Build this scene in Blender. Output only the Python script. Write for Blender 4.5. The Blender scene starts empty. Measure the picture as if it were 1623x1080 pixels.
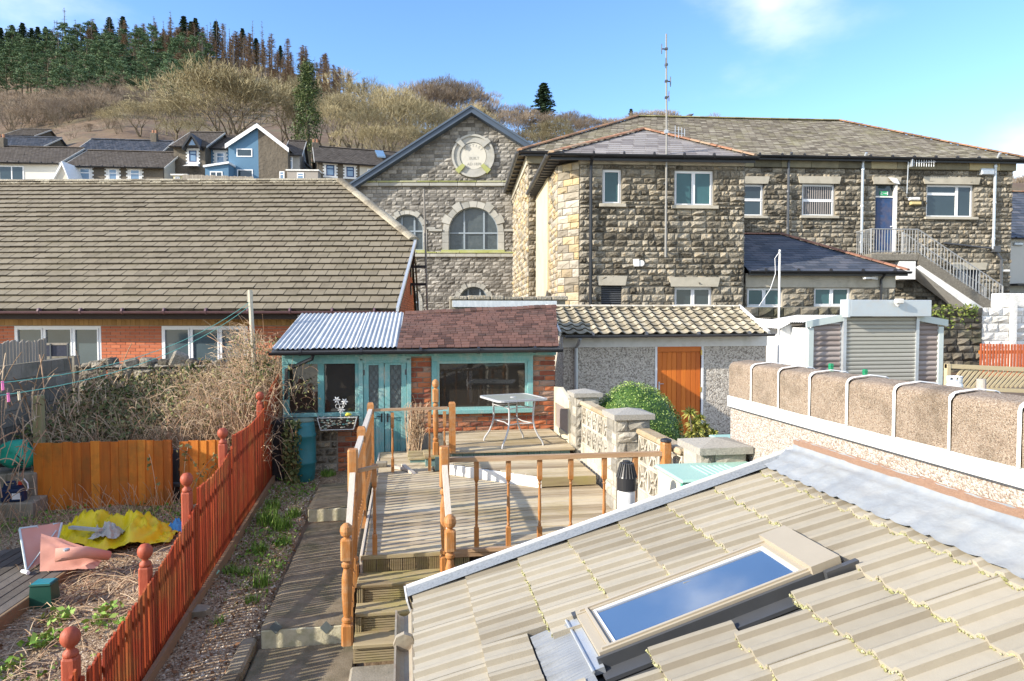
import bpy, math, random
from mathutils import Vector, Matrix, noise
_V = Vector; MT = Matrix.Translation; MR = Matrix.Rotation
R = math.radians
random.seed(7)
S = bpy.context.scene
COL = S.collection
# ---------------------------------------------------------------- camera
F = 1082.0
YAW = R(9.0); PITCH = math.atan(40 / 1082)
cd = bpy.data.cameras.new('camera'); cam = bpy.data.objects.new('camera', cd); COL.objects.link(cam)
cd.sensor_width = 36; cd.lens = 36 * F / 1623; cd.clip_start = .05; cd.clip_end = 3000
cam.location = (0, 0, 0); cam.rotation_euler = (R(90) - PITCH, 0, -YAW)
S.camera = cam
# ---------------------------------------------------------------- sun, sky, exposure
SUN_AZ = R(74); SUN_EL = R(25)      # travels towards +X and a little +Y
sd = bpy.data.lights.new('sun', 'SUN'); sun = bpy.data.objects.new('sun', sd); COL.objects.link(sun)
sd.energy = 5.0; sd.angle = R(.5); sd.color = (1, .91, .77)
dirv = _V((math.sin(SUN_AZ) * math.cos(SUN_EL), math.cos(SUN_AZ) * math.cos(SUN_EL), -math.sin(SUN_EL)))
sun.rotation_euler = dirv.to_track_quat('-Z', 'Y').to_euler()
W_ = bpy.data.worlds.new('World'); S.world = W_; W_.use_nodes = True
wn = W_.node_tree.nodes; wl = W_.node_tree.links; wn.clear()
wo = wn.new('ShaderNodeOutputWorld'); bg = wn.new('ShaderNodeBackground'); bg.inputs[1].default_value = .135
sk = wn.new('ShaderNodeTexSky'); sk.sky_type = 'NISHITA'; sk.sun_disc = False
sk.sun_elevation = SUN_EL; sk.sun_rotation = math.atan2(-dirv.x, -dirv.y); sk.air_density = 1.0; sk.dust_density = .25; sk.ozone_density = 2.6; sk.altitude = 200
hs = wn.new('ShaderNodeHueSaturation'); hs.inputs['Hue'].default_value = .506; hs.inputs['Saturation'].default_value = 1.15; hs.inputs['Value'].default_value = 1.6
wl.new(sk.outputs[0], hs.inputs['Color'])
tc = wn.new('ShaderNodeTexCoord')
def cloud(centre, rad, thr):
    # soft clouds round one direction of the sky
    d = wn.new('ShaderNodeVectorMath'); d.operation = 'DISTANCE'; wl.new(tc.outputs['Generated'], d.inputs[0]); d.inputs[1].default_value = centre
    m = wn.new('ShaderNodeMapRange'); wl.new(d.outputs['Value'], m.inputs[0]); m.inputs[1].default_value = rad; m.inputs[2].default_value = 0; m.inputs[3].default_value = 0; m.inputs[4].default_value = 1
    mp = wn.new('ShaderNodeMapping'); mp.inputs['Scale'].default_value = (1, 1, 2.2); wl.new(tc.outputs['Generated'], mp.inputs[0])
    n = wn.new('ShaderNodeTexNoise'); n.inputs['Scale'].default_value = 5; n.inputs['Detail'].default_value = 6; n.inputs['Roughness'].default_value = .52; wl.new(mp.outputs[0], n.inputs['Vector'])
    a = wn.new('ShaderNodeMath'); a.operation = 'MULTIPLY_ADD'; wl.new(m.outputs[0], a.inputs[0]); a.inputs[1].default_value = .55; wl.new(n.outputs[0], a.inputs[2])
    r = wn.new('ShaderNodeMapRange'); wl.new(a.outputs[0], r.inputs[0]); r.inputs[1].default_value = thr; r.inputs[2].default_value = thr + .42; r.interpolation_type = 'SMOOTHSTEP'
    g = wn.new('ShaderNodeMath'); g.operation = 'MULTIPLY'; wl.new(r.outputs[0], g.inputs[0]); wl.new(m.outputs[0], g.inputs[1]); g2 = wn.new('ShaderNodeMath'); g2.operation = 'MULTIPLY'; g2.use_clamp = True; wl.new(g.outputs[0], g2.inputs[0]); g2.inputs[1].default_value = .8
    return g2.outputs[0]
def ray(px, py):
    cx = (px - 811.5) / F; cy = -(py - 540) / F
    fw = _V((math.sin(YAW) * math.cos(PITCH), math.cos(YAW) * math.cos(PITCH), -math.sin(PITCH)))
    rt = _V((math.cos(YAW), -math.sin(YAW), 0)); up = rt.cross(fw)
    return fw + rt * cx + up * cy
def mxs(a, b):
    m = wn.new('ShaderNodeMath'); m.operation = 'MAXIMUM'; wl.new(a, m.inputs[0]); wl.new(b, m.inputs[1]); return m.outputs[0]
def nz(px, py): return tuple(ray(px, py).normalized())
c1 = cloud(nz(1215, 10), .2, .76); c2 = cloud(nz(1640, 270), .16, .74); c3 = cloud(nz(30, 70), .26, .74); c4 = cloud((-.1, -.9, .4), 1.6, .34)  # c4: unseen cloud bank added behind the camera as neutral fill light
dd = ray(1100, 940); nn = _V((-.304, 0, 1)).normalized(); c5 = cloud(tuple((dd - nn * 2 * dd.dot(nn)).normalized()), .24, .86)
cm = mxs(mxs(mxs(c1, c2), mxs(c3, c4)), c5)
mx = wn.new('ShaderNodeMix'); mx.data_type = 'RGBA'; wl.new(cm, mx.inputs[0]); wl.new(hs.outputs[0], mx.inputs[6]); mx.inputs[7].default_value = (6.5, 6.8, 7.3, 1)
wl.new(mx.outputs[2], bg.inputs[0]); wl.new(bg.outputs[0], wo.inputs[0])
S.view_settings.view_transform = 'Standard'; S.view_settings.look = 'None'; S.view_settings.exposure = .7; S.view_settings.gamma = 1
# ---------------------------------------------------------------- measuring
def fr(al): return MR(-R(al), 4, 'Z')
def at(px, py, v, al=0):
    """point seen at a pixel on the upright plane at depth v of a frame turned al degrees -> local (u, v, z)"""
    d = ray(px, py); a = R(al); vh = _V((math.sin(a), math.cos(a), 0)); uh = _V((math.cos(a), -math.sin(a), 0))
    p = d * (v / d.dot(vh)); return _V((p.dot(uh), v, p.z))
def gz(px, py, z): d = ray(px, py); return d * (z / d.z)
def axx(px, py, X): d = ray(px, py); return d * (X / d.x)
# ---------------------------------------------------------------- materials
MATS = {}
def mat(name, cols=(), rough=.8, ns=8, nd=6, amp=.35, bump=.3, bs=None, bd=.02, stretch=None, metal=0, spec=.4, tint=.9, stain=None, ss=.7, sa=.5, vor=0, coat=0, alpha=None):
    """cols: list of 1-4 colours picked by a face tint + noise; stain: a second colour over large soft patches"""
    if name in MATS: return MATS[name]
    m = bpy.data.materials.new(name); m.use_nodes = True; n = m.node_tree.nodes; l = m.node_tree.links
    b = n['Principled BSDF']; b.inputs['Roughness'].default_value = rough; b.inputs['Metallic'].default_value = metal
    b.inputs['Specular IOR Level'].default_value = spec
    if coat: b.inputs['Coat Weight'].default_value = coat; b.inputs['Coat Roughness'].default_value = .1
    t = n.new('ShaderNodeTexCoord'); mp = n.new('ShaderNodeMapping'); l.new(t.outputs['Object'], mp.inputs[0])
    if stretch: mp.inputs['Scale'].default_value = stretch
    no = n.new('ShaderNodeTexNoise'); no.inputs['Scale'].default_value = ns; no.inputs['Detail'].default_value = nd; no.inputs['Roughness'].default_value = .62; l.new(mp.outputs[0], no.inputs['Vector'])
    at_ = n.new('ShaderNodeAttribute'); at_.attribute_name = 'tint'
    f = n.new('ShaderNodeMath'); f.operation = 'MULTIPLY_ADD'; l.new(no.outputs[0], f.inputs[0]); f.inputs[1].default_value = amp * 2; 
    f2 = n.new('ShaderNodeMath'); f2.operation = 'MULTIPLY_ADD'; l.new(at_.outputs['Fac'], f2.inputs[0]); f2.inputs[1].default_value = tint; f2.inputs[2].default_value = -amp + (1 - tint) * .5
    l.new(f2.outputs[0], f.inputs[2])
    cr = n.new('ShaderNodeValToRGB'); l.new(f.outputs[0], cr.inputs[0]); e = cr.color_ramp.elements
    cols = [c if len(c) == 3 else c for c in cols]
    if len(cols) == 1: c = cols[0]; cols = [tuple(x * .78 for x in c), tuple(min(1, x * 1.15) for x in c)]
    k = len(cols)
    e[0].position = 0; e[0].color = (*cols[0], 1); e[1].position = 1; e[1].color = (*cols[-1], 1)
    for i in range(1, k - 1): x = e.new(i / (k - 1)); x.color = (*cols[i], 1)
    out = cr.outputs[0]
    if vor:
        vo = n.new('ShaderNodeTexVoronoi'); vo.inputs['Scale'].default_value = vor; l.new(t.outputs['Object'], vo.inputs['Vector'])
        hv = n.new('ShaderNodeSeparateColor'); l.new(vo.outputs['Color'], hv.inputs[0])
        cr2 = n.new('ShaderNodeValToRGB'); l.new(hv.outputs[0], cr2.inputs[0]); e2 = cr2.color_ramp.elements
        e2[0].color = (*cols[0], 1); e2[1].color = (*cols[-1], 1)
        for i in range(1, k - 1): x = e2.new(i / (k - 1)); x.color = (*cols[i], 1)
        mv = n.new('ShaderNodeMix'); mv.data_type = 'RGBA'; mv.inputs[0].default_value = .75; l.new(out, mv.inputs[6]); l.new(cr2.outputs[0], mv.inputs[7]); out = mv.outputs[2]
    if stain:
        n2 = n.new('ShaderNodeTexNoise'); n2.inputs['Scale'].default_value = ss; n2.inputs['Detail'].default_value = 7; n2.inputs['Roughness'].default_value = .7; l.new(t.outputs['Object'], n2.inputs['Vector'])
        mr = n.new('ShaderNodeMapRange'); l.new(n2.outputs[0], mr.inputs[0]); mr.inputs[1].default_value = .48; mr.inputs[2].default_value = .68; mr.inputs[4].default_value = sa
        mi = n.new('ShaderNodeMix'); mi.data_type = 'RGBA'; l.new(mr.outputs[0], mi.inputs[0]); l.new(out, mi.inputs[6]); mi.inputs[7].default_value = (*stain, 1); out = mi.outputs[2]
    l.new(out, b.inputs['Base Color'])
    if bump:
        bp = n.new('ShaderNodeBump'); bp.inputs['Strength'].default_value = bump; bp.inputs['Distance'].default_value = bd
        if vor:
            l.new(vo.outputs['Distance'], bp.inputs['Height']); bp.invert = True
        else:
            nb = n.new('ShaderNodeTexNoise'); nb.inputs['Scale'].default_value = bs or ns * 3; nb.inputs['Detail'].default_value = 5; l.new(mp.outputs[0], nb.inputs['Vector']); l.new(nb.outputs[0], bp.inputs['Height'])
        l.new(bp.outputs[0], b.inputs['Normal'])
    MATS[name] = m; return m
def glass(name, col, rough=.03, spec=1.0, ns=2, amp=.4, wob=.02):
    m = mat(name, [tuple(c * .6 for c in col), tuple(c * 1.3 for c in col)], rough=rough, ns=ns, amp=amp, bump=wob, bs=1.5, bd=.05, spec=spec, tint=.5); return m
G_dark = glass('window_glass', (.03, .05, .06), spec=.7); G_teal = glass('frosted_teal_glass', (.035, .1, .11), rough=.22, spec=.5)
G_sum = glass('old_window_glass', (.035, .03, .024), rough=.015, spec=.85, ns=3, wob=.03)
G_sky = glass('roof_window_glass', (.06, .1, .17), rough=.01, spec=1.0, wob=0)
G_sky.node_tree.nodes['Principled BSDF'].inputs['IOR'].default_value = 2.6
white = mat('white_upvc', [(.74, .75, .76), (.84, .84, .84)], rough=.35, ns=3, bump=.02)
wpaint = mat('white_paint', [(.62, .61, .58), (.84, .83, .8)], rough=.7, ns=6, bump=.15, stain=(.35, .33, .26), ss=2.5, sa=.35)
brightpaint = mat('fresh_white_paint', [(.66, .66, .64), (.74, .74, .72)], rough=.6, ns=6, bump=.08)
black = mat('black_plastic', [(.012, .013, .016), (.035, .036, .04)], rough=.35, ns=5, bump=.03)
grey_metal = mat('galvanised_metal', [(.42, .46, .5), (.6, .63, .66)], rough=.42, ns=12, metal=.5, bump=.04, stain=(.3, .25, .2), ss=5, sa=.25)
dgrey = mat('dark_grey_metal', [(.075, .08, .088), (.11, .115, .125)], rough=.4, ns=10, metal=.3, bump=.03)
teal = mat('flaking_teal_paint', [(.1, .29, .29), (.17, .39, .385), (.3, .5, .48)], rough=.6, ns=14, amp=.5, bump=.15, stretch=(3, 3, 1), stain=(.42, .45, .4), ss=6, sa=.55)
stone = mat('rock_faced_sandstone', [(.04, .034, .024), (.125, .108, .08), (.25, .222, .172), (.36, .325, .26), (.4, .31, .19)], rough=.92, ns=14, nd=10, amp=.6, bump=.9, bs=26, bd=.04, tint=.65, stain=(.075, .066, .052), ss=.8, sa=.6)
stone_l = mat('patched_pale_stone', [(.19, .165, .125), (.34, .3, .235), (.46, .42, .35), (.48, .37, .2), (.24, .2, .15)], rough=.9, ns=2.5, amp=.22, bump=.6, bs=14, bd=.04)
stone_c = mat('coursed_grey_stone', [(.11, .103, .092), (.24, .227, .205), (.38, .36, .325)], rough=.9, ns=9, amp=.45, bump=.6, bs=18, bd=.03, stain=(.12, .11, .1), ss=.5, sa=.5)
ashlar = mat('dressed_stone', [(.34, .31, .25), (.52, .48, .39)], rough=.85, ns=3, amp=.4, bump=.25, stain=(.2, .18, .13), ss=1.6, sa=.55)
ashlar_g = mat('weathered_grey_ashlar', [(.3, .3, .28), (.45, .44, .4)], rough=.85, ns=3, amp=.4, bump=.25, stain=(.22, .22, .19), ss=1.6, sa=.6)
algae = mat('algae_covered_stone', [(.18, .19, .07), (.33, .35, .13), (.42, .41, .28)], rough=.9, ns=2.5, amp=.5, bump=.3)
mortar = mat('lime_mortar', [(.24, .22, .18), (.4, .37, .31)], rough=.95, ns=10, bump=.4)
mortar_d = mat('dark_mortar', [(.11, .1, .08), (.24, .22, .18)], rough=.95, ns=10, bump=.4)
brick = mat('old_red_brick', [(.14, .05, .035), (.33, .09, .045), (.46, .15, .06), (.42, .2, .12), (.32, .23, .18)], rough=.9, ns=16, amp=.22, bump=.5, bs=60, bd=.008, stain=(.12, .1, .07), ss=3, sa=.4)
brick_n = mat('new_red_brick', [(.42, .12, .055), (.53, .17, .08)], rough=.9, ns=16, amp=.3, bump=.3, bs=60, bd=.006)
def stoneset(): pass
slate_l = mat('lichened_slate', [(.07, .055, .04), (.3, .26, .195), (.5, .455, .35)], rough=.9, ns=14, nd=9, amp=.4, bump=.4, stain=(.3, .28, .13), ss=1.2, sa=.4)
slate_p = mat('plum_slate', [(.17, .15, .145), (.27, .25, .24), (.33, .305, .29)], rough=.75, ns=5, amp=.2, bump=.3)
slate_b = mat('blue_grey_slate', [(.045, .052, .065), (.075, .085, .105), (.12, .12, .135)], rough=.5, ns=5, amp=.2, bump=.3)
slate_brown = mat('brown_roof_tile', [(.085, .07, .058), (.135, .115, .098)], rough=.85, ns=4, amp=.3, bump=.4)
tile_bung = mat('mossy_concrete_tile', [(.045, .035, .024), (.215, .183, .13), (.25, .217, .158)], rough=.92, ns=4, amp=.28, bump=.5, bs=30, bd=.01, stain=(.15, .13, .085), ss=1.3, sa=.55)
terracotta = mat('terracotta_ridge', [(.2, .1, .06), (.38, .19, .11), (.32, .24, .16)], rough=.85, ns=4, amp=.4, bump=.4)
tile_gar = mat('lichened_pantile', [(.045, .035, .022), (.33, .285, .2), (.5, .45, .34)], rough=.92, ns=14, amp=.5, bump=.6, bs=50, bd=.01, stain=(.1, .09, .055), ss=7, sa=.6)
shingle = mat('brown_felt_shingle', [(.05, .025, .018), (.12, .058, .042), (.165, .082, .06), (.115, .058, .045)], rough=.88, ns=9, amp=.2, bump=.4, bs=80, bd=.004, stain=(.09, .075, .06), ss=2, sa=.4)
tin = mat('weathered_galvanised_sheet', [(.33, .35, .37), (.52, .54, .55)], rough=.6, spec=.3, ns=6, metal=0, amp=.5, bump=.08, stain=(.6, .6, .58), ss=3, sa=.5)
tinw = mat('white_painted_tin', [(.66, .67, .66), (.82, .82, .81)], rough=.6, ns=6, bump=.1, stain=(.42, .42, .38), ss=3, sa=.4)
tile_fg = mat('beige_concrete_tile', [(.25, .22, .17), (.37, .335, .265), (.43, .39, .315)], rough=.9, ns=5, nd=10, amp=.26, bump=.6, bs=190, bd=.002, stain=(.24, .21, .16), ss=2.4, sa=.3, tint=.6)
lead = mat('crinkled_lead', [(.19, .21, .24), (.28, .305, .33), (.38, .39, .39)], rough=.42, ns=5, amp=.7, bump=.7, bs=9, bd=.02, stain=(.34, .335, .3), ss=4, sa=.4)
moss = mat('yellow_green_moss', [(.22, .22, .09), (.42, .41, .2), (.52, .5, .34)], rough=1, ns=30, amp=.6, bump=.8, bs=90)
redmortar = mat('red_mortar', [(.22, .13, .09), (.34, .22, .155)], rough=.95, ns=30, bump=.5)
dash = mat('white_pebbledash', [(.13, .08, .05), (.36, .28, .22), (.5, .43, .37), (.55, .51, .46), (.58, .56, .52)], rough=.9, ns=40, amp=.2, bump=1, bd=.012, vor=85, tint=.3)
dash_g = mat('grey_pebbledash', [(.12, .1, .08), (.38, .335, .28), (.58, .53, .46), (.7, .65, .57)], rough=.9, ns=30, amp=.2, bump=.9, bd=.01, vor=42, tint=.3)
coping = mat('exposed_aggregate_concrete', [(.11, .08, .055), (.27, .2, .145), (.33, .255, .19), (.38, .3, .225), (.5, .43, .35)], rough=.95, ns=70, amp=.5, bump=1, bd=.006, vor=170, tint=.3, stain=(.12, .09, .06), ss=5, sa=.6)
concrete = mat('old_concrete', [(.2, .175, .13), (.35, .315, .25)], rough=.92, ns=8, amp=.5, bump=.5, bs=60, bd=.008, stain=(.1, .09, .06), ss=2.5, sa=.7)
concrete_l = mat('pale_concrete_block', [(.46, .42, .34), (.64, .59, .49)], rough=.92, ns=8, amp=.5, bump=.35, bs=60, bd=.005, stain=(.34, .27, .17), ss=3, sa=.6)
pathm = mat('mossy_concrete_path', [(.09, .065, .04), (.2, .16, .105), (.32, .27, .195)], rough=.95, ns=7, amp=.6, bump=.6, bs=80, bd=.008, stain=(.075, .08, .035), ss=2.2, sa=.7)
cream = mat('cream_painted_concrete', [(.45, .41, .27), (.76, .71, .52)], rough=.85, ns=9, amp=.6, bump=.3, stain=(.3, .3, .14), ss=6, sa=.6)
cap_m = mat('rough_grey_cap_stone', [(.15, .14, .12), (.34, .32, .28), (.5, .47, .41)], rough=.95, ns=60, amp=.6, bump=.7, bs=110, bd=.006)
def wood(name, cols, st, **k): 
    d = dict(rough=.8, ns=3, nd=8, amp=.4, bump=.5, bs=9, bd=.006, stretch=st, tint=.6); d.update(k); return mat(name, cols, **d)
deck_x = wood('weathered_deck_board', [(.15, .11, .065), (.35, .275, .18), (.56, .475, .34), (.47, .36, .17)], (.7, 9, 9), stain=(.3, .23, .09), ss=1.2, sa=.5)
deck_g = wood('grey_deck_board', [(.1, .085, .065), (.2, .175, .14), (.27, .235, .19)], (9, .7, 9))
step_x = wood('mossy_step_board', [(.17, .12, .06), (.34, .27, .16), (.46, .38, .22)], (.7, 9, 9), stain=(.3, .27, .06), ss=2, sa=.6)
rail_w = wood('golden_stained_timber', [(.2, .07, .018), (.42, .17, .045), (.54, .28, .1)], (7, 7, .8), rough=.5, amp=.6, stain=(.42, .32, .2), ss=5, sa=.6)
rail_x = wood('worn_handrail_timber', [(.22, .12, .06), (.4, .26, .15), (.55, .44, .33)], (.8, 8, 8), rough=.6)
rail_g = wood('bleached_handrail_timber', [(.45, .38, .3), (.66, .6, .52)], (8, .8, 8), rough=.7)
red_w = wood('red_stained_slat', [(.14, .016, .005), (.33, .042, .01), (.46, .088, .018)], (9, 9, .8), rough=.65, bump=.3, stain=(.26, .2, .05), ss=2.2, sa=.35)
red_p = wood('red_painted_post', [(.27, .045, .02), (.42, .1, .05)], (5, 5, 1.5), rough=.6)
or_w = wood('orange_stained_board', [(.25, .06, .008), (.52, .155, .015), (.66, .25, .03)], (6, 6, .6), rough=.7, bump=.3, stain=(.13, .09, .02), ss=1.5, sa=.7)
or_d = wood('orange_varnished_door', [(.45, .1, .01), (.72, .2, .022)], (5, 5, .6), rough=.5, bump=.2)
gr_w = wood('green_weathered_post', [(.2, .19, .08), (.34, .31, .17)], (5, 5, 1))
pale_w = wood('pale_softwood', [(.45, .36, .2), (.62, .52, .33)], (.8, 6, 6))
clad_w = wood('golden_cladding', [(.3, .17, .06), (.46, .28, .11)], (6, 6, .7))
log_w = wood('weathered_log_lap', [(.16, .125, .11), (.28, .235, .215), (.36, .32, .3)], (.8, 5, 5))
paling = wood('grey_paling', [(.22, .19, .15), (.38, .34, .28)], (8, 8, 1))
bark = mat('grey_brown_bark', [(.1, .075, .05), (.2, .165, .115)], rough=.95, ns=2, bump=.2)
# ---------------------------------------------------------------- mesh building
class MB:
    def __init__(s, M=None): s.v = []; s.f = []; s.t = []; s.M = M or Matrix.Identity(4); s.tint = .5; s.sm = []; s.smooth = False
    def add(s, vs, fs, tint=None):
        b = len(s.v); M = s.M; s.v.extend([M @ Vector(p) for p in vs])
        for f in fs: s.f.append([b + i for i in f])
        s.t.extend([s.tint if tint is None else tint] * len(fs)); s.sm.extend([s.smooth] * len(fs)); return s
    def box(s, x0, x1, y0, y1, z0, z1, tint=None):
        return s.add([(x0, y0, z0), (x1, y0, z0), (x1, y1, z0), (x0, y1, z0), (x0, y0, z1), (x1, y0, z1), (x1, y1, z1), (x0, y1, z1)],
                     [(0, 3, 2, 1), (4, 5, 6, 7), (0, 1, 5, 4), (1, 2, 6, 5), (2, 3, 7, 6), (3, 0, 4, 7)], tint)
    def bbox(s, x0, x1, y0, y1, z0, z1, b=.01, tint=None):
        # box with chamfered edges: 24 vertices
        X = (x0, x1); Y = (y0, y1); Z = (z0, z1); vs = []; idx = {}
        b = min(b, (x1 - x0) * .45, (y1 - y0) * .45, (z1 - z0) * .45)
        for i in (0, 1):
            for j in (0, 1):
                for k in (0, 1):
                    dx = b * (1 - 2 * i); dy = b * (1 - 2 * j); dz = b * (1 - 2 * k)
                    idx[i, j, k, 0] = len(vs); vs.append((X[i], Y[j] + dy, Z[k] + dz))
                    idx[i, j, k, 1] = len(vs); vs.append((X[i] + dx, Y[j], Z[k] + dz))
                    idx[i, j, k, 2] = len(vs); vs.append((X[i] + dx, Y[j] + dy, Z[k]))
        fs = []
        q = [(0, 0), (1, 0), (1, 1), (0, 1)]
        for i in (0, 1):
            a = [idx[i, j, k, 0] for j, k in q]; fs.append(a if i else a[::-1])
            a = [idx[j, i, k, 1] for j, k in q]; fs.append(a[::-1] if i else a)
            a = [idx[j, k, i, 2] for j, k in q]; fs.append(a if i else a[::-1])
        for i in (0, 1):
            for j in (0, 1):
                fs.append([idx[i, j, 0, 0], idx[i, j, 1, 0], idx[i, j, 1, 1], idx[i, j, 0, 1]][::(1 if i != j else -1)])
                fs.append([idx[i, 0, j, 0], idx[i, 1, j, 0], idx[i, 1, j, 2], idx[i, 0, j, 2]][::(-1 if i != j else 1)])
                fs.append([idx[0, i, j, 1], idx[1, i, j, 1], idx[1, i, j, 2], idx[0, i, j, 2]][::(1 if i != j else -1)])
        for i in (0, 1):
            for j in (0, 1):
                for k in (0, 1):
                    a = [idx[i, j, k, 0], idx[i, j, k, 1], idx[i, j, k, 2]]; fs.append(a if (i + j + k) % 2 else a[::-1])
        return s.add(vs, fs, tint)
    def prism(s, pts, ext, tint=None):
        # polygon (3d points) extruded by vector ext
        n = len(pts); e = Vector(ext); a = [Vector(p) for p in pts]; b = [p + e for p in a]
        nrm = _V((0, 0, 0))
        for i in range(n): nrm += a[i].cross(a[(i + 1) % n])
        fl = nrm.dot(e) > 0
        fs = [list(range(n))[::(-1 if fl else 1)], list(range(n, 2 * n))[::(1 if fl else -1)]]
        for i in range(n):
            j = (i + 1) % n; q = [i, j, n + j, n + i]; fs.append(q if fl else q[::-1])
        return s.add(a + b, fs, tint)
    def bar(s, p, q, w, h, up=(0, 0, 1), tint=None):
        p = Vector(p); q = Vector(q); d = (q - p).normalized(); r = d.cross(Vector(up))
        if r.length < 1e-4: r = d.cross(_V((0, 1, 0)))
        r.normalize(); u = r.cross(d); r = r * w / 2; u = u * h / 2
        vs = [p - r - u, p + r - u, p + r + u, p - r + u, q - r - u, q + r - u, q + r + u, q - r + u]
        return s.add(vs, [(0, 1, 2, 3), (7, 6, 5, 4), (0, 4, 5, 1), (1, 5, 6, 2), (2, 6, 7, 3), (3, 7, 4, 0)], tint)
    def tube(s, pts, r, n=8, caps=True, tint=None, closed=False):
        pts = [Vector(p) for p in pts]; m = len(pts); vs = []; fs = []
        rr = r if isinstance(r, (list, tuple)) else [r] * m
        ref = None
        for i in range(m):
            a = pts[i - 1] if i or closed else pts[i]; b = pts[(i + 1) % m] if (i < m - 1 or closed) else pts[i]
            d = (b - a).normalized()
            if ref is None: ref = d.cross(_V((0, 0, 1))); ref = ref if ref.length > .05 else d.cross(_V((1, 0, 0)))
            ref = (ref - d * ref.dot(d)).normalized(); w = d.cross(ref)
            for k in range(n): an = 2 * math.pi * k / n; vs.append(pts[i] + (ref * math.cos(an) + w * math.sin(an)) * rr[i])
        for i in range(m if closed else m - 1):
            j = (i + 1) % m
            for k in range(n): fs.append((i * n + k, i * n + (k + 1) % n, j * n + (k + 1) % n, j * n + k))
        if caps and not closed: fs.append(tuple(range(n))[::-1]); fs.append(tuple(range((m - 1) * n, m * n)))
        return s.add(vs, fs, tint)
    def lathe(s, prof, c=(0, 0, 0), n=16, sq=None, tint=None):
        # prof: list of (r, z[, square]) ; square flag keeps a square section
        vs = []; fs = []; c = Vector(c)
        for p in prof:
            r, z = p[0], p[1]; q = p[2] if len(p) > 2 else 0
            for k in range(n):
                an = 2 * math.pi * (k + .5) / n; x = math.cos(an); y = math.sin(an)
                if q: m_ = max(abs(x), abs(y)); x /= m_; y /= m_
                vs.append(c + _V((x * r, y * r, z)))
        m = len(prof)
        for i in range(m - 1):
            for k in range(n): fs.append((i * n + k, i * n + (k + 1) % n, (i + 1) * n + (k + 1) % n, (i + 1) * n + k))
        fs.append(tuple(range(n))[::-1]); fs.append(tuple(range((m - 1) * n, m * n)))
        return s.add(vs, fs, tint)
    def leaf(s, p, size, tint=None, nrm=None, asp=.5):
        a = _V((random.gauss(0, 1), random.gauss(0, 1), random.gauss(0, 1))).normalized()
        if nrm is not None: a = (a + Vector(nrm) * 1.2).normalized()
        t = a.orthogonal().normalized(); b = a.cross(t); an = random.random() * 6.28
        t, b = t * math.cos(an) + b * math.sin(an), b * math.cos(an) - t * math.sin(an)
        t *= size; b *= size * asp; p = Vector(p)
        return s.add([p - t, p + b, p + t, p - b], [(0, 1, 2, 3)], random.random() if tint is None else tint)
    def build(s, name, m, parent=None, smooth=False, loc=None):
        me = bpy.data.meshes.new(name); o = bpy.data.objects.new(name, me); COL.objects.link(o)
        off = root_loc(parent) if parent else Vector(loc or (0, 0, 0))
        me.from_pydata([p - off for p in s.v], [], s.f)
        if isinstance(m, (list, tuple)):
            for x in m: me.materials.append(x)
        else: me.materials.append(m)
        a = me.attributes.new('tint', 'FLOAT', 'FACE'); a.data.foreach_set('value', s.t)
        if smooth: me.polygons.foreach_set('use_smooth', [True] * len(me.polygons))
        elif any(s.sm): me.polygons.foreach_set('use_smooth', s.sm)
        if parent: o.parent = parent
        else: o.location = off
        me.update(); return o
def root_loc(o):
    v = _V((0, 0, 0))
    while o: v = v + o.location; o = o.parent
    return v
def thing(name, label, cat, loc=(0, 0, 0), group=None):
    o = bpy.data.objects.new(name, None); COL.objects.link(o); o.location = loc; o.empty_display_size = .2
    o['label'] = label; o['category'] = cat
    if group: o['group'] = group
    return o
def tag(o, label, cat, group=None, kind=None):
    if label: o['label'] = label
    if cat: o['category'] = cat
    if group: o['group'] = group
    if kind: o['kind'] = kind
    return o
def struct(o): o['kind'] = 'structure'; return o
def inst(src, parent, loc, rz=0, sc=None, name=None):
    o = src.copy(); COL.objects.link(o); o.parent = parent
    o.location = Vector(loc) - (root_loc(parent) if parent else _V((0, 0, 0))); o.rotation_euler = (0, 0, rz)
    if sc: o.scale = sc
    if name: o.name = name
    return o
def copy_tree(src, loc, rz=0, sc=1, label=None):
    r = src.copy(); COL.objects.link(r); r.location = loc; r.rotation_euler = (0, 0, rz); r.scale = sc if isinstance(sc, tuple) else (sc, sc, sc)
    if label: r['label'] = label
    for ch in list(src.children):
        c = ch.copy(); COL.objects.link(c); c.parent = r
        for g in ch.children:
            d = g.copy(); COL.objects.link(d); d.parent = c
    return r
rnd = random.random; ru = random.uniform
# rock-faced / brick courses as real blocks, cut round openings
def free(a, b, z0, z1, ops):
    seg = [(a, b)]
    for (c, d, e, f) in ops:
        if e >= z1 - 1e-4 or f <= z0 + 1e-4: continue
        out = []
        for (p, q) in seg:
            if d <= p or c >= q: out.append((p, q)); continue
            if c > p: out.append((p, c))
            if d < q: out.append((d, q))
        seg = out
    return seg
def zlevels(z0, z1, ch, ops, jit=.15, minh=.04):
    z = [z0]; 
    while z[-1] < z1 - ch * .6: z.append(z[-1] + ch * ru(1 - jit, 1 + jit))
    k = (z1 - z0) / (z[-1] - z0); z = [z0 + (q - z0) * k for q in z]
    cuts = sorted({c for o in ops for c in (o[2], o[3]) if z0 < c < z1})
    for c in cuts:
        i = min(range(len(z)), key=lambda i: abs(z[i] - c))
        if abs(z[i] - c) < ch * .45 and i not in (0, len(z) - 1) and z[i] not in cuts: z[i] = c
        elif c not in z: z.append(c); z.sort()
    return z
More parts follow.
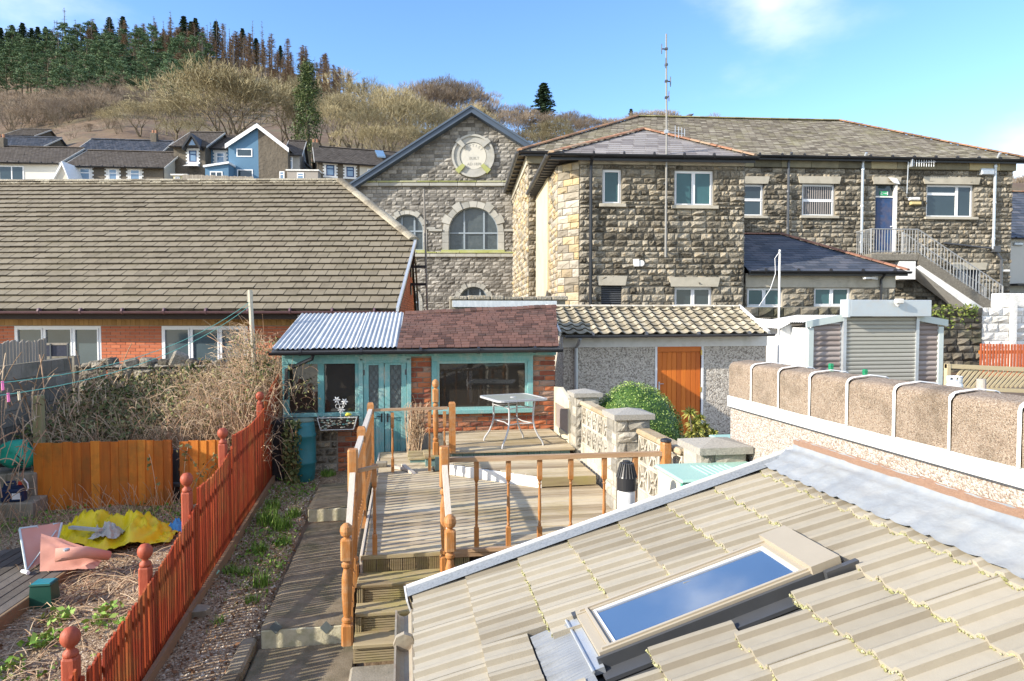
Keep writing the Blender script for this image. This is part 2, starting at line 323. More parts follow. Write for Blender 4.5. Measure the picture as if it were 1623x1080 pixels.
def wall_blocks(mb, u0, u1, z0, z1, v, ch, lw, ops=(), prot=.05, gap=.012, top=None, skip=None, nx=3, nzz=3, axis='u', sgn=1, jit=.15, flat=False, quoin=None):
    """blocks on plane v (facing -v when sgn=1). axis='u': runs along u; axis='v': runs along v on plane u=v, facing -u*sgn"""
    zs = zlevels(z0, z1, ch, ops, jit)
    def P(a, z, d): return (a, v - sgn * d, z) if axis == 'u' else (v - sgn * d, a, z)
    rev = (sgn < 0) != (axis != 'u')
    for ci in range(len(zs) - 1):
        c, d = zs[ci], zs[ci + 1]
        if d - c < .03: continue
        for (p, q) in free(u0, u1, c, d, ops):
            if q - p < .03: continue
            x = p; first = True
            while x < q - 1e-4:
                w = ru(*lw) if not (first and ci % 2) else ru(*lw) * .55
                first = False
                if q - (x + w) < lw[0] * .5: w = q - x
                a, b = x, min(q, x + w); x = b
                c2, d2 = c, d
                if top:
                    d2 = min(d2, min(top(a), top(b)))
                    if d2 - c2 < .03:
                        d2 = min(d, top((a + b) / 2))
                        if d2 - c2 < .04: continue
                if skip and skip((a + b) / 2, (c2 + d2) / 2): continue
                g = gap / 2; A, B, Cc, D = a + g, b - g, c2 + g, d2 - g
                if B - A < .015 or D - Cc < .015: continue
                t = rnd(); pr = prot * ru(.55, 1.15)
                if flat:
                    h = pr
                    vs = [P(A, Cc, 0), P(B, Cc, 0), P(B, D, 0), P(A, D, 0), P(A, Cc, h), P(B, Cc, h), P(B, D, h), P(A, D, h)]
                    fs = [(4, 5, 6, 7), (0, 1, 5, 4), (1, 2, 6, 5), (2, 3, 7, 6), (3, 0, 4, 7)]
                else:
                    vs = []; m = nx; n = nzz
                    for j in range(n + 1):
                        for i in range(m + 1):
                            e = i in (0, m) or j in (0, n)
                            fx = i / m; fz = j / n
                            if not e: fx += ru(-.5, .5) / m * .8; fz += ru(-.5, .5) / n * .8
                            dd = pr * (.28 + .1 * rnd()) if e else pr * ru(.6, 1.5)
                            vs.append(P(A + (B - A) * fx, Cc + (D - Cc) * fz, dd))
                    fs = []
                    for j in range(n):
                        for i in range(m):
                            o = j * (m + 1) + i; fs.append((o, o + 1, o + m + 2, o + m + 1))
                    o = len(vs); vs += [P(A, Cc, 0), P(B, Cc, 0), P(B, D, 0), P(A, D, 0)]
                    bl, br, tl, tr = 0, m, n * (m + 1), n * (m + 1) + m
                    fs += [(o, o + 1, br, bl), (o + 1, o + 2, tr, br), (o + 2, o + 3, tl, tr), (o + 3, o, bl, tl)]
                if rev: fs = [f[::-1] for f in fs]
                mb.add(vs, fs, t)
def wall_back(mb, u0, u1, z0, z1, v, th, ops=(), axis='u', tint=.5, sgn=1, dv=0):
    zs = sorted({z0, z1, *[c for o in ops for c in (o[2], o[3]) if z0 < c < z1]})
    for i in range(len(zs) - 1):
        for (p, q) in free(u0, u1, zs[i], zs[i + 1], ops):
            a, b = sorted((v + dv * sgn, v + sgn * th))
            if axis == 'u': mb.box(p, q, a, b, zs[i], zs[i + 1], tint)
            else: mb.box(a, b, p, q, zs[i], zs[i + 1], tint)
def tiles(mb, O, U, T, ext, tmax, gauge, w, th=.02, gap=.006, jit=.004, off=.5, tv=1, edge=None, tint=None):
    """flat slates: O origin at the eave, U along, T up the slope; ext(t)->(a,b) extent along"""
    O = Vector(O); U = Vector(U).normalized(); T = Vector(T).normalized(); N = U.cross(T).normalized()
    if N.z < 0: N = -N
    k = 0; t = 0
    while t < tmax - gauge * .3:
        t1 = min(t + gauge, tmax); a, b = ext((t + t1) / 2); x = a - (w * off if k % 2 else 0) - rnd() * .02
        while x < b:
            p, q = max(a, x) + gap / 2, min(b, x + w) - gap / 2; x += w
            if q - p < .02: continue
            j = ru(-jit, jit); h = th * ru(.85, 1.2)
            lo = O + T * (t + j) ; hi = O + T * (t1 + .012)
            vs = [lo + U * p + N * .001, lo + U * q + N * .001, lo + U * q + N * h, lo + U * p + N * h, hi + U * q + N * .003, hi + U * p + N * .003]
            tt = rnd() if tint is None else tint; tt = .5 + (tt - .5) * tv; mb.add(vs, [(3, 2, 4, 5)], tt); mb.add(vs, [(0, 1, 2, 3), (1, 4, 2), (0, 3, 5)], edge if edge is not None else tt)  # edge darkens the lower faces: course shadow painted into the tint
        t = t1; k += 1
def slab(mb, O, U, T, ext, tmax, th=.04, n=1, tint=.2):
    O = Vector(O); U = Vector(U).normalized(); T = Vector(T).normalized(); N = U.cross(T).normalized()
    if N.z < 0: N = -N
    a, b = ext(0); c, d = ext(tmax)
    pts = [O + U * a, O + U * b, O + U * d + T * tmax, O + U * c + T * tmax]
    mb.prism([p - N * .002 for p in pts], -N * th, tint)
def ridge(mb, p, q, r=.11, seg=.45, tint=None, lift=.0, n=7, flat=.6):
    p = Vector(p); q = Vector(q); L = (q - p).length; d = (q - p) / L; k = max(1, round(L / seg))
    s = d.cross(_V((0, 0, 1))).normalized(); u = s.cross(d)
    for i in range(k):
        a = p + d * (L * i / k + .006); b = p + d * (L * (i + 1) / k - .006); t = rnd() if tint is None else tint; vs = []
        for j, c in enumerate((a, b)):
            rr = r * (1.04 if j == 0 else .98) * ru(.97, 1.03)
            for m in range(n): an = math.pi * m / (n - 1); vs.append(c + s * math.cos(an) * rr * 1.1 + u * (math.sin(an) * rr * flat + lift))
        fs = [(m, n + m, n + m + 1, m + 1) for m in range(n - 1)] + [tuple(range(n)), tuple(range(2 * n - 1, n - 1, -1))]
        mb.add(vs, fs, t)
def gutter(mb, p, q, r=.06, drop=0):
    p = Vector(p); q = Vector(q); d = (q - p).normalized(); s = d.cross(_V((0, 0, 1))).normalized(); n = 7; vs = []
    for c in (p, q):
        for rr in (r, r * .8):
            for m in range(n): an = math.pi * m / (n - 1); vs.append(c + s * math.cos(an) * rr - _V((0, 0, 1)) * math.sin(an) * rr)
    fs = []
    for m in range(n - 1): fs += [(m, 2 * n + m, 2 * n + m + 1, m + 1)[::-1], (n + m, 3 * n + m, 3 * n + m + 1, n + m + 1)]
    fs += [(0, 2 * n, 3 * n, n), (n - 1, 2 * n - 1, 4 * n - 1, 3 * n - 1)]
    for b in (0, 2 * n): fs.append(tuple(range(b, b + n)) + tuple(range(b + 2 * n - 1, b + n - 1, -1)))
    mb.add(vs, fs, .5)
    L = (q - p).length; k = max(1, int(L / .9))
    for i in range(k):
        c = p + (q - p) * ((i + .5) / k); mb.tube([c - d * .02, c + d * .02], r * 1.12, 8)
def window(parent, M, u0, u1, z0, z1, v, cols=(1,), rows=None, bar=.055, fm=None, gm=None, depth=.1, sill=None, lintel=None, sash=.03, name='window', sillm=None, lintm=None, lab=None, lead_=False):
    """frame mesh with pane, sill and lintel children; cols: relative widths; rows: {col: [fractions of height for transoms]}"""
    fm = fm or white; gm = gm or G_dark; f = MB(M); y0 = v + depth - .03; y1 = v + depth + .04
    f.box(u0, u1, y0, y1, z0, z0 + bar); f.box(u0, u1, y0, y1, z1 - bar, z1); f.box(u0, u0 + bar, y0, y1, z0 + bar, z1 - bar); f.box(u1 - bar, u1, y0, y1, z0 + bar, z1 - bar)
    tot = sum(cols); x = u0; cells = []
    for i, c in enumerate(cols):
        x2 = x + (u1 - u0) * c / tot
        if i < len(cols) - 1: f.box(x2 - bar * .45, x2 + bar * .45, y0 - .003, y1 - .003, z0 + bar, z1 - bar)
        a = x + (bar if i == 0 else bar * .45); b = x2 - (bar if i == len(cols) - 1 else bar * .45)
        zz = [z0 + bar] + [z0 + (z1 - z0) * r for r in (rows or {}).get(i, [])] + [z1 - bar]
        for j in range(1, len(zz) - 1): f.box(a, b, y0 - .006, y1 - .006, zz[j] - bar * .45, zz[j] + bar * .45)
        for j in range(len(zz) - 1):
            c0 = zz[j] + (bar * .45 if j else 0); c1 = zz[j + 1] - (bar * .45 if j < len(zz) - 2 else 0)
            if sash:   # a raised sash frame
                for (p, q, r_, s_) in ((a, b, c0, c0 + sash), (a, b, c1 - sash, c1), (a, a + sash, c0 + sash, c1 - sash), (b - sash, b, c0 + sash, c1 - sash)): f.box(p, q, y0 - .018, y0 + .02, r_, s_)
            cells.append((a, b, c0, c1))
        x = x2
    w = f.build(name, fm, parent)
    if lab: w['label'] = lab
    g = MB(M)
    for (a, b, c, d) in cells: g.box(a, b, y0 + .015, y0 + .03, c, d, rnd())
    g.build('pane', gm, w)
    if lead_:
        q = MB(M)
        for (a, b, c, d) in cells:
            n_ = 6
            W_b = b - a; st = W_b / 2.0
            for sg in (1, -1):
                k = -8
                while k < 16:
                    # diagonal leads clipped to the pane
                    x0_ = a + k * st * .5; pts = []
                    slope = 1.75
                    za, zb = c, d
                    xa = x0_; xb = x0_ + sg * (d - c) / slope
                    lo, hi = (0, 1)
                    dx = xb - xa
                    if abs(dx) > 1e-6:
                        t0 = (a - xa) / dx; t1 = (b - xa) / dx
                        if t0 > t1: t0, t1 = t1, t0
                        lo = max(0, t0); hi = min(1, t1)
                    if hi - lo > .02: q.bar((xa + dx * lo, y0 + .012, za + (zb - za) * lo), (xa + dx * hi, y0 + .012, za + (zb - za) * hi), .004, .007, up=(0, 1, 0))
                    k += 1
        q.build('lead_strip', dgrey, w)
    if sill: s_ = MB(M); s_.bbox(u0 - sill[0], u1 + sill[0], v - sill[1], y0, z0 - sill[2], z0 + .004, .01); s_.build('sill', sillm or ashlar, w)
    if lintel:
        s_ = MB(M); s_.prism([(u0 - lintel[0], v - .11, z1 + .004), (u1 + lintel[0], v - .11, z1 + .004), (u1 + lintel[0] * 1.5, v - .11, z1 + lintel[1]), (u0 - lintel[0] * 1.5, v - .11, z1 + lintel[1])], (0, .26, 0)); s_.build('lintel', lintm or ashlar, w)
    return w
# ================================================================ stone office building
def stone_building():
    al = 5; M = fr(al); v = 27.5
    A = lambda px, py, vv=v: at(px, py, vv, al)
    uL = A(838, 300).x; uR = A(1603, 350).x; zt = A(1228, 250).z; zb = -1.2
    B = thing('stone_office_building', 'long two storey rock faced stone building with hipped slate roof and blue upper door', 'building', M @ _V(((uL + uR) / 2, v, zb)))
    def op(x0, x1, y0, y1, vv=v, py=None): a = A(x0, (y0 + y1) / 2, vv); b = A(x1, (y0 + y1) / 2, vv); return (a.x, b.x, A((x0 + x1) / 2, y1, vv).z, A((x0 + x1) / 2, y0, vv).z)
    W1 = op(1160, 1210, 292, 343); W2 = op(1271, 1323, 292, 343); D = op(1387, 1418, 293, 400); W3 = op(1468, 1543, 293, 345); D2 = op(1513, 1554, 428, 492)
    for w in (W1, W2, W3): pass
    ops = [W1, W2, D, W3, D2]
    bk = MB(M); wall_back(bk, uL + .02, uR - .02, zb, zt, v, .45, ops)
    wall_back(bk, v + .46, 38.4, zb, zt, uL + .02, .45, (), axis='v'); bk.box(uR - .45, uR - .02, v + .46, 38.4, zb, zt); bk.box(uL + .48, uR - .46, 38.0, 38.4, zb, zt)
    bk.build('wall_core', mortar_d, B)
    s = MB(M); wall_blocks(s, uL, uR, zb, zt - .42, v, .2, (.2, .52), ops, prot=.08, gap=.02, nx=4, nzz=3, jit=.25)
    s.build('front_stonework', stone, B)
    s = MB(M); wall_blocks(s, v, 38.4, zb, zt - .45, uL, .25, (.3, .6), (), prot=.07, axis='v', gap=.02); s.build('side_stonework', stone_l, B)
    c = MB(M); u = uL - .05
    while u < uR: w = ru(1.1, 1.7); c.bbox(u, min(u + w, uR + .05) - .01, v - .15, v + .3, zt - .42, zt, .01, rnd()); u += w
    c.build('cornice', mat('streaked_cornice_stone', [(.1, .09, .06), (.25, .22, .14), (.45, .37, .2)], ns=3, amp=.3, bump=.4, tint=.9), B)
    c = MB(M); x = v
    while x < 38.3: c.bbox(uL - .1, uL + .3, x, min(38.4, x + 1.4) - .01, zt - .45, zt, .01, rnd()); x += 1.4
    c.build('side_cornice', ashlar, B)
    K = dict(sill=(.12, .17, .1), lintel=(.14, .3), depth=.12)
    window(B, M, *W1, v, (1,), {0: [.52]}, **K)
    w = window(B, M, *W2, v, (1,), {0: [.5]}, lab='white window with vertical blinds', gm=G_dark, **K)
    bl = MB(M); n = 13
    for i in range(n):
        a = W2[0] + .1 + (W2[1] - W2[0] - .2) * i / n
        bl.box(a, a + .04, v + .075, v + .08, W2[2] + .1, (W2[2] + W2[3]) / 2 - .06, .5); bl.box(a, a + .04, v + .075, v + .08, (W2[2] + W2[3]) / 2 + .06, W2[3] - .1, .5)
    bl.build('blind', mat('beige_blind', [(.3, .26, .24), (.4, .36, .33)], bump=0), w)
    window(B, M, *W3, v, (2, 1), {0: [.72]}, lab='wide white window with a top light', **K)
    # blue door with transom
    d = MB(M); tz = D[3] - .52; d.box(D[0], D[1], v + .1, v + .15, D[2], tz, .3)
    d.box(D[0] + .1, D[1] - .1, v + .085, v + .1, D[2] + .1, D[2] + .8, .5); d.box(D[0] + .1, D[1] - .1, v + .085, v + .1, D[2] + .95, tz - .15, .5)
    dm = mat('worn_blue_paint', [(.01, .04, .12), (.02, .075, .2)], rough=.5, ns=8, bump=.05, stain=(.14, .1, .1), ss=1.6, sa=.55)
    do = d.build('door', dm, B, ); do['label'] = 'worn blue fire door'
    f = MB(M); f.box(D[0], D[1], v + .06, v + .16, tz, tz + .06); f.build('transom_bar', wpaint, do)
    f = MB(M); f.box(D[0], D[1], v + .12, v + .14, tz + .06, D[3]); f.build('transom_pane', G_dark, do)
    f = MB(M); f.lathe([(.03, 0), (.045, .02), (.03, .05)], (D[1] - .1, v + .08, D[2] + 1.05), 8); f.build('door_knob', white, do)
    f = MB(M); sx = D[0] + .25; f.box(sx, sx + .36, v + .1, v + .115, tz + .09, tz + .27); sg = f.build('exit_sign', mat('green_sign', [(.02, .3, .12), (.03, .4, .17)], bump=0, rough=.4), do)
    f = MB(M)
    cx = sx + .07; cz = tz + .18      # running figure, arrow and door of the exit pictogram
    f.box(cx - .012, cx + .012, v + .094, v + .099, cz + .045, cz + .07); f.bar((cx, v + .096, cz + .04), (cx - .01, v + .096, cz - .01), .004, .022, up=(1, 0, 0)); f.bar((cx - .01, v + .096, cz - .01), (cx + .03, v + .096, cz - .06), .004, .014, up=(1, 0, 0)); f.bar((cx - .01, v + .096, cz - .01), (cx - .045, v + .096, cz - .05), .004, .014, up=(1, 0, 0)); f.bar((cx, v + .096, cz + .035), (cx + .045, v + .096, cz + .01), .004, .01, up=(1, 0, 0))
    f.box(cx + .09, cx + .18, v + .094, v + .099, cz - .01, cz + .01); f.add([(cx + .18, v + .096, cz + .04), (cx + .18, v + .096, cz - .04), (cx + .23, v + .096, cz)], [(0, 1, 2)]); f.box(cx + .245, cx + .28, v + .094, v + .099, cz - .065, cz + .065)
    f.build('sign_marks', white, do)
    f = MB(M); f.prism([(D[0] - .14, v - .11, D[3] + .004), (D[1] + .14, v - .11, D[3] + .004), (D[1] + .2, v - .11, D[3] + .3), (D[0] - .2, v - .11, D[3] + .3)], (0, .2, 0)); f.build('lintel', ashlar, do)
    f = MB(M); f.box(D[1] - .03, D[1] + .06, v - .06, v + .2, D[2], D[3]); f.build('door_jamb', wpaint, do)
    # ground door, barred
    d = MB(M); d.box(D2[0], D2[1], v + .15, v + .2, D2[2], D2[3]); g = d.build('door', mat('dark_blue_door', [(.01, .015, .03), (.02, .03, .05)], bump=0), B); g['label'] = 'dark ground floor door behind bars'
    f = MB(M)
    for i in range(9): x = D2[0] + (D2[1] - D2[0]) * (i + .5) / 9; f.box(x - .012, x + .012, v + .02, v + .045, D2[2], D2[3])
    f.build('door_bar', grey_metal, g)
    f = MB(M); f.prism([(D2[0] - .14, v - .11, D2[3] + .004), (D2[1] + .14, v - .11, D2[3] + .004), (D2[1] + .2, v - .11, D2[3] + .3), (D2[0] - .2, v - .11, D2[3] + .3)], (0, .2, 0)); f.build('lintel', ashlar, g)
    # hipped roof
    ov = .4; e0 = uL - ov; e1 = uR + ov; ve = v - ov; vr = 32.9; zr = A(1170, 189, vr).z; rl = A(1010, 187, vr).x; rr = A(1330, 192, vr).x
    T = _V((0, vr - ve, zr - zt)); L = T.length; ext = lambda t: (e0 + (rl - e0) * t / L, e1 + (rr - e1) * t / L)
    r = MB(M); slab(r, (0, ve, zt), (1, 0, 0), T, ext, L, .05); tiles(r, (0, ve, zt), (1, 0, 0), T, ext, L, .22, .3, th=.026, gap=.016, jit=.014, tv=.7, edge=-.6)
    vb = 2 * vr - ve; r.prism([(e0, vb, zt), (e1, vb, zt), (rr, vr, zr), (rl, vr, zr)], (0, 0, -.04), .3)
    T2 = _V((rl - e0, 0, zr - zt)); L2 = T2.length; tiles(r, (e0, 0, zt), (0, 1, 0), T2, lambda t: (ve + (vr - ve) * t / L2, vb + (vr - vb) * t / L2), L2, .27, .34, th=.022, gap=.012)
    T3 = _V((rr - e1, 0, zr - zt)); L3 = T3.length; tiles(r, (e1, 0, zt), (0, 1, 0), T3, lambda t: (ve + (vr - ve) * t / L3, vb + (vr - vb) * t / L3), L3, .27, .34, th=.022, gap=.012)
    r.add([(e0, ve, zt - .03), (e0, vb, zt - .03), (rl, vr, zr - .03)], [(0, 1, 2)]); r.add([(e1, ve, zt - .03), (rr, vr, zr - .03), (e1, vb, zt - .03)], [(0, 1, 2)])
    rf = r.build('roof', slate_l, B)
    h = MB(M); ridge(h, (rl, vr, zr + .02), (rr, vr, zr + .02), .12, .45); h.build('ridge_tile', mat('mossy_ridge', [(.15, .14, .06), (.3, .27, .12)], bump=.4), rf)
    for q_ in (((e0, ve, zt + .03), (rl, vr, zr + .03)), ((e1, ve, zt + .03), (rr, vr, zr + .03)), ((e1, vb, zt + .03), (rr, vr, zr + .03))): h = MB(M); ridge(h, *q_, .13, .4); h.build('hip_tile', mat('brown_hip_tile', [(.16, .09, .05), (.36, .2, .11)], bump=.4), rf)
    g = MB(M); gutter(g, (e0 - .05, ve - .06, zt - .01), (e1 + .05, ve - .06, zt - .01), .085); g.build('gutter', black, B)
    g = MB(M); gutter(g, (e0 - .07, ve, zt - .01), (e0 - .07, vb, zt - .01), .085)
    k = 0
    while k < 12: g.box(e0, uL, ve + .3 + k * .9, ve + .36 + k * .9, zt - .12, zt - .03); k += 1
    g.build('side_gutter', dgrey, B)
    g = MB(M); g.box(e0 + .05, e1 - .05, ve + .03, ve + .06, zt - .17, zt - .04); g.build('fascia', black, B)
    def pipe(x, y0, y1, m=grey_metal, r_=.055):
        a = A(x, y0); b = A(x, y1); p = MB(M); yy = v - .17
        p.tube([(a.x, ve - .02, a.z + .1), (a.x, yy, a.z - .25), (a.x, yy, b.z)], r_, 8)
        z = b.z + .4
        while z < a.z - .4: p.lathe([(r_ * 1.4, 0), (r_ * 1.4, .08)], (a.x, yy, z), 8); z += 1.5
        return p.build('downpipe', m, B)
    pipe(1247, 250, 380, dgrey); pipe(1364, 250, 402); p_ = pipe(1573, 250, 396)
    a = A(1573, 396); b = A(1582, 412); c = A(1582, 492); p = MB(M); p.box(a.x - .13, a.x + .13, v - .3, v - .05, a.z - .12, a.z + .12); p.tube([(a.x, v - .17, a.z - .1), (b.x, v - .17, b.z), (c.x, v - .17, c.z)], .055, 8)
    q = A(1493, 386); p.tube([(q.x, v - .12, q.z), (a.x, v - .15, a.z + .02)], .04, 6); p.build('rainwater_hopper', dgrey, B)
    return B
OFFICE = stone_building()
def front_block():
    al = 5; M = fr(al); v = 21.0; A = lambda px, py, vv=v: at(px, py, vv, al)
    u0 = A(918, 350).x; u1 = A(1179, 350).x; us = at(884, 350, 21.65, al).x; vs = 21.65; zt = A(1030, 257).z; zb = -1.9; ve = 27.4
    B = thing('stone_wing', 'square stone wing with plum slate pyramid roof and cream rendered left side panel', 'building', M @ _V(((u0 + u1) / 2, v, zb)))
    def op(x0, x1, y0, y1): return (A(x0, (y0 + y1) / 2).x, A(x1, (y0 + y1) / 2).x, A((x0 + x1) / 2, y1).z, A((x0 + x1) / 2, y0).z)
    W1 = op(955, 985, 268, 324); W2 = op(1069, 1131, 270, 327); W3 = op(1069, 1129, 455, 487); V = op(953, 985, 453, 492); ops = [W1, W2, W3, V]
    bk = MB(M); wall_back(bk, u0 + .02, u1 - .02, zb, zt, v, .4, ops); bk.prism([(u0 + .03, v + .02, zb), (us + .04, vs + .02, zb), (us + .3, vs + .3, zb), (u0 + .3, v + .35, zb)], (0, 0, zt - zb))
    bk.box(us + .04, us + .4, vs + .05, ve, zb, zt); bk.box(u1 - .4, u1 - .02, v + .42, ve, zb, zt); bk.build('wall_core', mortar_d, B)
    s = MB(M); wall_blocks(s, u0, u1, zb, zt - .1, v, .195, (.18, .5), ops, prot=.085, gap=.02, nx=4, nzz=3, jit=.22)
    wall_blocks(s, v, ve, zb, zt, u1, .24, (.3, .6), (), prot=.07, axis='v', sgn=-1); s.build('front_stonework', stone, B)
    # canted corner in its own turned frame
    d = _V((u0 - us, v - vs, 0)); L = d.length; ang = math.atan2(d.y, d.x)
    M2 = M @ MT((us, vs, 0)) @ MR(ang, 4, 'Z')
    s = MB(M2); wall_blocks(s, 0, L, zb, zt - .02, 0, .235, (.3, .5), (), prot=.05, gap=.018); s.build('corner_stonework', stone_l, B)
    vm = 23.6
    s = MB(M); wall_blocks(s, vs, vm, zb, zt, us, .22, (.3, .5), (), prot=.06, axis='v', gap=.018); s.build('side_stonework', stone_l, B)
    s = MB(M); s.box(us - .09, us + .1, vm, ve, zb, zt); s.build('render_panel', mat('cream_render', [(.6, .49, .3), (.7, .6, .42)], ns=2, bump=.1, stretch=(4, 4, .6), stain=(.5, .37, .2), ss=1, sa=.4), B)
    s = MB(M); x = u0
    while x < u1: w = ru(.9, 1.4); s.bbox(x, min(x + w, u1) - .008, v - .07, v + .2, zt - .1, zt + .12, .008, rnd()); x += w
    s.build('head_band', ashlar, B)
    K = dict(depth=.13, gm=G_teal)
    window(B, M, *W1, v, (1,), lab='narrow frosted window', sill=(.12, .15, .1), **K); window(B, M, *W2, v, (1, 1), sill=(.12, .15, .1), lab='wide two light frosted window', **K)
    K['gm'] = G_dark; window(B, M, *W3, v, (1, 1), lintel=(.14, .3), lab='ground floor two light window', **K)
    f = MB(M); n = 11
    for i in range(n): z = V[2] + (V[3] - V[2]) * i / n; f.prism([(V[0], v + .1, z), (V[0], v + .03, z + .01), (V[0], v + .03, z + .02), (V[0], v + .1, z + .09)], (V[1] - V[0], 0, 0))
    f.box(V[0], V[1], v + .11, v + .13, V[2], V[3]); lv = f.build('louvre_vent', dgrey, B)
    f = MB(M); f.prism([(V[0] - .1, v - .11, V[3] + .004), (V[1] + .1, v - .11, V[3] + .004), (V[1] + .16, v - .11, V[3] + .3), (V[0] - .16, v - .11, V[3] + .3)], (0, .2, 0)); f.build('lintel', ashlar, lv)
    a = A(1012, 418); f = MB(M); f.lathe([(.1, 0), (.12, .05), (.1, .1)], (0, 0, 0), 10) if 0 else None
    f.box(a.x - .18, a.x - .02, v - .17, v - .03, a.z - .1, a.z + .13); f.tube([(a.x + .05, v - .15, a.z), (a.x + .05, v - .05, a.z)], .1, 10); f.build('wall_vent', wpaint, B)
    ov = .35; e0 = us - ov; e1 = u1 + .2; f0 = v - ov; ap = A(1020, 206, 23.6); zt2 = zt + .12
    T = _V((0, ap.y - f0, ap.z - zt2)); L = T.length; r = MB(M); ext = lambda t: (e0 + (ap.x - e0) * t / L, e1 + (ap.x - e1) * t / L)
    tiles(r, (0, f0, zt2), (1, 0, 0), T, ext, L, .24, .4, th=.018, gap=.01); r.add([(e0, f0, zt2 - .02), (e1, f0, zt2 - .02), (ap.x, ap.y, ap.z - .02)], [(0, 1, 2)])
    r.add([(e0, f0, zt2), (ap.x, ap.y, ap.z), (ap.x, ve, ap.z), (e0, ve, zt2)], [(0, 1, 2, 3)]); r.add([(e1, f0, zt2), (e1, ve, zt2), (ap.x, ve, ap.z), (ap.x, ap.y, ap.z)], [(0, 1, 2, 3)])
    r.add([(e0, f0, zt2 - .03), (e1, f0, zt2 - .03), (e1, ve, zt2 - .03), (e0, ve, zt2 - .03)], [(0, 1, 2, 3)])
    rf = r.build('roof', slate_p, B); [(ridge(h, *q_, .12, .4), h.build('hip_tile', terracotta, rf)) for q_ in (((e0, f0, zt2 + .03), (ap.x, ap.y, ap.z + .02)), ((e1, f0, zt2 + .03), (ap.x, ap.y, ap.z + .02)), ((ap.x, ap.y, ap.z + .01), (ap.x, ve, ap.z + .01))) for h in (MB(M),)]
    g = MB(M); gutter(g, (e0 - .1, f0 - .07, zt2), (e1 + .06, f0 - .07, zt2), .085); g.box(e0, e1, f0 + .02, f0 + .05, zt2 - .17, zt2 - .02); g.build('gutter', black, B)
    g = MB(M); gutter(g, (e0 - .08, f0, zt2), (e0 - .08, ve, zt2), .075); k = f0 + .2
    while k < ve: g.box(e0 - .02, us, k, k + .05, zt2 - .13, zt2 - .06); k += .42
    g.build('side_gutter', dgrey, B)
    g = MB(M); x = A(935, 300).x; g.tube([(x, f0 - .05, zt2 - .05), (x, v - .16, zt2 - .3), (x, v - .16, zb)], .05, 8); g.build('downpipe', black, B)
    return B
front_block()
def extension():
    al = 5; M = fr(al); v = 21.35; A = lambda px, py, vv=v: at(px, py, vv, al)
    u0 = A(1180, 440).x + .02; u1 = A(1418, 460).x; zt = A(1290, 434).z; zb = -2.4
    B = thing('stone_extension', 'single storey stone extension with blue grey slate hip roof beside the stone wing', 'building', M @ _V(((u0 + u1) / 2, v, zb)))
    def op(x0, x1, y0, y1): return (A(x0, (y0 + y1) / 2).x, A(x1, (y0 + y1) / 2).x, A((x0 + x1) / 2, y1).z, A((x0 + x1) / 2, y0).z)
    W1 = op(1184, 1240, 456, 487); W2 = op(1290, 1349, 455, 486); ops = [W1, W2]
    bk = MB(M); wall_back(bk, u0, u1 - .02, zb, zt, v, .35, ops); bk.box(u1 - .35, u1 - .02, v + .36, 27.3, zb, zt); bk.build('wall_core', mortar, B)
    s = MB(M); wall_blocks(s, u0, u1, zb, W1[3] - .01, v, .2, (.25, .5), ops, prot=.06, gap=.018); wall_blocks(s, v, 27.3, zb, zt, u1, .22, (.3, .5), (), axis='v', sgn=-1); s.build('front_stonework', stone, B)
    s = MB(M); s.bbox(u0, u1, v - .05, v + .1, W1[3], zt, .01); s.build('head_band', ashlar, B)
    window(B, M, *W1, v, (1, 1), depth=.12, gm=G_teal, lab='two light window next to the wing'); window(B, M, *W2, v, (1, 1), depth=.12, gm=G_teal, lab='two light window near the corner')
    zt2 = zt + .06; e1 = u1 + .25; f0 = v - .3; rv = 24.6; zr = A(1200, 372, rv).z; rr = A(1238, 373, rv).x
    T = _V((0, rv - f0, zr - zt2)); L = T.length; ext = lambda t: (u0, e1 + (rr - e1) * t / L); r = MB(M); tiles(r, (0, f0, zt2), (1, 0, 0), T, ext, L, .24, .36, th=.015, gap=.01)
    r.add([(u0, f0, zt2 - .02), (e1, f0, zt2 - .02), (rr, rv, zr - .02), (u0, rv, zr - .02)], [(0, 1, 2, 3)]); r.add([(e1, f0, zt2), (e1, 27.3, zt2), (rr, rv, zr)], [(0, 1, 2)]); r.add([(u0, 27.3, zt2), (u0, rv, zr), (rr, rv, zr), (e1, 27.3, zt2)], [(0, 1, 2, 3)])
    rf = r.build('roof', slate_b, B); h = MB(M); ridge(h, (u0, rv, zr + .01), (rr, rv, zr + .01), .1, .45); ridge(h, (e1, f0, zt2 + .03), (rr, rv, zr + .02), .11, .4); h.build('ridge_tile', mat('dark_terracotta', [(.12, .06, .045), (.36, .17, .1)], bump=.4, tint=.9), rf)
    g = MB(M); gutter(g, (u0, f0 - .06, zt2), (e1 + .05, f0 - .06, zt2), .075); g.box(u0, e1, f0 + .02, f0 + .05, zt2 - .14, zt2 - .02); g.build('gutter', black, B)
    g = MB(M); x = A(1393, 450).x; g.tube([(x, f0 - .04, zt2 - .06), (x, v - .12, zt2 - .25), (x, v - .12, zb)], .045, 8); g.build('downpipe', black, B)
    f = MB(M); a = A(1375, 441); f.bar((a.x - .3, v - .3, a.z - .02), (a.x + .15, v - .12, a.z), .12, .06); f.box(a.x + .1, a.x + .28, v - .12, v - .05, a.z - .06, a.z + .06); f.build('wall_lamp', wpaint, B)
extension()
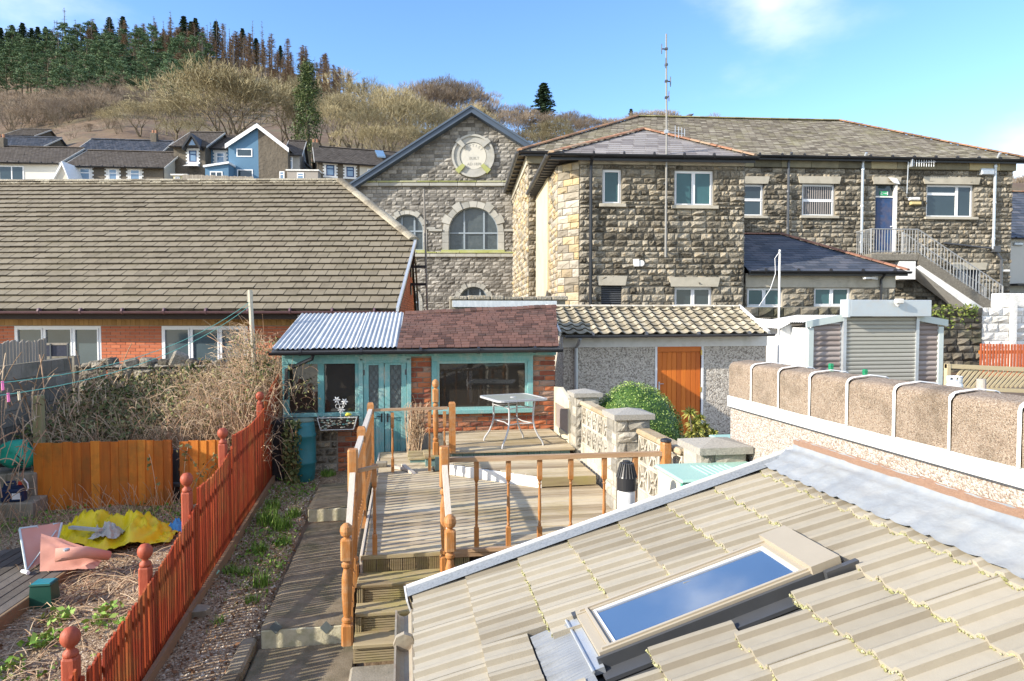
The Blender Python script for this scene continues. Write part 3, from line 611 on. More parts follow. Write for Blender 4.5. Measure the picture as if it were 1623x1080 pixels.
def fire_stair():
    al = 5; M = fr(al); A = lambda px, py, vv=26.3: at(px, py, vv, al)
    v0, v1 = 26.3, 27.42; a = A(1380, 402); b = A(1456, 402); e = A(1590, 492); zl = a.z
    B = thing('fire_escape_stair', 'concrete fire escape stair with grey metal railings below the blue door', 'stair', M @ _V((a.x, v0, -1)))
    s = MB(M); s.bbox(a.x, b.x, v0, v1, zl - .28, zl, .03); s.box(b.x - .75, b.x - .12, v0 + .25, v0 + .5, zl - 1.0, zl - .28, .8)
    rc = mat('rough_stair_concrete', [(.08, .07, .055), (.2, .18, .145), (.34, .31, .26)], ns=16, amp=.6, bump=.7, tint=.3)
    s.build('landing', rc, B)
    s = MB(M); n = 11; dx = (e.x - b.x) / n; dz = (zl - e.z) / n
    for i in range(n): x = b.x + dx * i; z = zl - dz * (i + 1); s.box(x, x + dx + .02, v0 + .04, v1, z - .2, z, .4)
    s.prism([(b.x, v0, zl + .02), (b.x, v0, zl - .42), (e.x, v0, e.z - .42), (e.x, v0, e.z + .02)], (0, .12, 0), .3); s.build('flight', rc, B)
    s = MB(M); s.prism([(b.x - .1, v0 + .01, zl - .55), (b.x + .2, v0 + .01, zl - .4), (e.x, v0 + .01, e.z - .44), (e.x - .7, v0 + .01, e.z - .44)], (0, .9, 0), .9); s.box(b.x - .78, b.x - .1, v0 + .02, v1 - .2, zl - 1.02, zl - .3, .9); s.build('painted_soffit', wpaint, B)
    r = MB(M); H = .98
    def bars(p, q, n, y):
        r.tube([(p[0], y, p[1] + H), (q[0], y, q[1] + H)], .022, 6); r.tube([(p[0], y, p[1] + .1), (q[0], y, q[1] + .1)], .014, 6)
        for i in range(n + 1): t = i / n; x = p[0] + (q[0] - p[0]) * t; z = p[1] + (q[1] - p[1]) * t; r.tube([(x, y, z + .05), (x, y, z + H)], .012 if 0 < i < n else .03, 5)
    bars((a.x + .04, zl), (b.x, zl), 17, v0 + .06); bars((b.x, zl), (e.x, e.z), 26, v0 + .06); bars((b.x, zl), (e.x, e.z), 26, v1 - .1)
    for i in range(8): y = v0 + .06 + i * .14; r.tube([(a.x + .04, y, zl), (a.x + .04, y, zl + H)], .012, 5)
    r.tube([(a.x + .04, v0 + .06, zl + H), (a.x + .04, v1, zl + H)], .022, 6); r.build('railing', mat('dull_rail_metal', [(.26, .27, .28), (.4, .41, .41)], rough=.5, bump=0), B)
fire_stair()
def small_fittings():
    al = 5; M = fr(al); v = 27.5; A = lambda px, py: at(px, py, v, al)
    def boxy(x0, x1, y0, y1, d, name, label, m, cat, extra=None):
        a = A(x0, y1); b = A(x1, y0); T_ = thing(name, label, cat, M @ _V((a.x, v - .1, a.z))); f = MB(M); f.bbox(a.x, b.x, v - .1 - d, v - .07, a.z, b.z, .02); f.build('housing', m, T_)
        f = MB(M); f.bbox(a.x + .03, b.x - .03, v - .125 - d, v - .1 - d, a.z + .02, (a.z + b.z) / 2, .01); f.build('cover', m if not extra else extra, T_)
    boxy(1437, 1454, 314, 319, .1, 'bulkhead_lamp', 'white bulkhead lamp on stone wall right of the blue door, upper of two', wpaint, 'lamp')
    boxy(1439, 1456, 321, 326, .1, 'alarm_box', 'yellowed box on stone wall just below the white bulkhead lamp', mat('yellowed_plastic', [(.5, .4, .18), (.62, .52, .26)], bump=.02), 'box')
    boxy(1549, 1570, 269, 279, .14, 'junction_box', 'grey box high on the stone wall beside the right downpipe', grey_metal, 'box')
    boxy(1582, 1596, 428, 432, .08, 'cable_box', 'pale narrow box low on the stone wall corner', wpaint, 'box')
    a = A(1411, 289); T_ = thing('floodlight', 'white tilted floodlight fixed on the lintel over the blue door', 'lamp', M @ _V((a.x, v - .2, a.z)))
    f = MB(M); f.prism([(a.x - .12, v - .45, a.z - .12), (a.x + .16, v - .4, a.z - .16), (a.x + .18, v - .2, a.z + .1), (a.x - .2, v - .25, a.z + .12)], (0, .12, .06)); f.build('lamp_head', brightpaint, T_); f = MB(M); f.box(a.x - .03, a.x + .03, v - .25, v, a.z, a.z + .05); f.build('bracket', grey_metal, T_)
    # aerial beside the door
    p = A(1431, 262); q = A(1431, 318); T_ = thing('television_aerial', 'grey comb shaped aerial on a bent pole above the bulkhead lamp on the stone wall', 'aerial', M @ _V((p.x, v - .3, q.z)))
    f = MB(M); f.tube([(p.x, v - .35, p.z + .12), (p.x, v - .3, q.z + .25), (p.x + .1, v - .12, q.z + .1), (p.x + .3, v - .1, q.z + .08)], .02, 6); f.build('pole', grey_metal, T_)
    f = MB(M); r_ = A(1470, 262); f.tube([(p.x, v - .35, p.z), (r_.x, v - .5, r_.z + .02)], .014, 5)
    for i in range(10): x = p.x + .1 + (r_.x - p.x - .12) * i / 9; f.tube([(x, v - .42, p.z - .14), (x, v - .42, p.z + .14)], .012, 4)
    f.box(p.x + .06, p.x + .1, v - .5, v - .32, p.z - .16, p.z + .2); f.build('element', grey_metal, T_)
    # tall mast on the wing
    v2 = 20.75; B2 = lambda px, py: at(px, py, v2, al); p0 = B2(1055, 408); p1 = B2(1056, 54)
    T_ = thing('aerial_mast', 'tall thin radio mast with four dipoles rising above the stone wing roof', 'aerial', M @ Vector(p0))
    f = MB(M); f.tube([(p0.x, v2, p0.z), (p0.x, v2, p0.z + (p1.z - p0.z) * .55), (p1.x, v2, p1.z)], [.036, .03, .024], 8); f.build('pole', mat('dull_mast_metal', [(.2, .2, .19), (.32, .31, .29)], bump=0), T_)
    for i, y in enumerate((78, 103, 129, 155)):
        c = B2(1056, y); sx = (-1, -.4, 1, .3)[i]; sy = (0, -1, .2, -1)[i]; f = MB(M); f.tube([(c.x, v2, c.z), (c.x + .13 * sx, v2 + .13 * sy, c.z)], .02, 6)
        q = (c.x + .14 * sx, v2 + .14 * sy); loop = [(q[0], q[1] + math.cos(t) * .03, c.z + math.sin(t) * .15) for t in [k * math.pi / 6 for k in range(12)]]; f.tube(loop, .009, 5, closed=True); f.box(c.x - .04, c.x + .04, v2 - .05, v2 + .05, c.z - .03, c.z + .03); f.build('dipole', dgrey, T_)
    c = B2(1056, 209); f = MB(M); e_ = B2(1086, 211); f.tube([(c.x, v2, c.z), (e_.x, v2 + .1, e_.z)], .014, 6)
    for i, t in enumerate((.5, .68, .85, 1)): x = c.x + (e_.x - c.x) * t; h = .2 - i * .03; f.tube([(x, v2 + .05, c.z - h), (x, v2 + .05, c.z + h)], .01, 5)
    f.box(c.x - .05, c.x + .05, v2 - .05, v2 + .05, c.z - .05, c.z + .05); f.build('side_aerial', grey_metal, T_)
    for y in (290, 395):
        c = B2(1055, y); f = MB(M); f.bar((c.x, v2, c.z), (c.x, 20.95, c.z), .05, .05); f.build('bracket', dgrey, T_)
    # a pigeon on the ridge
    c = at(1092, 184, 32.9, al); bm = mat('grey_feathers', [(.07, .075, .09), (.16, .165, .19)], bump=.1)
    b = MB(M @ MT((c.x, c.y, c.z - .02)) @ MR(R(-38), 4, 'Y')); b.smooth = True
    b.tube([(.26, 0, -.05), (.16, 0, -.03), (.06, 0, 0), (-.06, 0, .03), (-.13, 0, .06), (-.17, 0, .1), (-.2, 0, .12), (-.25, 0, .115)], [.015, .05, .085, .09, .065, .045, .045, .006], 10)
    b.tube([(0, .03, -.06), (-.02, .03, -.15)], .008, 5); b.tube([(0, -.03, -.06), (-.02, -.03, -.15)], .008, 5)
    tag(b.build('pigeon', bm, loc=M @ Vector(c)), 'grey pigeon perched on the long slate ridge', 'bird')
small_fittings()
# ================================================================ chapel
def chapel():
    al = 9; M = fr(al); v = 36.0; A = lambda px, py: at(px, py, v, al)
    apx = A(748, 178); el = A(560, 298); zb = -3.0; hw = apx.x - el.x; ur = apx.x + hw; sl = (apx.z - el.z) / hw
    top = lambda u: apx.z - abs(u - apx.x) * sl - .05
    B = thing('stone_chapel', 'grey stone chapel gable with a round date plaque and arched windows', 'chapel', M @ _V((apx.x, v, zb)))
    wins = []
    for (cx, cy, r, yb) in ((750, 368, 40, 397), (645.5, 365, 25.5, 397), (750.5, 478, 24, 545), (854, 365, 25.5, 397), (645.5, 478, 20, 545)):
        c = A(cx, cy); rr = r / F * v / math.cos(0); wins.append((c.x, c.z, rr, A(cx, yb).z))
    ops = [(c[0] - c[2] * 1.26, c[0] + c[2] * 1.26, c[3] - .12, c[1] + c[2] * 1.0) for c in wins]
    hole = [(c[0] - c[2] * 1.26, c[0] + c[2] * 1.26, c[3] - .12, c[1] + c[2] * 1.28) for c in wins]
    ro = A(750, 248); RR = 32.5 / F * v; st = [A(700, 292).z, A(700, 404).z, ]
    def skip(u, z):
        for c in wins:
            if z > c[1] - .2 and (u - c[0]) ** 2 + (z - c[1]) ** 2 < (c[2] * 1.22) ** 2: return True
        return (u - ro.x) ** 2 + (z - ro.z) ** 2 < (RR * .97) ** 2
    ops2 = [(c[0] - c[2] * 1.22, c[0] + c[2] * 1.22, c[3] - .12, c[1] - .02) for c in wins]
    bands = [(el.x - 1, ur + 1, st[0] - .14, st[0] + .14), (el.x - 1, ur + 1, st[1] - .12, st[1] + .1)]
    s = MB(M); wall_blocks(s, el.x + .25, ur - .2, zb, apx.z, v, .2, (.22, .5), ops2 + bands, prot=.055, gap=.022, top=top, skip=skip, nx=3, nzz=2, jit=.06)
    s.build('front_stonework', stone_c, B)
    # backing with arched holes
    bk = MB(M); z0s = sorted({zb, st[0], *[h[2] for h in hole], *[h[3] for h in hole]})
    wall_back(bk, el.x + .25, ur - .2, zb, st[0], v, .5, hole)
    bk.prism([(el.x + .25, v, st[0]), (ur - .25, v, st[0]), (apx.x, v, apx.z - .2)], (0, .5, 0))
    for c, h in zip(wins, hole):
        cx, cz, r, zz = c; N_ = 16
        bk.box(h[0], cx - r, v, v + .5, h[2], cz); bk.box(cx + r, h[1], v, v + .5, h[2], cz)
        for i in range(N_):
            a0 = math.pi * i / N_; a1 = math.pi * (i + 1) / N_
            p0 = (cx + r * math.cos(a0), cz + r * math.sin(a0)); p1 = (cx + r * math.cos(a1), cz + r * math.sin(a1))
            def edge(a):
                x = math.cos(a); z = math.sin(a); k = min(c[2] * 1.26 / max(abs(x), 1e-6), c[2] * 1.28 / max(z, 1e-6)); return (cx + x * k, cz + z * k)
            q0, q1 = edge(a0), edge(a1); bk.prism([(p0[0], v, p0[1]), (q0[0], v, q0[1]), (q1[0], v, q1[1]), (p1[0], v, p1[1])], (0, .5, 0))
    bk.box(ur - .6, ur - .2, v + .5, 50, zb, el.z); bk.box(el.x + .25, el.x + .6, v + .5, 50, zb, el.z); bk.build('wall_core', mortar_d, B)
    for i, c in enumerate(wins):
        cx, cz, r, zz = c; g = MB(M); pts = [(cx - r, v + .25, zz), (cx + r, v + .25, zz)] + [(cx + r * math.cos(math.pi * k / 20), v + .25, cz + r * math.sin(math.pi * k / 20)) for k in range(21)]
        g.prism(pts, (0, .03, 0)); gm = mat('leaded_chapel_glass', [(.02, .03, .035), (.05, .065, .07), (.1, .115, .12)], rough=.3, ns=2.5, amp=.55, bump=.5, bs=9, bd=.03, spec=.8, tint=.3)
        w = MB(M); b = .045
        for k in range(20):
            a0 = math.pi * k / 20; a1 = math.pi * (k + 1) / 20; rr = r - .04; w.bar((cx + rr * math.cos(a0), v + .22, cz + rr * math.sin(a0)), (cx + rr * math.cos(a1), v + .22, cz + rr * math.sin(a1)), .07, .08, up=(0, 1, 0))
        for sx in (-1, 1): w.box(cx + sx * (r - .04) - .04, cx + sx * (r - .04) + .04, v + .18, v + .25, zz, cz)
        for fx in (-.36, .42): h = math.sqrt(1 - fx * fx) * r - .04; w.box(cx + fx * r - b, cx + fx * r + b, v + .18, v + .25, zz, cz + h)
        w.box(cx - r, cx + r, v + .17, v + .25, cz - .08, cz + .0); w.box(cx - r, cx + r, v + .18, v + .25, zz, zz + .07)
        W = w.build('arched_window', mat('grey_blue_sash', [(.2, .25, .3), (.3, .35, .4)], bump=.1), B); g.build('pane', gm, W)
        sr = MB(M); N_ = 11     # voussoirs, every third one proud
        for k in range(N_):
            a0 = math.pi * k / N_ + .008; a1 = math.pi * (k + 1) / N_ - .008; key = k in (1, 3, 7, 9) if i != 4 else k in (3, 7); ro_ = r * (1.3 if key else 1.2); y = -.1 if key else -.06; m_ = (a0 + a1) / 2
            P = lambda a, q, yy: (cx + q * math.cos(a), v + yy, cz + q * math.sin(a))
            sr.prism([P(a0, r * .97, y), P(a0, ro_, y), P(m_, ro_, y), P(a1, ro_, y), P(a1, r * .97, y), P(m_, r * .97, y)], (0, .3 - (-y), 0) if 0 else (0, .34, 0), rnd())
        for sx in (-1, 1):
            a, b2 = sorted((cx + sx * r * .97, cx + sx * r * 1.22)); z = zz
            while z < cz - .05: h = min(.4, cz - z); sr.box(a, b2, v - .06, v + .28, z + .006, z + h - .004, rnd()); z += h
        for sx in (-1, 1): # label moulding
            a = cx + sx * r * 1.22; b2 = cx + sx * r * 1.75; sr.box(min(a, b2), max(a, b2), v - .12, v, cz - .02 + .05, cz + .14, .4) if i in (0, 1) else None
        sr.build('window_surround', ashlar_g, W); si = MB(M); si.bbox(cx - r * 1.25, cx + r * 1.25, v - .14, v + .2, zz - .12, zz + .01, .02); si.build('sill', algae, W)
    for z, w_ in ((st[0], 0), (st[1], 1)):
        c = MB(M); x = el.x - (.1 if not w_ else -.25)
        while x < ur: w = ru(.9, 1.5); c.bbox(x, min(x + w, ur) - .01, v - .16, v + .1, z - .13, z + .05, .02, rnd()); x += w
        o = c.build('string_course', ashlar_g, B); c = MB(M); x = el.x
        while x < ur: w = ru(.9, 1.5); c.bbox(x, min(x + w, ur) - .01, v - .2, v + .1, z + .055, z + .14, .03, rnd()); x += w
        c.build('weathered_top', algae, o)
    c = MB(M); q = -.1
    n = 40; disc = [(ro.x + RR * .63 * math.cos(2 * math.pi * k / n), ro.z + RR * .63 * math.sin(2 * math.pi * k / n)) for k in range(n)]
    c.prism([(x, v - .06, z) for x, z in disc], (0, .2, 0)); P_ = c.build('date_plaque', mat('pale_plaque_stone', [(.46, .44, .38), (.58, .56, .5)], ns=2, bump=.15, stain=(.36, .36, .34), ss=1.2, sa=.6), B)
    c = MB(M)
    def ring(r0, r1, y, sects, t=None):
        for k in range(sects):
            a0 = 2 * math.pi * k / sects; a1 = 2 * math.pi * (k + 1) / sects
            c.prism([(ro.x + r0 * math.cos(a0), v - y, ro.z + r0 * math.sin(a0)), (ro.x + r1 * math.cos(a0), v - y, ro.z + r1 * math.sin(a0)), (ro.x + r1 * math.cos(a1), v - y, ro.z + r1 * math.sin(a1)), (ro.x + r0 * math.cos(a1), v - y, ro.z + r0 * math.sin(a1))], (0, y + .05, 0), .5 if t is None else t)
    ring(RR * .65, RR * .95, .1, 40); ring(RR * .93, RR * 1.03, .17, 40, .8); c.build('plaque_ring', ashlar_g, P_)
    for k in range(4):
        a = math.pi / 4 + k * math.pi / 2; c = MB(M); d = _V((math.cos(a), 0, math.sin(a))); s_ = _V((-math.sin(a), 0, math.cos(a))); o = _V((ro.x, v - .22, ro.z))
        c.prism([o + d * RR * .62 - s_ * .09, o + d * RR * 1.08 - s_ * .14, o + d * RR * 1.08 + s_ * .14, o + d * RR * .62 + s_ * .09], (0, .2, 0)); c.build('keystone', algae if k in (2, 3) else ashlar_g, P_)
    # worn carved lettering
    eng = mat('worn_carving', [(.3, .29, .26), (.36, .35, .31)], bump=.1)
    def letters(txt, x, z, size, rot=0):
        cu = bpy.data.curves.new('t', 'FONT'); cu.body = txt; cu.size = size; cu.extrude = .006; cu.align_x = 'CENTER'; cu.align_y = 'CENTER'; o = bpy.data.objects.new('t', cu); COL.objects.link(o)
        bpy.context.view_layer.update(); me = bpy.data.meshes.new_from_object(o.evaluated_get(bpy.context.evaluated_depsgraph_get())); bpy.data.objects.remove(o)
        TM = M @ MT((x, v - .064, z)) @ MR(R(90), 4, 'X') @ MR(rot, 4, 'Z'); vs = [TM @ p.co for p in me.vertices]; return vs, [list(p.vertices) for p in me.polygons]
    L = MB()
    for i, ch in enumerate('BAPTIST'):
        a = R(90 + (3 - i) * 17); vs, fs = letters(ch, ro.x + RR * .5 * math.cos(a), ro.z + RR * .5 * math.sin(a), .2, a - R(90)); L.add(vs, fs)
    for t, dz, sz in (('BUILT', -.12, .2), ('AD 1878', -.42, .2)): vs, fs = letters(t, ro.x + .05, ro.z + dz, sz); L.add(vs, fs)
    L.build('carved_letters', eng, P_)
    # verge boards and roof
    vb = mat('slate_blue_verge_board', [(.04, .058, .09), (.075, .105, .15)], rough=.5, ns=2, bump=.02)
    c = MB(M); 
    for sx in (-1, 1):
        e = _V((apx.x + sx * (hw + .15), 0, apx.z - (hw + .15) * sl)); a = _V((apx.x, 0, apx.z + .02)); dn = _V((0, 0, -.3))
        pts = [a + _V((0, v - .6, .1)), e + _V((0, v - .6, .1)), e + dn + _V((0, v - .6, .1)), a + dn + _V((0, v - .6, .1))]; c.prism(pts, (0, .06, 0))
        pts = [a + _V((0, v - .67, .16)), e + _V((0, v - .67, .16)), e + _V((0, v - .67, .06)), a + _V((0, v - .67, .06))]; c.prism(pts, (0, .14, 0), .9)
        pts = [a + dn + _V((0, v - .55, .1)), e + dn + _V((0, v - .55, .1)), e + dn + _V((0, v, .1)), a + dn + _V((0, v, .1))]; c.add(pts, [(0, 1, 2, 3)])
    c.build('verge_board', vb, B)
    c = MB(M)
    for sx in (-1, 1): e = (apx.x + sx * (hw + .15), apx.z - (hw + .15) * sl); c.prism([(apx.x, v - .53, apx.z + .14), (e[0], v - .53, e[1] + .14), (e[0], 50, e[1] + .14), (apx.x, 50, apx.z + .14)], (0, 0, -.1))
    c.build('roof', slate_b, B)
chapel()
# ================================================================ bungalow
def bungalow():
    al = 10; M = fr(al); ve = 15.2; vw = 15.75; A = lambda px, py, vv: at(px, py, vv, al)
    ze = A(638, 492, ve).z; sl = .70
    k = (500 - 288) / F
    # solve ridge depth from its height in the picture
    vr = ve
    for _ in range(60):
        z = ze + (vr - ve) * sl; zt = A(540, 288.5, vr).z; vr += (zt - z) * .8
    zr = ze + (vr - ve) * sl; ur = A(540, 288, vr).x; ue = A(638, 492, ve).x
    vh = ve
    for _ in range(60):
        z = ze + (vh - ve) * sl; zt = A(648, 383, vh).z; vh += (zt - z) * .8
    zh = ze + (vh - ve) * sl; uh = A(648, 383, vh).x; ueR = (ue + uh) / 2; uL = -17.0; zb = -2.6
    B = thing('brick_bungalow', 'brick bungalow with big brown tiled half hip roof and white windows', 'bungalow', M @ _V((ueR - 4, vw, zb)))
    T = _V((0, vr - ve, zr - ze)); L = T.length; Lh = L * (vh - ve) / (vr - ve)
    ext = lambda t: (uL, ueR if t <= Lh else ueR + (ur - ueR) * (t - Lh) / (L - Lh))
    sk_ = lambda y: ueR - .117 * (y - ve)
    r = MB(M); tiles(r, (0, ve, ze), (1, 0, 0), T, ext, L, .285, .31, th=.05, gap=.014, jit=.006, tv=.25, edge=-.9)  # edge paints dark course shadows on the lower tile faces
    N = _V((0, -sl, 1)).normalized()
    r.prism([Vector(p) - N * .01 for p in [(uL, ve, ze), (ueR, ve, ze), (ueR, vh, zh), (ur, vr, zr), (uL, vr, zr)]], -N * .05, .1)
    vb = 2 * vr - ve; vhb = 2 * vr - vh; r.prism([(uL, vb, ze), (sk_(vb), vb, ze), (sk_(vhb), vhb, zh), (ur, vr, zr), (uL, vr, zr)][::-1], (0, 0, -.05), .3)
    r.prism([(ueR, vh, zh), (sk_(vhb), vhb, zh), (ur, vr, zr)], (0, 0, -.05), .3)
    rf = r.build('roof', tile_bung, B)
    h = MB(M); ridge(h, (uL, vr, zr + .03), (ur, vr, zr + .03), .13, .42, n=8); ridge(h, (ur, vr, zr + .03), (ueR, vh, zh + .04), .15, .4, n=8); ridge(h, (ur, vr, zr + .03), (sk_(vhb), vhb, zh + .04), .14, .4)
    for i in range(70): # mortar squeezed out under the ridge
        t = i / 70; p = _V((uL, vr - .14, zr - .05)).lerp(_V((ur, vr - .14, zr - .05)), t); h.bbox(p.x, p.x + .3, p.y - .03, p.y + .05, p.z - .02, p.z + .04 + rnd() * .02, .02, rnd())
    h.build('ridge_tile', mat('crumbly_ridge_mortar', [(.16, .135, .095), (.3, .26, .19), (.4, .36, .27)], ns=9, amp=.6, bump=.9, bs=30, bd=.04), rf)
    h = MB(M); h.prism([(ueR + .0, ve - .02, ze - .03), (ueR, ve - .02, ze + .06), (ueR, vh, zh + .06), (ueR, vh, zh - .03)], (.06, 0, 0), .6); h.build('verge_trim', grey_metal, rf)
    bb = MB(M); bb.prism([(ueR - .04, ve, ze - .06), (ueR - .04, vh, zh - .06), (ueR - .04, vh, zh - .26), (ueR - .04, ve, ze - .26)], (.05, 0, 0)); a_, b_ = sk_(vb) - .04, sk_(vhb) - .04; bb.prism([(a_, vb, ze - .06), (b_, vhb, zh - .06), (b_, vhb, zh - .26), (a_, vb, ze - .26)], (.05, 0, 0)); bb.prism([(ueR - .04, vh, zh - .2), (b_, vhb, zh - .2), (b_, vhb, zh - .04), (ueR - .04, vh, zh - .04)], (.07, 0, 0))
    bb.build('barge_board', mat('dark_brown_stain', [(.02, .012, .01), (.04, .028, .022)], bump=.1), B)
    bt = MB(M); y = vh + .1
    while y < vhb: bt.box(sk_(y) + .03, sk_(y) + .09, y, y + .2, zh - .12, zh - .04, rnd()); y += .3
    bt.prism([(b_ + .08, vhb, zh + .05), (a_ + .08, vb, ze + .05), (a_ + .08, vb, ze - .05), (b_ + .08, vhb, zh - .05)], (.06, 0, 0)); bt.build('verge_undercloak', tile_bung, rf)
    def op(x0, x1, y0, y1): return (A(x0, (y0 + y1) / 2, vw).x, A(x1, (y0 + y1) / 2, vw).x, A((x0 + x1) / 2, y1, vw).z, A((x0 + x1) / 2, y0, vw).z)
    W1 = op(24, 161, 517, 590); W2 = op(257, 393, 517, 590); W0 = (W1[0] - 4.8, W1[1] - 4.8, W1[2], W1[3]); uw = ueR - .12
    zc = A(200, 516, vw).z
    bk = MB(M); wall_back(bk, uL + .3, uw - .02, zb, ze - .1, vw, .25, (W0, W1, W2)); M3 = M @ MT((uw, vw, 0)) @ MR(math.atan(.117), 4, 'Z'); bk.M = M3; e_ = vb - .6 - vw
    bk.box(-.25, -.02, .28, e_, zb, ze - .1); bk.prism([(-.25, .05, ze - .1), (-.25, e_, ze - .1), (-.25, vhb - .2 - vw, zh - .2), (-.25, vh + .2 - vw, zh - .2)], (.2, 0, 0)); bk.build('wall_core', mortar, B)
    s = MB(M); wall_blocks(s, -13.2, uw, -1.75, zc, vw, .075, (.225, .23), (W0, W1, W2), prot=.012, gap=.011, flat=True, jit=.0); s.build('front_brickwork', brick_n, B)
    s = MB(M3); tp = lambda y: min(zh - .2, ze - .1 + y * sl, ze - .1 + (e_ - y) * sl)
    wall_blocks(s, 0, e_, -1.0, zh, 0, .075, (.225, .23), (), prot=.012, gap=.011, flat=True, jit=0, axis='v', sgn=-1, top=tp); s.build('gable_brickwork', brick_n, B)
    s = MB(M); x = -13.2
    while x < uw: s.box(x, x + .105, vw - .05, vw, zc, ze - .12, rnd()); x += .11
    s.build('timber_cladding', clad_w, B)
    K = dict(depth=.02, gm=glass('net_curtained_glass', (.07, .1, .115), rough=.08, spec=.5), sill=(.05, .05, .06), sillm=white)
    window(B, M, *W0, vw, (1, 1, 1), **K); window(B, M, *W1, vw, (1, 1, .95), lab='three light window above the palings', **K); window(B, M, *W2, vw, (1, 1, .95), lab='three light window behind the brambles', **K)
    g = MB(M); gutter(g, (uL, ve - .06, ze - .02), (ueR, ve - .06, ze - .02), .065); g.build('gutter', mat('purple_brown_gutter', [(.09, .045, .05), (.16, .1, .11)], rough=.35, bump=0), B)
    g = MB(M); g.box(uL, ueR - .05, ve + .02, ve + .045, ze - .2, ze - .03); g.box(uL, ueR - .05, ve + .045, vw, ze - .2, ze - .18); g.build('fascia', mat('dark_brown_stain', []), B)
    g = MB(M); g.tube([(uw + .08, vw + .1, ze - .25), (uw + .08, vw + .1, zb)], .045, 8); g.build('downpipe', black, B)
    # tall pole bracketed off the gable
    a = A(672, 300, 22.5); b = A(678, 492, 22.5); T_ = thing('vent_pole', 'thin grey pole standing close to the bungalow gable in front of the chapel', 'pole', M @ Vector(b))
    f = MB(M); f.tube([(a.x, 22.5, a.z), (b.x, 22.5, b.z - .6)], .034, 8); f.build('pole', mat('rusty_grey_pole', [(.16, .14, .12), (.27, .25, .22)], bump=0), T_)
    for y in (423, 451): c = A(674, y, 22.5); f = MB(M); ug = uw - .79; f.bar((ug, 22.5, c.z), (c.x + .05, 22.5, c.z), .06, .09); f.box(ug, ug + .06, 22.4, 22.6, c.z - .35, c.z); f.build('bracket', black, T_)
bungalow()
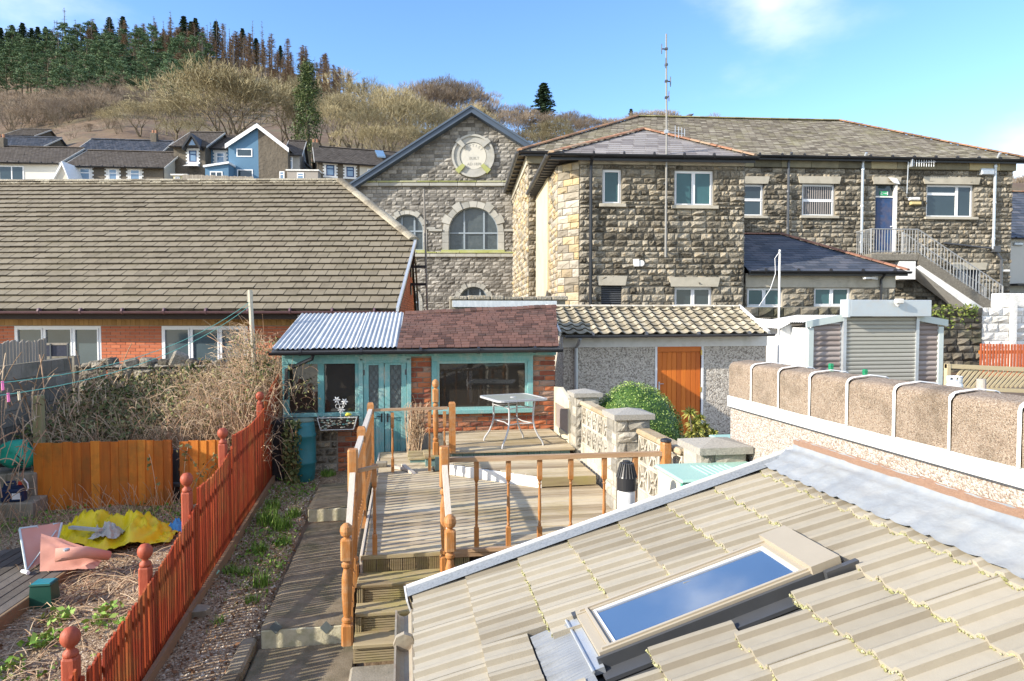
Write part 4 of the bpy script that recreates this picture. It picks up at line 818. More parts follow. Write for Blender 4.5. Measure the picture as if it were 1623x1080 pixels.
# ================================================================ own house: lean-to roof in the foreground
RX0, RX1, RZ1, RS = .06, 3.0, -1.11, .304        # eave X, abutment X, abutment z, slope
rz = lambda x: RZ1 + RS * (x - RX1)
cosr = 1 / math.sqrt(1 + RS * RS)
RN = _V((-RS, 0, 1)) * cosr
def roofpt(px, py, off=0):
    d = ray(px, py); n = RN; p0 = _V((RX1, 0, RZ1)) + n * off; return d * (p0.dot(n) / d.dot(n))
def lean_to():
    YV = 4.86
    B = thing('lean_to_extension', 'near lean-to with beige ribbed tiles, lead flashing and a long narrow roof window', 'extension', (1.5, 2.5, -2.9))
    q = [roofpt(*p, .06) for p in ((932, 966), (1204, 862), (1300, 905), (956, 1036))]
    sx0 = min(q[0].x, q[3].x); sx1 = max(q[1].x, q[2].x); sy1 = (q[0].y + q[1].y) / 2; sy0 = (q[2].y + q[3].y) / 2
    hole = (sx0 - .28, sx1 + .17, sy0 - .10, sy1 + .03)
    g = .372; per = .15
    def prof(y):
        p = (y / per) % 1.0
        if p < .5: return 0.0
        if p < .58: return .028 * (p - .5) / .08
        if p < .8: return .028
        return .028 * (1 - p) / .2
    n = int((RX1 - RX0) / g) + 1; mb = MB(); ms = MB()
    for k in range(n):
        xa = RX0 + k * g; xb = min(xa + g + .05, RX1 + .0)
        if xa > RX1 - .1: break
        ty = YV - .1 + (.15 if k % 2 else 0); 
        while ty > -.2:
            y1 = min(ty, YV - .1); y0 = ty - .298; ty -= .3
            if y1 - y0 < .06: continue
            segs = [(xa, xb)]
            cy = (y0 + y1) / 2
            if hole[2] < cy < hole[3]:
                if xa < hole[1] and xb > hole[0]:
                    segs = []
                    if hole[0] - xa > .06: segs.append((xa, hole[0]))
                    if xb - hole[1] > .06: segs.append((max(xa, hole[1]), xb))
            for (a, b) in segs:
                j = ru(-.003, .003); jz = ru(-.002, .003); N_ = 25 if y1 - y0 > .2 else 13; t = rnd(); vs = []
                for (x, lift) in ((a + j, .030 if abs(a - xa) < 1e-6 else .014), (a + j + (b - a) * .5, .018), (b, .004)):
                    for i in range(N_): y = y0 + (y1 - y0) * i / (N_ - 1); vs.append(_V((x, y, rz(x))) + RN * (lift + prof(y) + jz))
                for i in range(N_): y = y0 + (y1 - y0) * i / (N_ - 1); vs.append(_V((a + j, y, rz(a))) + RN * (prof(y) * .8 + jz + .001))
                fs = []; shade_fs = []
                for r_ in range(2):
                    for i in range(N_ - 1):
                        o = r_ * N_ + i; pp = ((y0 + (y1 - y0) * (i + .5) / (N_ - 1)) / per) % 1.0; (shade_fs if .49 < pp < .59 else fs).append((o, o + N_, o + N_ + 1, o + 1))
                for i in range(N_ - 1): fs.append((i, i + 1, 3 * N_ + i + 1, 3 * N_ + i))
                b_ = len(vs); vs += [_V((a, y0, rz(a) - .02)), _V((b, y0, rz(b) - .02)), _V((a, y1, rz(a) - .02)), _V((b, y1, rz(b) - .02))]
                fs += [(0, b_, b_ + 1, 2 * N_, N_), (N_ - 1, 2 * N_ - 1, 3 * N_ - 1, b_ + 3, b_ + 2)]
                mb.add(vs, fs, t); mb.add(vs, shade_fs, t - .42)  # rib faces towards the camera tinted darker: shade painted into the colour
                if k and abs(a - xa) < 1e-6 and k > 1:
                    for _ in range(100):
                        if rnd() < .25 + .5 * noise.noise(_V((xa * 3, y0 * 1.5, 0))) * 2 + .3:
                            y = ru(y0, y1); s_ = ru(.0025, .007) * (1.8 if rnd() < .08 else 1); p = _V((a + ru(-.012, .003), y, rz(a))) + RN * (.012 + prof(y) + ru(-.006, .006))
                            ms.add([p + _V((s_ * x * ru(.6, 1.3), s_ * y_ * ru(.8, 1.8), s_ * z_)) for x, y_, z_ in ((1, 0, 0), (0, 1, 0), (-1, 0, 0), (0, -1, 0), (0, 0, .9), (0, 0, -1))], [(0, 1, 4), (1, 2, 4), (2, 3, 4), (3, 0, 4), (1, 0, 5), (2, 1, 5), (3, 2, 5), (0, 3, 5)], rnd())
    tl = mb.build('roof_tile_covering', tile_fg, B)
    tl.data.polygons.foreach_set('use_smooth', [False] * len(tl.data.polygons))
    m_ = ms.build('moss', moss, tl); m_['kind'] = 'stuff'
    s = MB(); s.prism([(RX0 + .03, -.2, rz(RX0 + .03) - .03), (RX1, -.2, rz(RX1) - .03), (RX1, YV - .12, rz(RX1) - .03), (RX0 + .03, YV - .12, rz(RX0 + .03) - .03)], (0, 0, -.08)); s.build('roof_deck', dgrey, B)
    # walls below
    w = MB(); w.box(RX0 + .22, RX1 - .01, YV - .45, YV - .2, -3.2, rz(RX0 + .22) - .12); w.prism([(RX0 + .22, YV - .45, rz(RX0 + .22) - .13), (RX1 - .01, YV - .45, rz(RX0 + .22) - .13), (RX1 - .01, YV - .45, rz(RX1) - .13)], (0, .25, 0)); w.box(RX0 + .22, RX0 + .45, -.2, YV - .46, -3.2, rz(RX0 + .22) - .12); w.build('wall', dash, B)
    # verge trim: white lip and a speckled metal slope down to the tiles
    v = MB(); e = lambda x, y, o: _V((x, y, rz(x))) + RN * o
    v.add([e(RX0 - .03, YV, .075), e(RX1, YV, .075), e(RX1, YV - .13, .062), e(RX0 - .03, YV - .13, .062)], [(0, 1, 2, 3)]); v.add([e(RX0 - .03, YV + .004, .08), e(RX1, YV + .004, .08), e(RX1, YV + .004, -.14), e(RX0 - .03, YV + .004, -.14)], [(0, 1, 2, 3)])
    tr = v.build('verge_trim', mat('speckled_white_trim', [(.08, .09, .1), (.21, .23, .25), (.28, .3, .32)], rough=.7, ns=60, amp=.8, bump=.1, stain=(.25, .26, .26), ss=14, sa=.5), B)
    v = MB(); v.bar(e(RX0 - .03, YV, .082), e(RX1, YV, .082), .022, .018); v.prism([e(RX0 - .035, YV + .01, .085), e(RX0 - .035, YV - .13, .03), e(RX0 - .035, YV - .1, -.16), e(RX0 - .035, YV + .01, -.16)], (-.012, 0, 0)); v.build('white_edge', white, tr)
    # gutter
    g = MB(); gutter(g, (RX0 - .07, -.2, rz(RX0) - .04), (RX0 - .07, YV - .13, rz(RX0) - .04), .06); g.box(RX0 + .0, RX0 + .22, -.2, YV - .15, rz(RX0) - .16, rz(RX0) - .04); g.build('gutter', mat('dirty_beige_gutter', [(.26, .22, .16), (.42, .38, .3)], rough=.6, stain=(.2, .1, .05), ss=4), B)
    # lead flashing, dressed over the tiles and up the wall
    L = MB(); nx, ny = 16, 130; vs = []
    for i in range(ny + 1):
        y = YV + .0 - (YV + .1) * i / ny; wv = noise.noise(_V((y * 2.2, 0, 3)))
        for j in range(nx + 1):
            t = j / nx
            if t < .68:
                u = t / .68; x = RX1 - .30 - .05 * wv + (.30 + .05 * wv - .035) * u
                sag = (1 - u); wavy = prof(y) * (1 - u) ** .7 * .55
                p = _V((x, y, rz(x))) + RN * (.054 + wavy + .045 * u * u + .022 * noise.noise(_V((x * 7, y * 3, 1))) * (1 - abs(2 * u - 1) * .4) + .008 * noise.noise(_V((x * 20, y * 16, 4))))
            else:
                u = (t - .68) / .32; x = RX1 - .035 + .025 * min(1, u * 2); p = _V((x - .01 * abs(noise.noise(_V((y * 9, u * 3, 2)))), y, rz(RX1 - .035) + .082 + u * (.085 + .022 * noise.noise(_V((y * 2.6, 5, 5))) + .012 * noise.noise(_V((y * 14, 7, 5))))))
            vs.append(p)
    fs = [(i * (nx + 1) + j, i * (nx + 1) + j + 1, (i + 1) * (nx + 1) + j + 1, (i + 1) * (nx + 1) + j) for i in range(ny) for j in range(nx)]
    L.add(vs, fs); L.build('lead_flashing', lead, B, smooth=True)
    L = MB(); vs = []; ny = 200
    for i in range(ny + 1):
        y = YV - (YV + .1) * i / ny; z = rz(RX1 - .035) + .15 + .022 * noise.noise(_V((y * 2.6, 5, 5)))
        h = .008 + .01 * noise.noise(_V((y * 5, 1, 9))) + .008 * noise.noise(_V((y * 25, 1, 9))); vs += [(RX1 - .016, y, z - .03), (RX1 - .022, y, z + h * .6), (RX1 - .001, y, z + h + .012)]
    L.add(vs, [f for i in range(ny) for f in ((i * 3, i * 3 + 3, i * 3 + 4, i * 3 + 1), (i * 3 + 1, i * 3 + 4, i * 3 + 5, i * 3 + 2))]); L.build('pointing', redmortar, B)
    # roof window
    ax, bx, ay, by = sx0, sx1, sy0, sy1
    P = lambda x, y, o: _V((x, y, rz(x))) + RN * o
    def blk(m, x0, x1, y0, y1, o0, o1, t=.5): m.add([P(x0, y0, o0), P(x1, y0, o0), P(x1, y1, o0), P(x0, y1, o0), P(x0, y0, o1), P(x1, y0, o1), P(x1, y1, o1), P(x0, y1, o1)], [(0, 3, 2, 1), (4, 5, 6, 7), (0, 1, 5, 4), (1, 2, 6, 5), (2, 3, 7, 6), (3, 0, 4, 7)], t)
    fmat = mat('beige_coated_frame', [(.33, .29, .22), (.42, .37, .29)], rough=.45, ns=4, bump=.03)
    f = MB(); w1 = .045; blk(f, ax, bx, ay, ay + w1, -.02, .075); blk(f, ax, bx, by - w1, by, -.02, .075); blk(f, ax, ax + .085, ay + w1, by - w1, -.02, .07); blk(f, bx - .06, bx, ay + w1, by - w1, -.02, .075)
    for (x0, x1, y0, y1) in ((ax + .02, bx - .02, ay + .014, ay + .03), (ax + .02, bx - .02, by - .03, by - .014), (ax + .05, ax + .065, ay + .03, by - .03)): blk(f, x0, x1, y0, y1, .075, .085, .9)
    rw = f.build('roof_window', fmat, B); f = MB(); blk(f, ax + .085, bx - .06, ay + w1, by - w1, .05, .058); f.build('pane', G_sky, rw)
    f = MB(); 
    for (x0, x1, y0, y1) in ((ax + .085, bx - .06, ay + w1, ay + w1 + .012), (ax + .085, bx - .06, by - w1 - .012, by - w1), (ax + .085, ax + .1, ay + w1 + .012, by - w1 - .012), (bx - .075, bx - .06, ay + w1 + .012, by - w1 - .012)): blk(f, x0, x1, y0, y1, .058, .066)
    f.build('glazing_bead', white, rw)
    f = MB(); blk(f, bx - .03, bx + .13, ay - .02, by + .02, .0, .105); f.build('top_cover', fmat, rw)
    f = MB(); blk(f, ax - .02, bx + .2, ay - .11, ay - .002, -.02, .0); blk(f, ax - .02, bx + .06, ay - .022, ay - .002, 0, .06); blk(f, bx + .131, bx + .24, ay - .12, by + .05, -.015, .012); blk(f, bx + .02, bx + .2, ay - .06, ay - .03, .0, .07); blk(f, ax - .02, bx, by + .002, by + .05, -.01, .05)
    f.build('side_flashing', dgrey, rw)
    f = MB(); blk(f, ax - .06, ax - .002, ay - .05, by + .02, .0, .03); f.tube([P(ax - .06, ay - .07, .035), P(ax - .06, by + .02, .035)], .008, 6); f.build('bottom_flashing', grey_metal, rw)
    f = MB(); vs = []; nx, ny = 10, 90     # pleated apron under the window
    for i in range(ny + 1):
        y = ay - .14 + (by - ay + .16) * i / ny
        for j in range(nx + 1):
            t = j / nx; x = ax - .27 - .0 + .21 * t; a = (1 - t) ; vs.append(P(x, y, .012 + .012 * t + a * (.007 * math.sin(y * 260) + .007 * math.sin(y * 41 + x * 9))))
    f.add(vs, [(i * (nx + 1) + j, i * (nx + 1) + j + 1, (i + 1) * (nx + 1) + j + 1, (i + 1) * (nx + 1) + j) for i in range(ny) for j in range(nx)]); f.build('pleated_apron', mat('grey_pleated_flashing', [(.2, .21, .22), (.36, .38, .4)], rough=.45, metal=.2, bump=.05), rw)
    return B
lean_to()
# house behind the camera (seen only in window reflections and as a shadow caster)
def own_house():
    B = thing('own_house', 'pebbledashed terraced house behind the lean-to, only its reflection can be seen', 'house', (0, -.6, -2.9))
    w = MB(); w.box(-2.6, 3.2, -1.0, -.75, -3.2, 2.4); w.build('wall', dash, B)
    w = MB(); w.box(-1.2, -.2, -.75, -.72, -2.6, -1.2); w.build('window', G_dark, B)
own_house()
# ================================================================ right boundary wall
def right_wall():
    B = thing('pebbledash_boundary_wall', 'pebbledashed boundary wall with rounded concrete coping stones and a white painted band', 'wall', (3.1, 3, -2.9))
    ye = 5.93; X = 3.0; zb, z1, z2 = -3.2, -.845, -.745
    w = MB(); w.box(X, X + .24, -1.2, ye, zb, z1 + .01); w.build('wall', dash, B)
    w = MB(); w.box(X - .022, X + .26, -1.2, ye + .02, z1, z2); w.build('white_band', brightpaint, B)
    b = MB(); b.box(X - .026, X - .004, -1.2, ye, z1 - .008, z1 - .002); b.build('drip_bead', dgrey, B)
    y = ye; k = 0
    prof = [(-.03, 0), (-.03, .27)] + [(-.03 + .06 * (1 - math.cos(a)), .27 + .05 * math.sin(a)) for a in [R(18 * i) for i in range(1, 6)]] + [(.13, .332)] + [(.29 - .06 * (1 - math.cos(a)), .27 + .05 * math.sin(a)) for a in [R(18 * i) for i in range(5, 0, -1)]] + [(.29, .27), (.29, 0)]
    jm = MB()
    while y > -.9:
        L = .44 * ru(.97, 1.03); n = 5; vs = []; fs = []; t = ru(.3, .7); m = len(prof); dz = ru(-.004, .004)
        for i in range(n + 1):
            yy = y - .011 - (L - .022) * i / n; e = 1 if 0 < i < n else .972
            for (px_, pz) in prof: vs.append((X + .13 + (px_ - .13) * e + ru(-.0015, .0015), yy, z2 + pz * (e if pz > .1 else 1) + dz + ru(-.0015, .0015) * (pz > 0)))
        for i in range(n):
            for j in range(m - 1): fs.append((i * m + j, i * m + j + 1, (i + 1) * m + j + 1, (i + 1) * m + j))
        fs += [tuple(range(m))[::-1], tuple(range(n * m, n * m + m))]
        c = MB(); c.add(vs, fs, t); c.build('coping_stone', coping, B)
        jp = [(px_ - (.004 if px_ < .13 else -.004), pz + (.004 if pz > .2 else 0)) for px_, pz in prof]; vs = []; N_ = 5
        for i in range(N_):
            for q, (a, b_) in enumerate(jp):
                wv = .012 + .009 * noise.noise(_V((q * .8, y * 3, 1))) ; yy = y - L + wv * (i / (N_ - 1) * 2 - 1); bul = .006 * (1 - (i / (N_ - 1) * 2 - 1) ** 2)
                vs.append((X + a - (bul if a < .13 else -bul), yy, z2 + b_ + (bul if b_ > .2 else 0)))
        jm.add(vs, [(i * m + j, i * m + j + 1, (i + 1) * m + j + 1, (i + 1) * m + j) for i in range(N_ - 1) for j in range(m - 1)])
        y -= L; k += 1
    jm.build('mortar_joint', brightpaint, B)
right_wall()
# ================================================================ ground around
def gnd(x, y): 
    y = min(y, 16); return -2.95 + .065 * (y - 5.5)
# ================================================================ decking
DZ = -2.2; UZ = -1.94; DY0 = 6.3; DY1 = 9.62; DX0 = -.38; DX1 = 2.48
def boards_x(m, x0, x1, y0, y1, z, w=.118, th=.028, fx0=None, fx1=None, groove=False):
    y = y0
    while y < y1 - .02:
        a = fx0(y + w / 2) if fx0 else x0; b = fx1(y + w / 2) if fx1 else x1; t = rnd(); yy = min(y + w, y1); a = fx0(y) if fx0 else x0
        if b - a > .05: 
            m.bbox(a + ru(-.004, .004), b + ru(-.004, .004), y + .004, yy - .006, z - th, z + ru(-.002, .002), .004, t)
        y += w + .004
def grooved(m, p, q, z0, z1, w=.12, th=.025, nsub=7):
    """upright grooved boards from p to q"""
    p = Vector(p); q = Vector(q); L = (q - p).length; d = (q - p) / L; x = 0; n = _V((-d.y, d.x, 0)) * -1
    while x < L - .01:
        b = min(x + w, L); t = rnd(); k = max(1, int(nsub * (b - x) / w))
        for i in range(k):
            a0 = p + d * (x + .003 + (b - x - .006) * i / k); a1 = p + d * (x + .003 + (b - x - .006) * (i + .62) / k); m.prism([(a0.x, a0.y, z0), (a1.x, a1.y, z0), (a1.x, a1.y, z1), (a0.x, a0.y, z1)], n * th, t)
        a0 = p + d * (x + .003); a1 = p + d * (b - .003); m.prism([(a0.x, a0.y, z0), (a1.x, a1.y, z0), (a1.x, a1.y, z1), (a0.x, a0.y, z1)], -n * .01, t * .4)
        x += w
def decking():
    D = thing('main_deck', 'large weathered timber deck with gappy boards in front of the teal doors', 'decking', ((DX0 + DX1) / 2, DY0, DZ - .7))
    m = MB(); boards_x(m, DX0, DX1, DY0, DY1 + 1.5, DZ, fx1=lambda y: DX1 if y < 9.6 else .4); m.build('deck_boards', deck_x, D)
    m = MB()
    for x in (DX0 + .05, .35, 1.0, 1.7, 2.4): m.box(x - .025, x + .025, DY0 + .03, DY1 + (1.4 if x < .4 else 0), DZ - .2, DZ - .04)
    for x in (DX0 + .05, .38, 1.1, 1.9, 2.4):
        for y in (DY0 + .1, 8, 9.5): m.box(x - .04, x + .04, y - .04, y + .04, -3.1, DZ - .2)
    m.build('joists', deck_g, D)
    m = MB(); grooved(m, (DX0, DY0 + .02), (.36, DY0 + .02), DZ - .2, DZ - .032); m.box(DX0 - .02, .36, DY0 - .012, DY0 + .02, DZ - .03, DZ + .003, .8)
    grooved(m, (.42, DY0 + .02), (.6, DY0 + .02), -2.95, DZ - .06); grooved(m, (.82, DY0 + .02), (1.28, DY0 + .02), -2.95, DZ - .06, w=.15); m.build('front_skirt', step_x, D)
    m = MB()
    for k in range(3): m.bbox(1.3, 2.5, DY0 - .0, DY0 + .02, DZ - .06 - .15 * (k + 1), DZ - .07 - .15 * k, .004, rnd())
    m.bbox(.36, 2.5, DY0 - .03, DY0 + .01, DZ - .055, DZ - .0, .006, .4); m.build('side_boards', rail_x, D)
    m = MB(); m.bbox(DX0 - .03, DX0 - .004, DY0, DY1 + 1.4, DZ - .17, DZ + .01, .004, .8); m.build('edge_board', rail_g, D)
    # upper deck
    U = thing('upper_deck', 'raised sunny timber deck carrying the white table beside the big window', 'decking', (1.6, 9.63, UZ - .3))
    m = MB(); boards_x(m, .63, 2.46, 9.63, 11.38, UZ); m.build('deck_boards', deck_x, U)
    m = MB(); grooved(m, (.66, 9.7), (2.4, 9.7), UZ - .14, UZ - .035, w=.16, nsub=8); m.build('skirt', mat('faded_teal_stain', [(.13, .24, .23), (.24, .36, .34)], rough=.8, ns=6, bump=.2), U)
    m = MB(); m.box(.66, 2.4, 9.74, 11.3, -2.6, UZ - .05); m.build('core', dgrey, U)
    # angled middle step
    V = thing('angled_step_platform', 'low angled timber platform with a white painted edge below the upper deck', 'step', (1.6, 9.0, -2.2))
    a, b, c, d = gz(700, 735, -2.06), gz(858, 757, -2.06), gz(957, 752, -2.06), _V((2.46, 9.62, -2.06)); e = _V((a.x, 9.62, -2.06))
    m = MB(); y = b.y; 
    def fx0(y): return a.x + (b.x - a.x) * max(0, min(1, (a.y - y) / (a.y - b.y)))
    boards_x(m, 0, 0, b.y + .02, 9.62, -2.06, fx0=fx0, fx1=lambda y: 2.44); m.build('deck_boards', deck_x, V)
    m = MB(); m.prism([(a.x, a.y, -2.2), (b.x, b.y, -2.2), (b.x, b.y, -2.065), (a.x, a.y, -2.065)], (.02, .03, 0)); m.build('white_edge_board', wpaint, V)
    m = MB(); m.prism([(b.x, b.y, -2.18), (2.44, b.y + .02, -2.18), (2.44, b.y + .02, -2.07), (b.x, b.y, -2.07)], (0, .04, 0)); m.build('edge_board', step_x, V)
    # little steps near the doors
    T_ = thing('low_door_step', 'small mossy two step timber box by the turned post beside the teal doors', 'step', (.4, 10.2, -2.2))
    m = MB(); boards_x(m, .28, .66, 9.9, 10.5, -2.06); boards_x(m, .05, .3, 10.2, 10.8, -2.13); m.build('tread_boards', step_x, T_)
    m = MB(); m.box(.3, .64, 9.93, 10.45, -2.2, -2.09); m.box(.08, .3, 10.22, 10.7, -2.2, -2.16); grooved(m, (.42, 9.62), (.62, 9.62), -2.19, -2.0, w=.1); m.build('riser', mat('faded_teal_stain', []), T_)
    # stairs
    S_ = thing('garden_steps', 'three mossy timber steps leading up to the deck between turned newels', 'steps', (0, 5.5, -2.8))
    lv = [(5.99, DZ + 0, -2.35), (5.77, 0, -2.505), (5.53, 0, -2.66)]; yb = DY0 + .01
    for (y, _, z) in lv:
        t = MB(); w = .112; yy = y
        for k in range(int((yb - y) / w + .9)): t.bbox(-.42, .35, yy + .003, min(yy + w, yb - .015) - .003 + .02 * 0, z - .03, z + ru(-.002, .002), .004, rnd()); yy += w
        t.build('tread', step_x, S_)
        t = MB(); zl = z - .155
        for k in range(6): t.box(-.35 if y != 5.53 else -.42, .34, y + .02, y + .045, zl + .125 * k / 6 + .002, zl + .125 * k / 6 + .015, .5)
        t.box(-.42, .34, y + .03, y + .05, zl, z - .03, .15)
        grooved(t, (-.42, y + .02), (-.36, y + .02), zl, z - .035, w=.06, nsub=4) if y != 5.53 else None
        t.build('riser', step_x, S_); yb = y + .05 if 0 else yb
decking()
# turned timber pieces
def prof_baluster(h):
    a = .0215; return [(a, 0, 1), (a, h * .22, 1), (.012, h * .235), (.017, h * .25), (.011, h * .27), (.017, h * .4), (.015, h * .5), (.011, h * .69), (.016, h * .71), (.011, h * .725), (.017, h * .745), (a, h * .76, 1), (a, h, 1)]
def prof_newel(h, ball=True, s=.046):
    p = [(s, 0, 1), (s, h * .16, 1), (s * .6, h * .175), (s * .95, h * .19), (s * .95, h * .21), (s * .6, h * .225), (s * .72, h * .26), (s * .92, h * .42), (s * .88, h * .55), (s * .55, h * .625), (s * .9, h * .645), (s * .9, h * .665), (s * .55, h * .68), (s, h * .7, 1), (s, h * .86, 1)]
    if ball: p += [(s * .5, h * .875), (s * .5, h * .885), (s * .95, h * .9), (s * 1.15, h * .935), (s * 1.0, h * .97), (s * .5, h * .993), (s * .05, h)]
    else: p += [(s, h * .985, 1), (s * .9, h, 1)]
    return p
def tmesh(name, prof, m, n=12):
    b = MB(); b.lathe(prof, (0, 0, 0), n); o = b.build(name, m); me = o.data; bpy.data.objects.remove(o)
    return me
ME_BAL = tmesh('baluster', prof_baluster(.84), rail_w); ME_BAL2 = tmesh('baluster', prof_baluster(.66), rail_w)
ME_NEW = tmesh('newel_post', prof_newel(1.0), rail_w, 16); ME_NEWF = tmesh('newel_post', prof_newel(1.0, False, .045), rail_w, 16)
ME_SQ = tmesh('square_post', [(.045, 0, 1), (.045, .97, 1), (.04, .985, 1), (.03, 1, 1)], rail_w, 12)
def put(me, name, parent, loc, sz=1, rz_=0):
    o = bpy.data.objects.new(name, me); COL.objects.link(o); o.parent = parent; o.location = Vector(loc) - root_loc(parent); o.scale = (1, 1, sz); o.rotation_euler = (0, 0, rz_); return o
def railings():
    RT = -1.335
    # left rail
    L = thing('left_deck_railing', 'golden turned timber railing down the left side of deck and steps with bleached handrail', 'railing', (-.46, 5.7, -2.66))
    X = -.46; ys = [6.24, 7.5, 9.55]
    put(ME_NEW, 'newel_post', L, (X - .01, 5.62, -2.68), 1.0)
    for i, y in enumerate(ys): put(ME_NEWF if i == 0 else ME_SQ, 'newel_post', L, (X, y, -2.45 if i == 0 else -2.3), 1.25 if i == 0 else 1.1)
    h = MB(); h.bar((X, 5.66, -1.83), (X, 6.2, -1.42), .05, .05); h.build('stair_handrail', rail_g, L)
    h = MB(); h.bar((X, 6.28, RT), (X, 7.46, RT + .02), .055, .045); h.build('handrail', rail_g, L); h = MB(); h.bar((X, 7.54, RT + .02), (X, 9.5, RT + .03), .055, .045); h.build('handrail', rail_g, L)
    h = MB(); h.bar((X, 6.28, DZ + .08), (X, 9.5, DZ + .08), .05, .04); h.build('bottom_rail', rail_x, L)
    y = 6.38
    while y < 9.5:
        if abs(y - 7.5) > .07: put(ME_BAL, 'baluster', L, (X, y, DZ + .06), .94)
        y += .118
    for i, y in enumerate((5.76, 5.88, 6.0, 6.12)): put(ME_BAL2, 'baluster', L, (X + .005, y, -2.56 + i * .08), 1.15)
    h = MB(); h.bar((X + .04, 6.26, RT - .07), (-.24, 6.3, RT - .04), .045, .03); h.build('return_rail', rail_x, L); put(ME_BAL, 'baluster', L, (-.275, 6.32, DZ), 1.0)
    # front rail with the right stair newels
    L = thing('front_deck_railing', 'golden turned timber railing across the front edge of the deck', 'railing', (1.4, DY0 + .05, DZ))
    Yr = DY0 + .05; Y2 = 6.13; yr_ = lambda x: Yr + (Y2 - Yr) * (x - .4) / 2.06
    put(ME_NEWF, 'newel_post', L, (.36, 6.24, -2.42), 1.22); put(ME_NEW, 'newel_post', L, (.372, 5.66, -2.68), 1.02)
    h = MB(); h.bar((.37, 5.7, -1.82), (.36, 6.2, -1.38), .05, .05); h.build('stair_handrail', rail_g, L)
    p = axx(1057, 800, 2.5); xr = Y2 * math.tan(R(9) + math.atan((1057 - 811.5) / F))
    q = put(ME_NEWF, 'newel_post', L, (xr, Y2, -2.42), 1.22); c = MB(); c.lathe([(.05, 0), (.055, .01), (.05, .025), (.02, .035)], (xr, Y2, -1.2), 12); c.build('post_cap', black, L)
    h = MB(); h.bar((.4, Yr - .02, -1.345), (xr - .03, Y2, -1.31), .055, .042); h.build('handrail', rail_x, L)
    h = MB(); h.bar((.4, Yr - .04, DZ + .005), (xr - .05, Y2 - .02, DZ + .04), .05, .03); h.build('bottom_rail', rail_x, L)
    for px in (754.6, 805.7, 855.7, 905.4, 958.9, 1008): q_ = math.tan(R(9) + math.atan((px - 811.5) / F)); yq = yr_(6.25 * q_); put(ME_BAL, 'baluster', L, (yq * q_, yq, DZ + .02), 1)
    for i, y in enumerate((5.85, 6.02)): put(ME_BAL2, 'baluster', L, (.365, y, -2.6 + i * .12), 1.15)
    # rear rail
    L = thing('rear_deck_railing', 'thin timber railing near the teal doors ending in a square post at the upper deck', 'railing', (.1, 9.55, DZ))
    h = MB(); h.bar((X, 9.55, RT + .03), (.6, 9.6, RT + .03), .05, .035); h.build('handrail', rail_x, L)
    put(ME_SQ, 'square_post', L, (9.62 * math.tan(R(9 - 5.04)), 9.6, UZ), .72)
    for px in (621, 680, 704): put(ME_BAL, 'baluster', L, (9.57 * math.tan(R(9) + math.atan((px - 811.5) / F)), 9.57, DZ + .02), .99)
    Nn = thing('old_turned_newel', 'thick old turned newel post standing by the brick pier and big window', 'post', (.48, 10.1, -2.06)); x = 10.1 * math.tan(R(9) + math.atan((690 - 811.5) / F))
    Nn.location.x = x; put(ME_NEW, 'post', Nn, (x, 10.1, -2.06), 1.12)
    Nn['label'] = 'thick old turned newel post standing by the brick pier and big window'
railings()
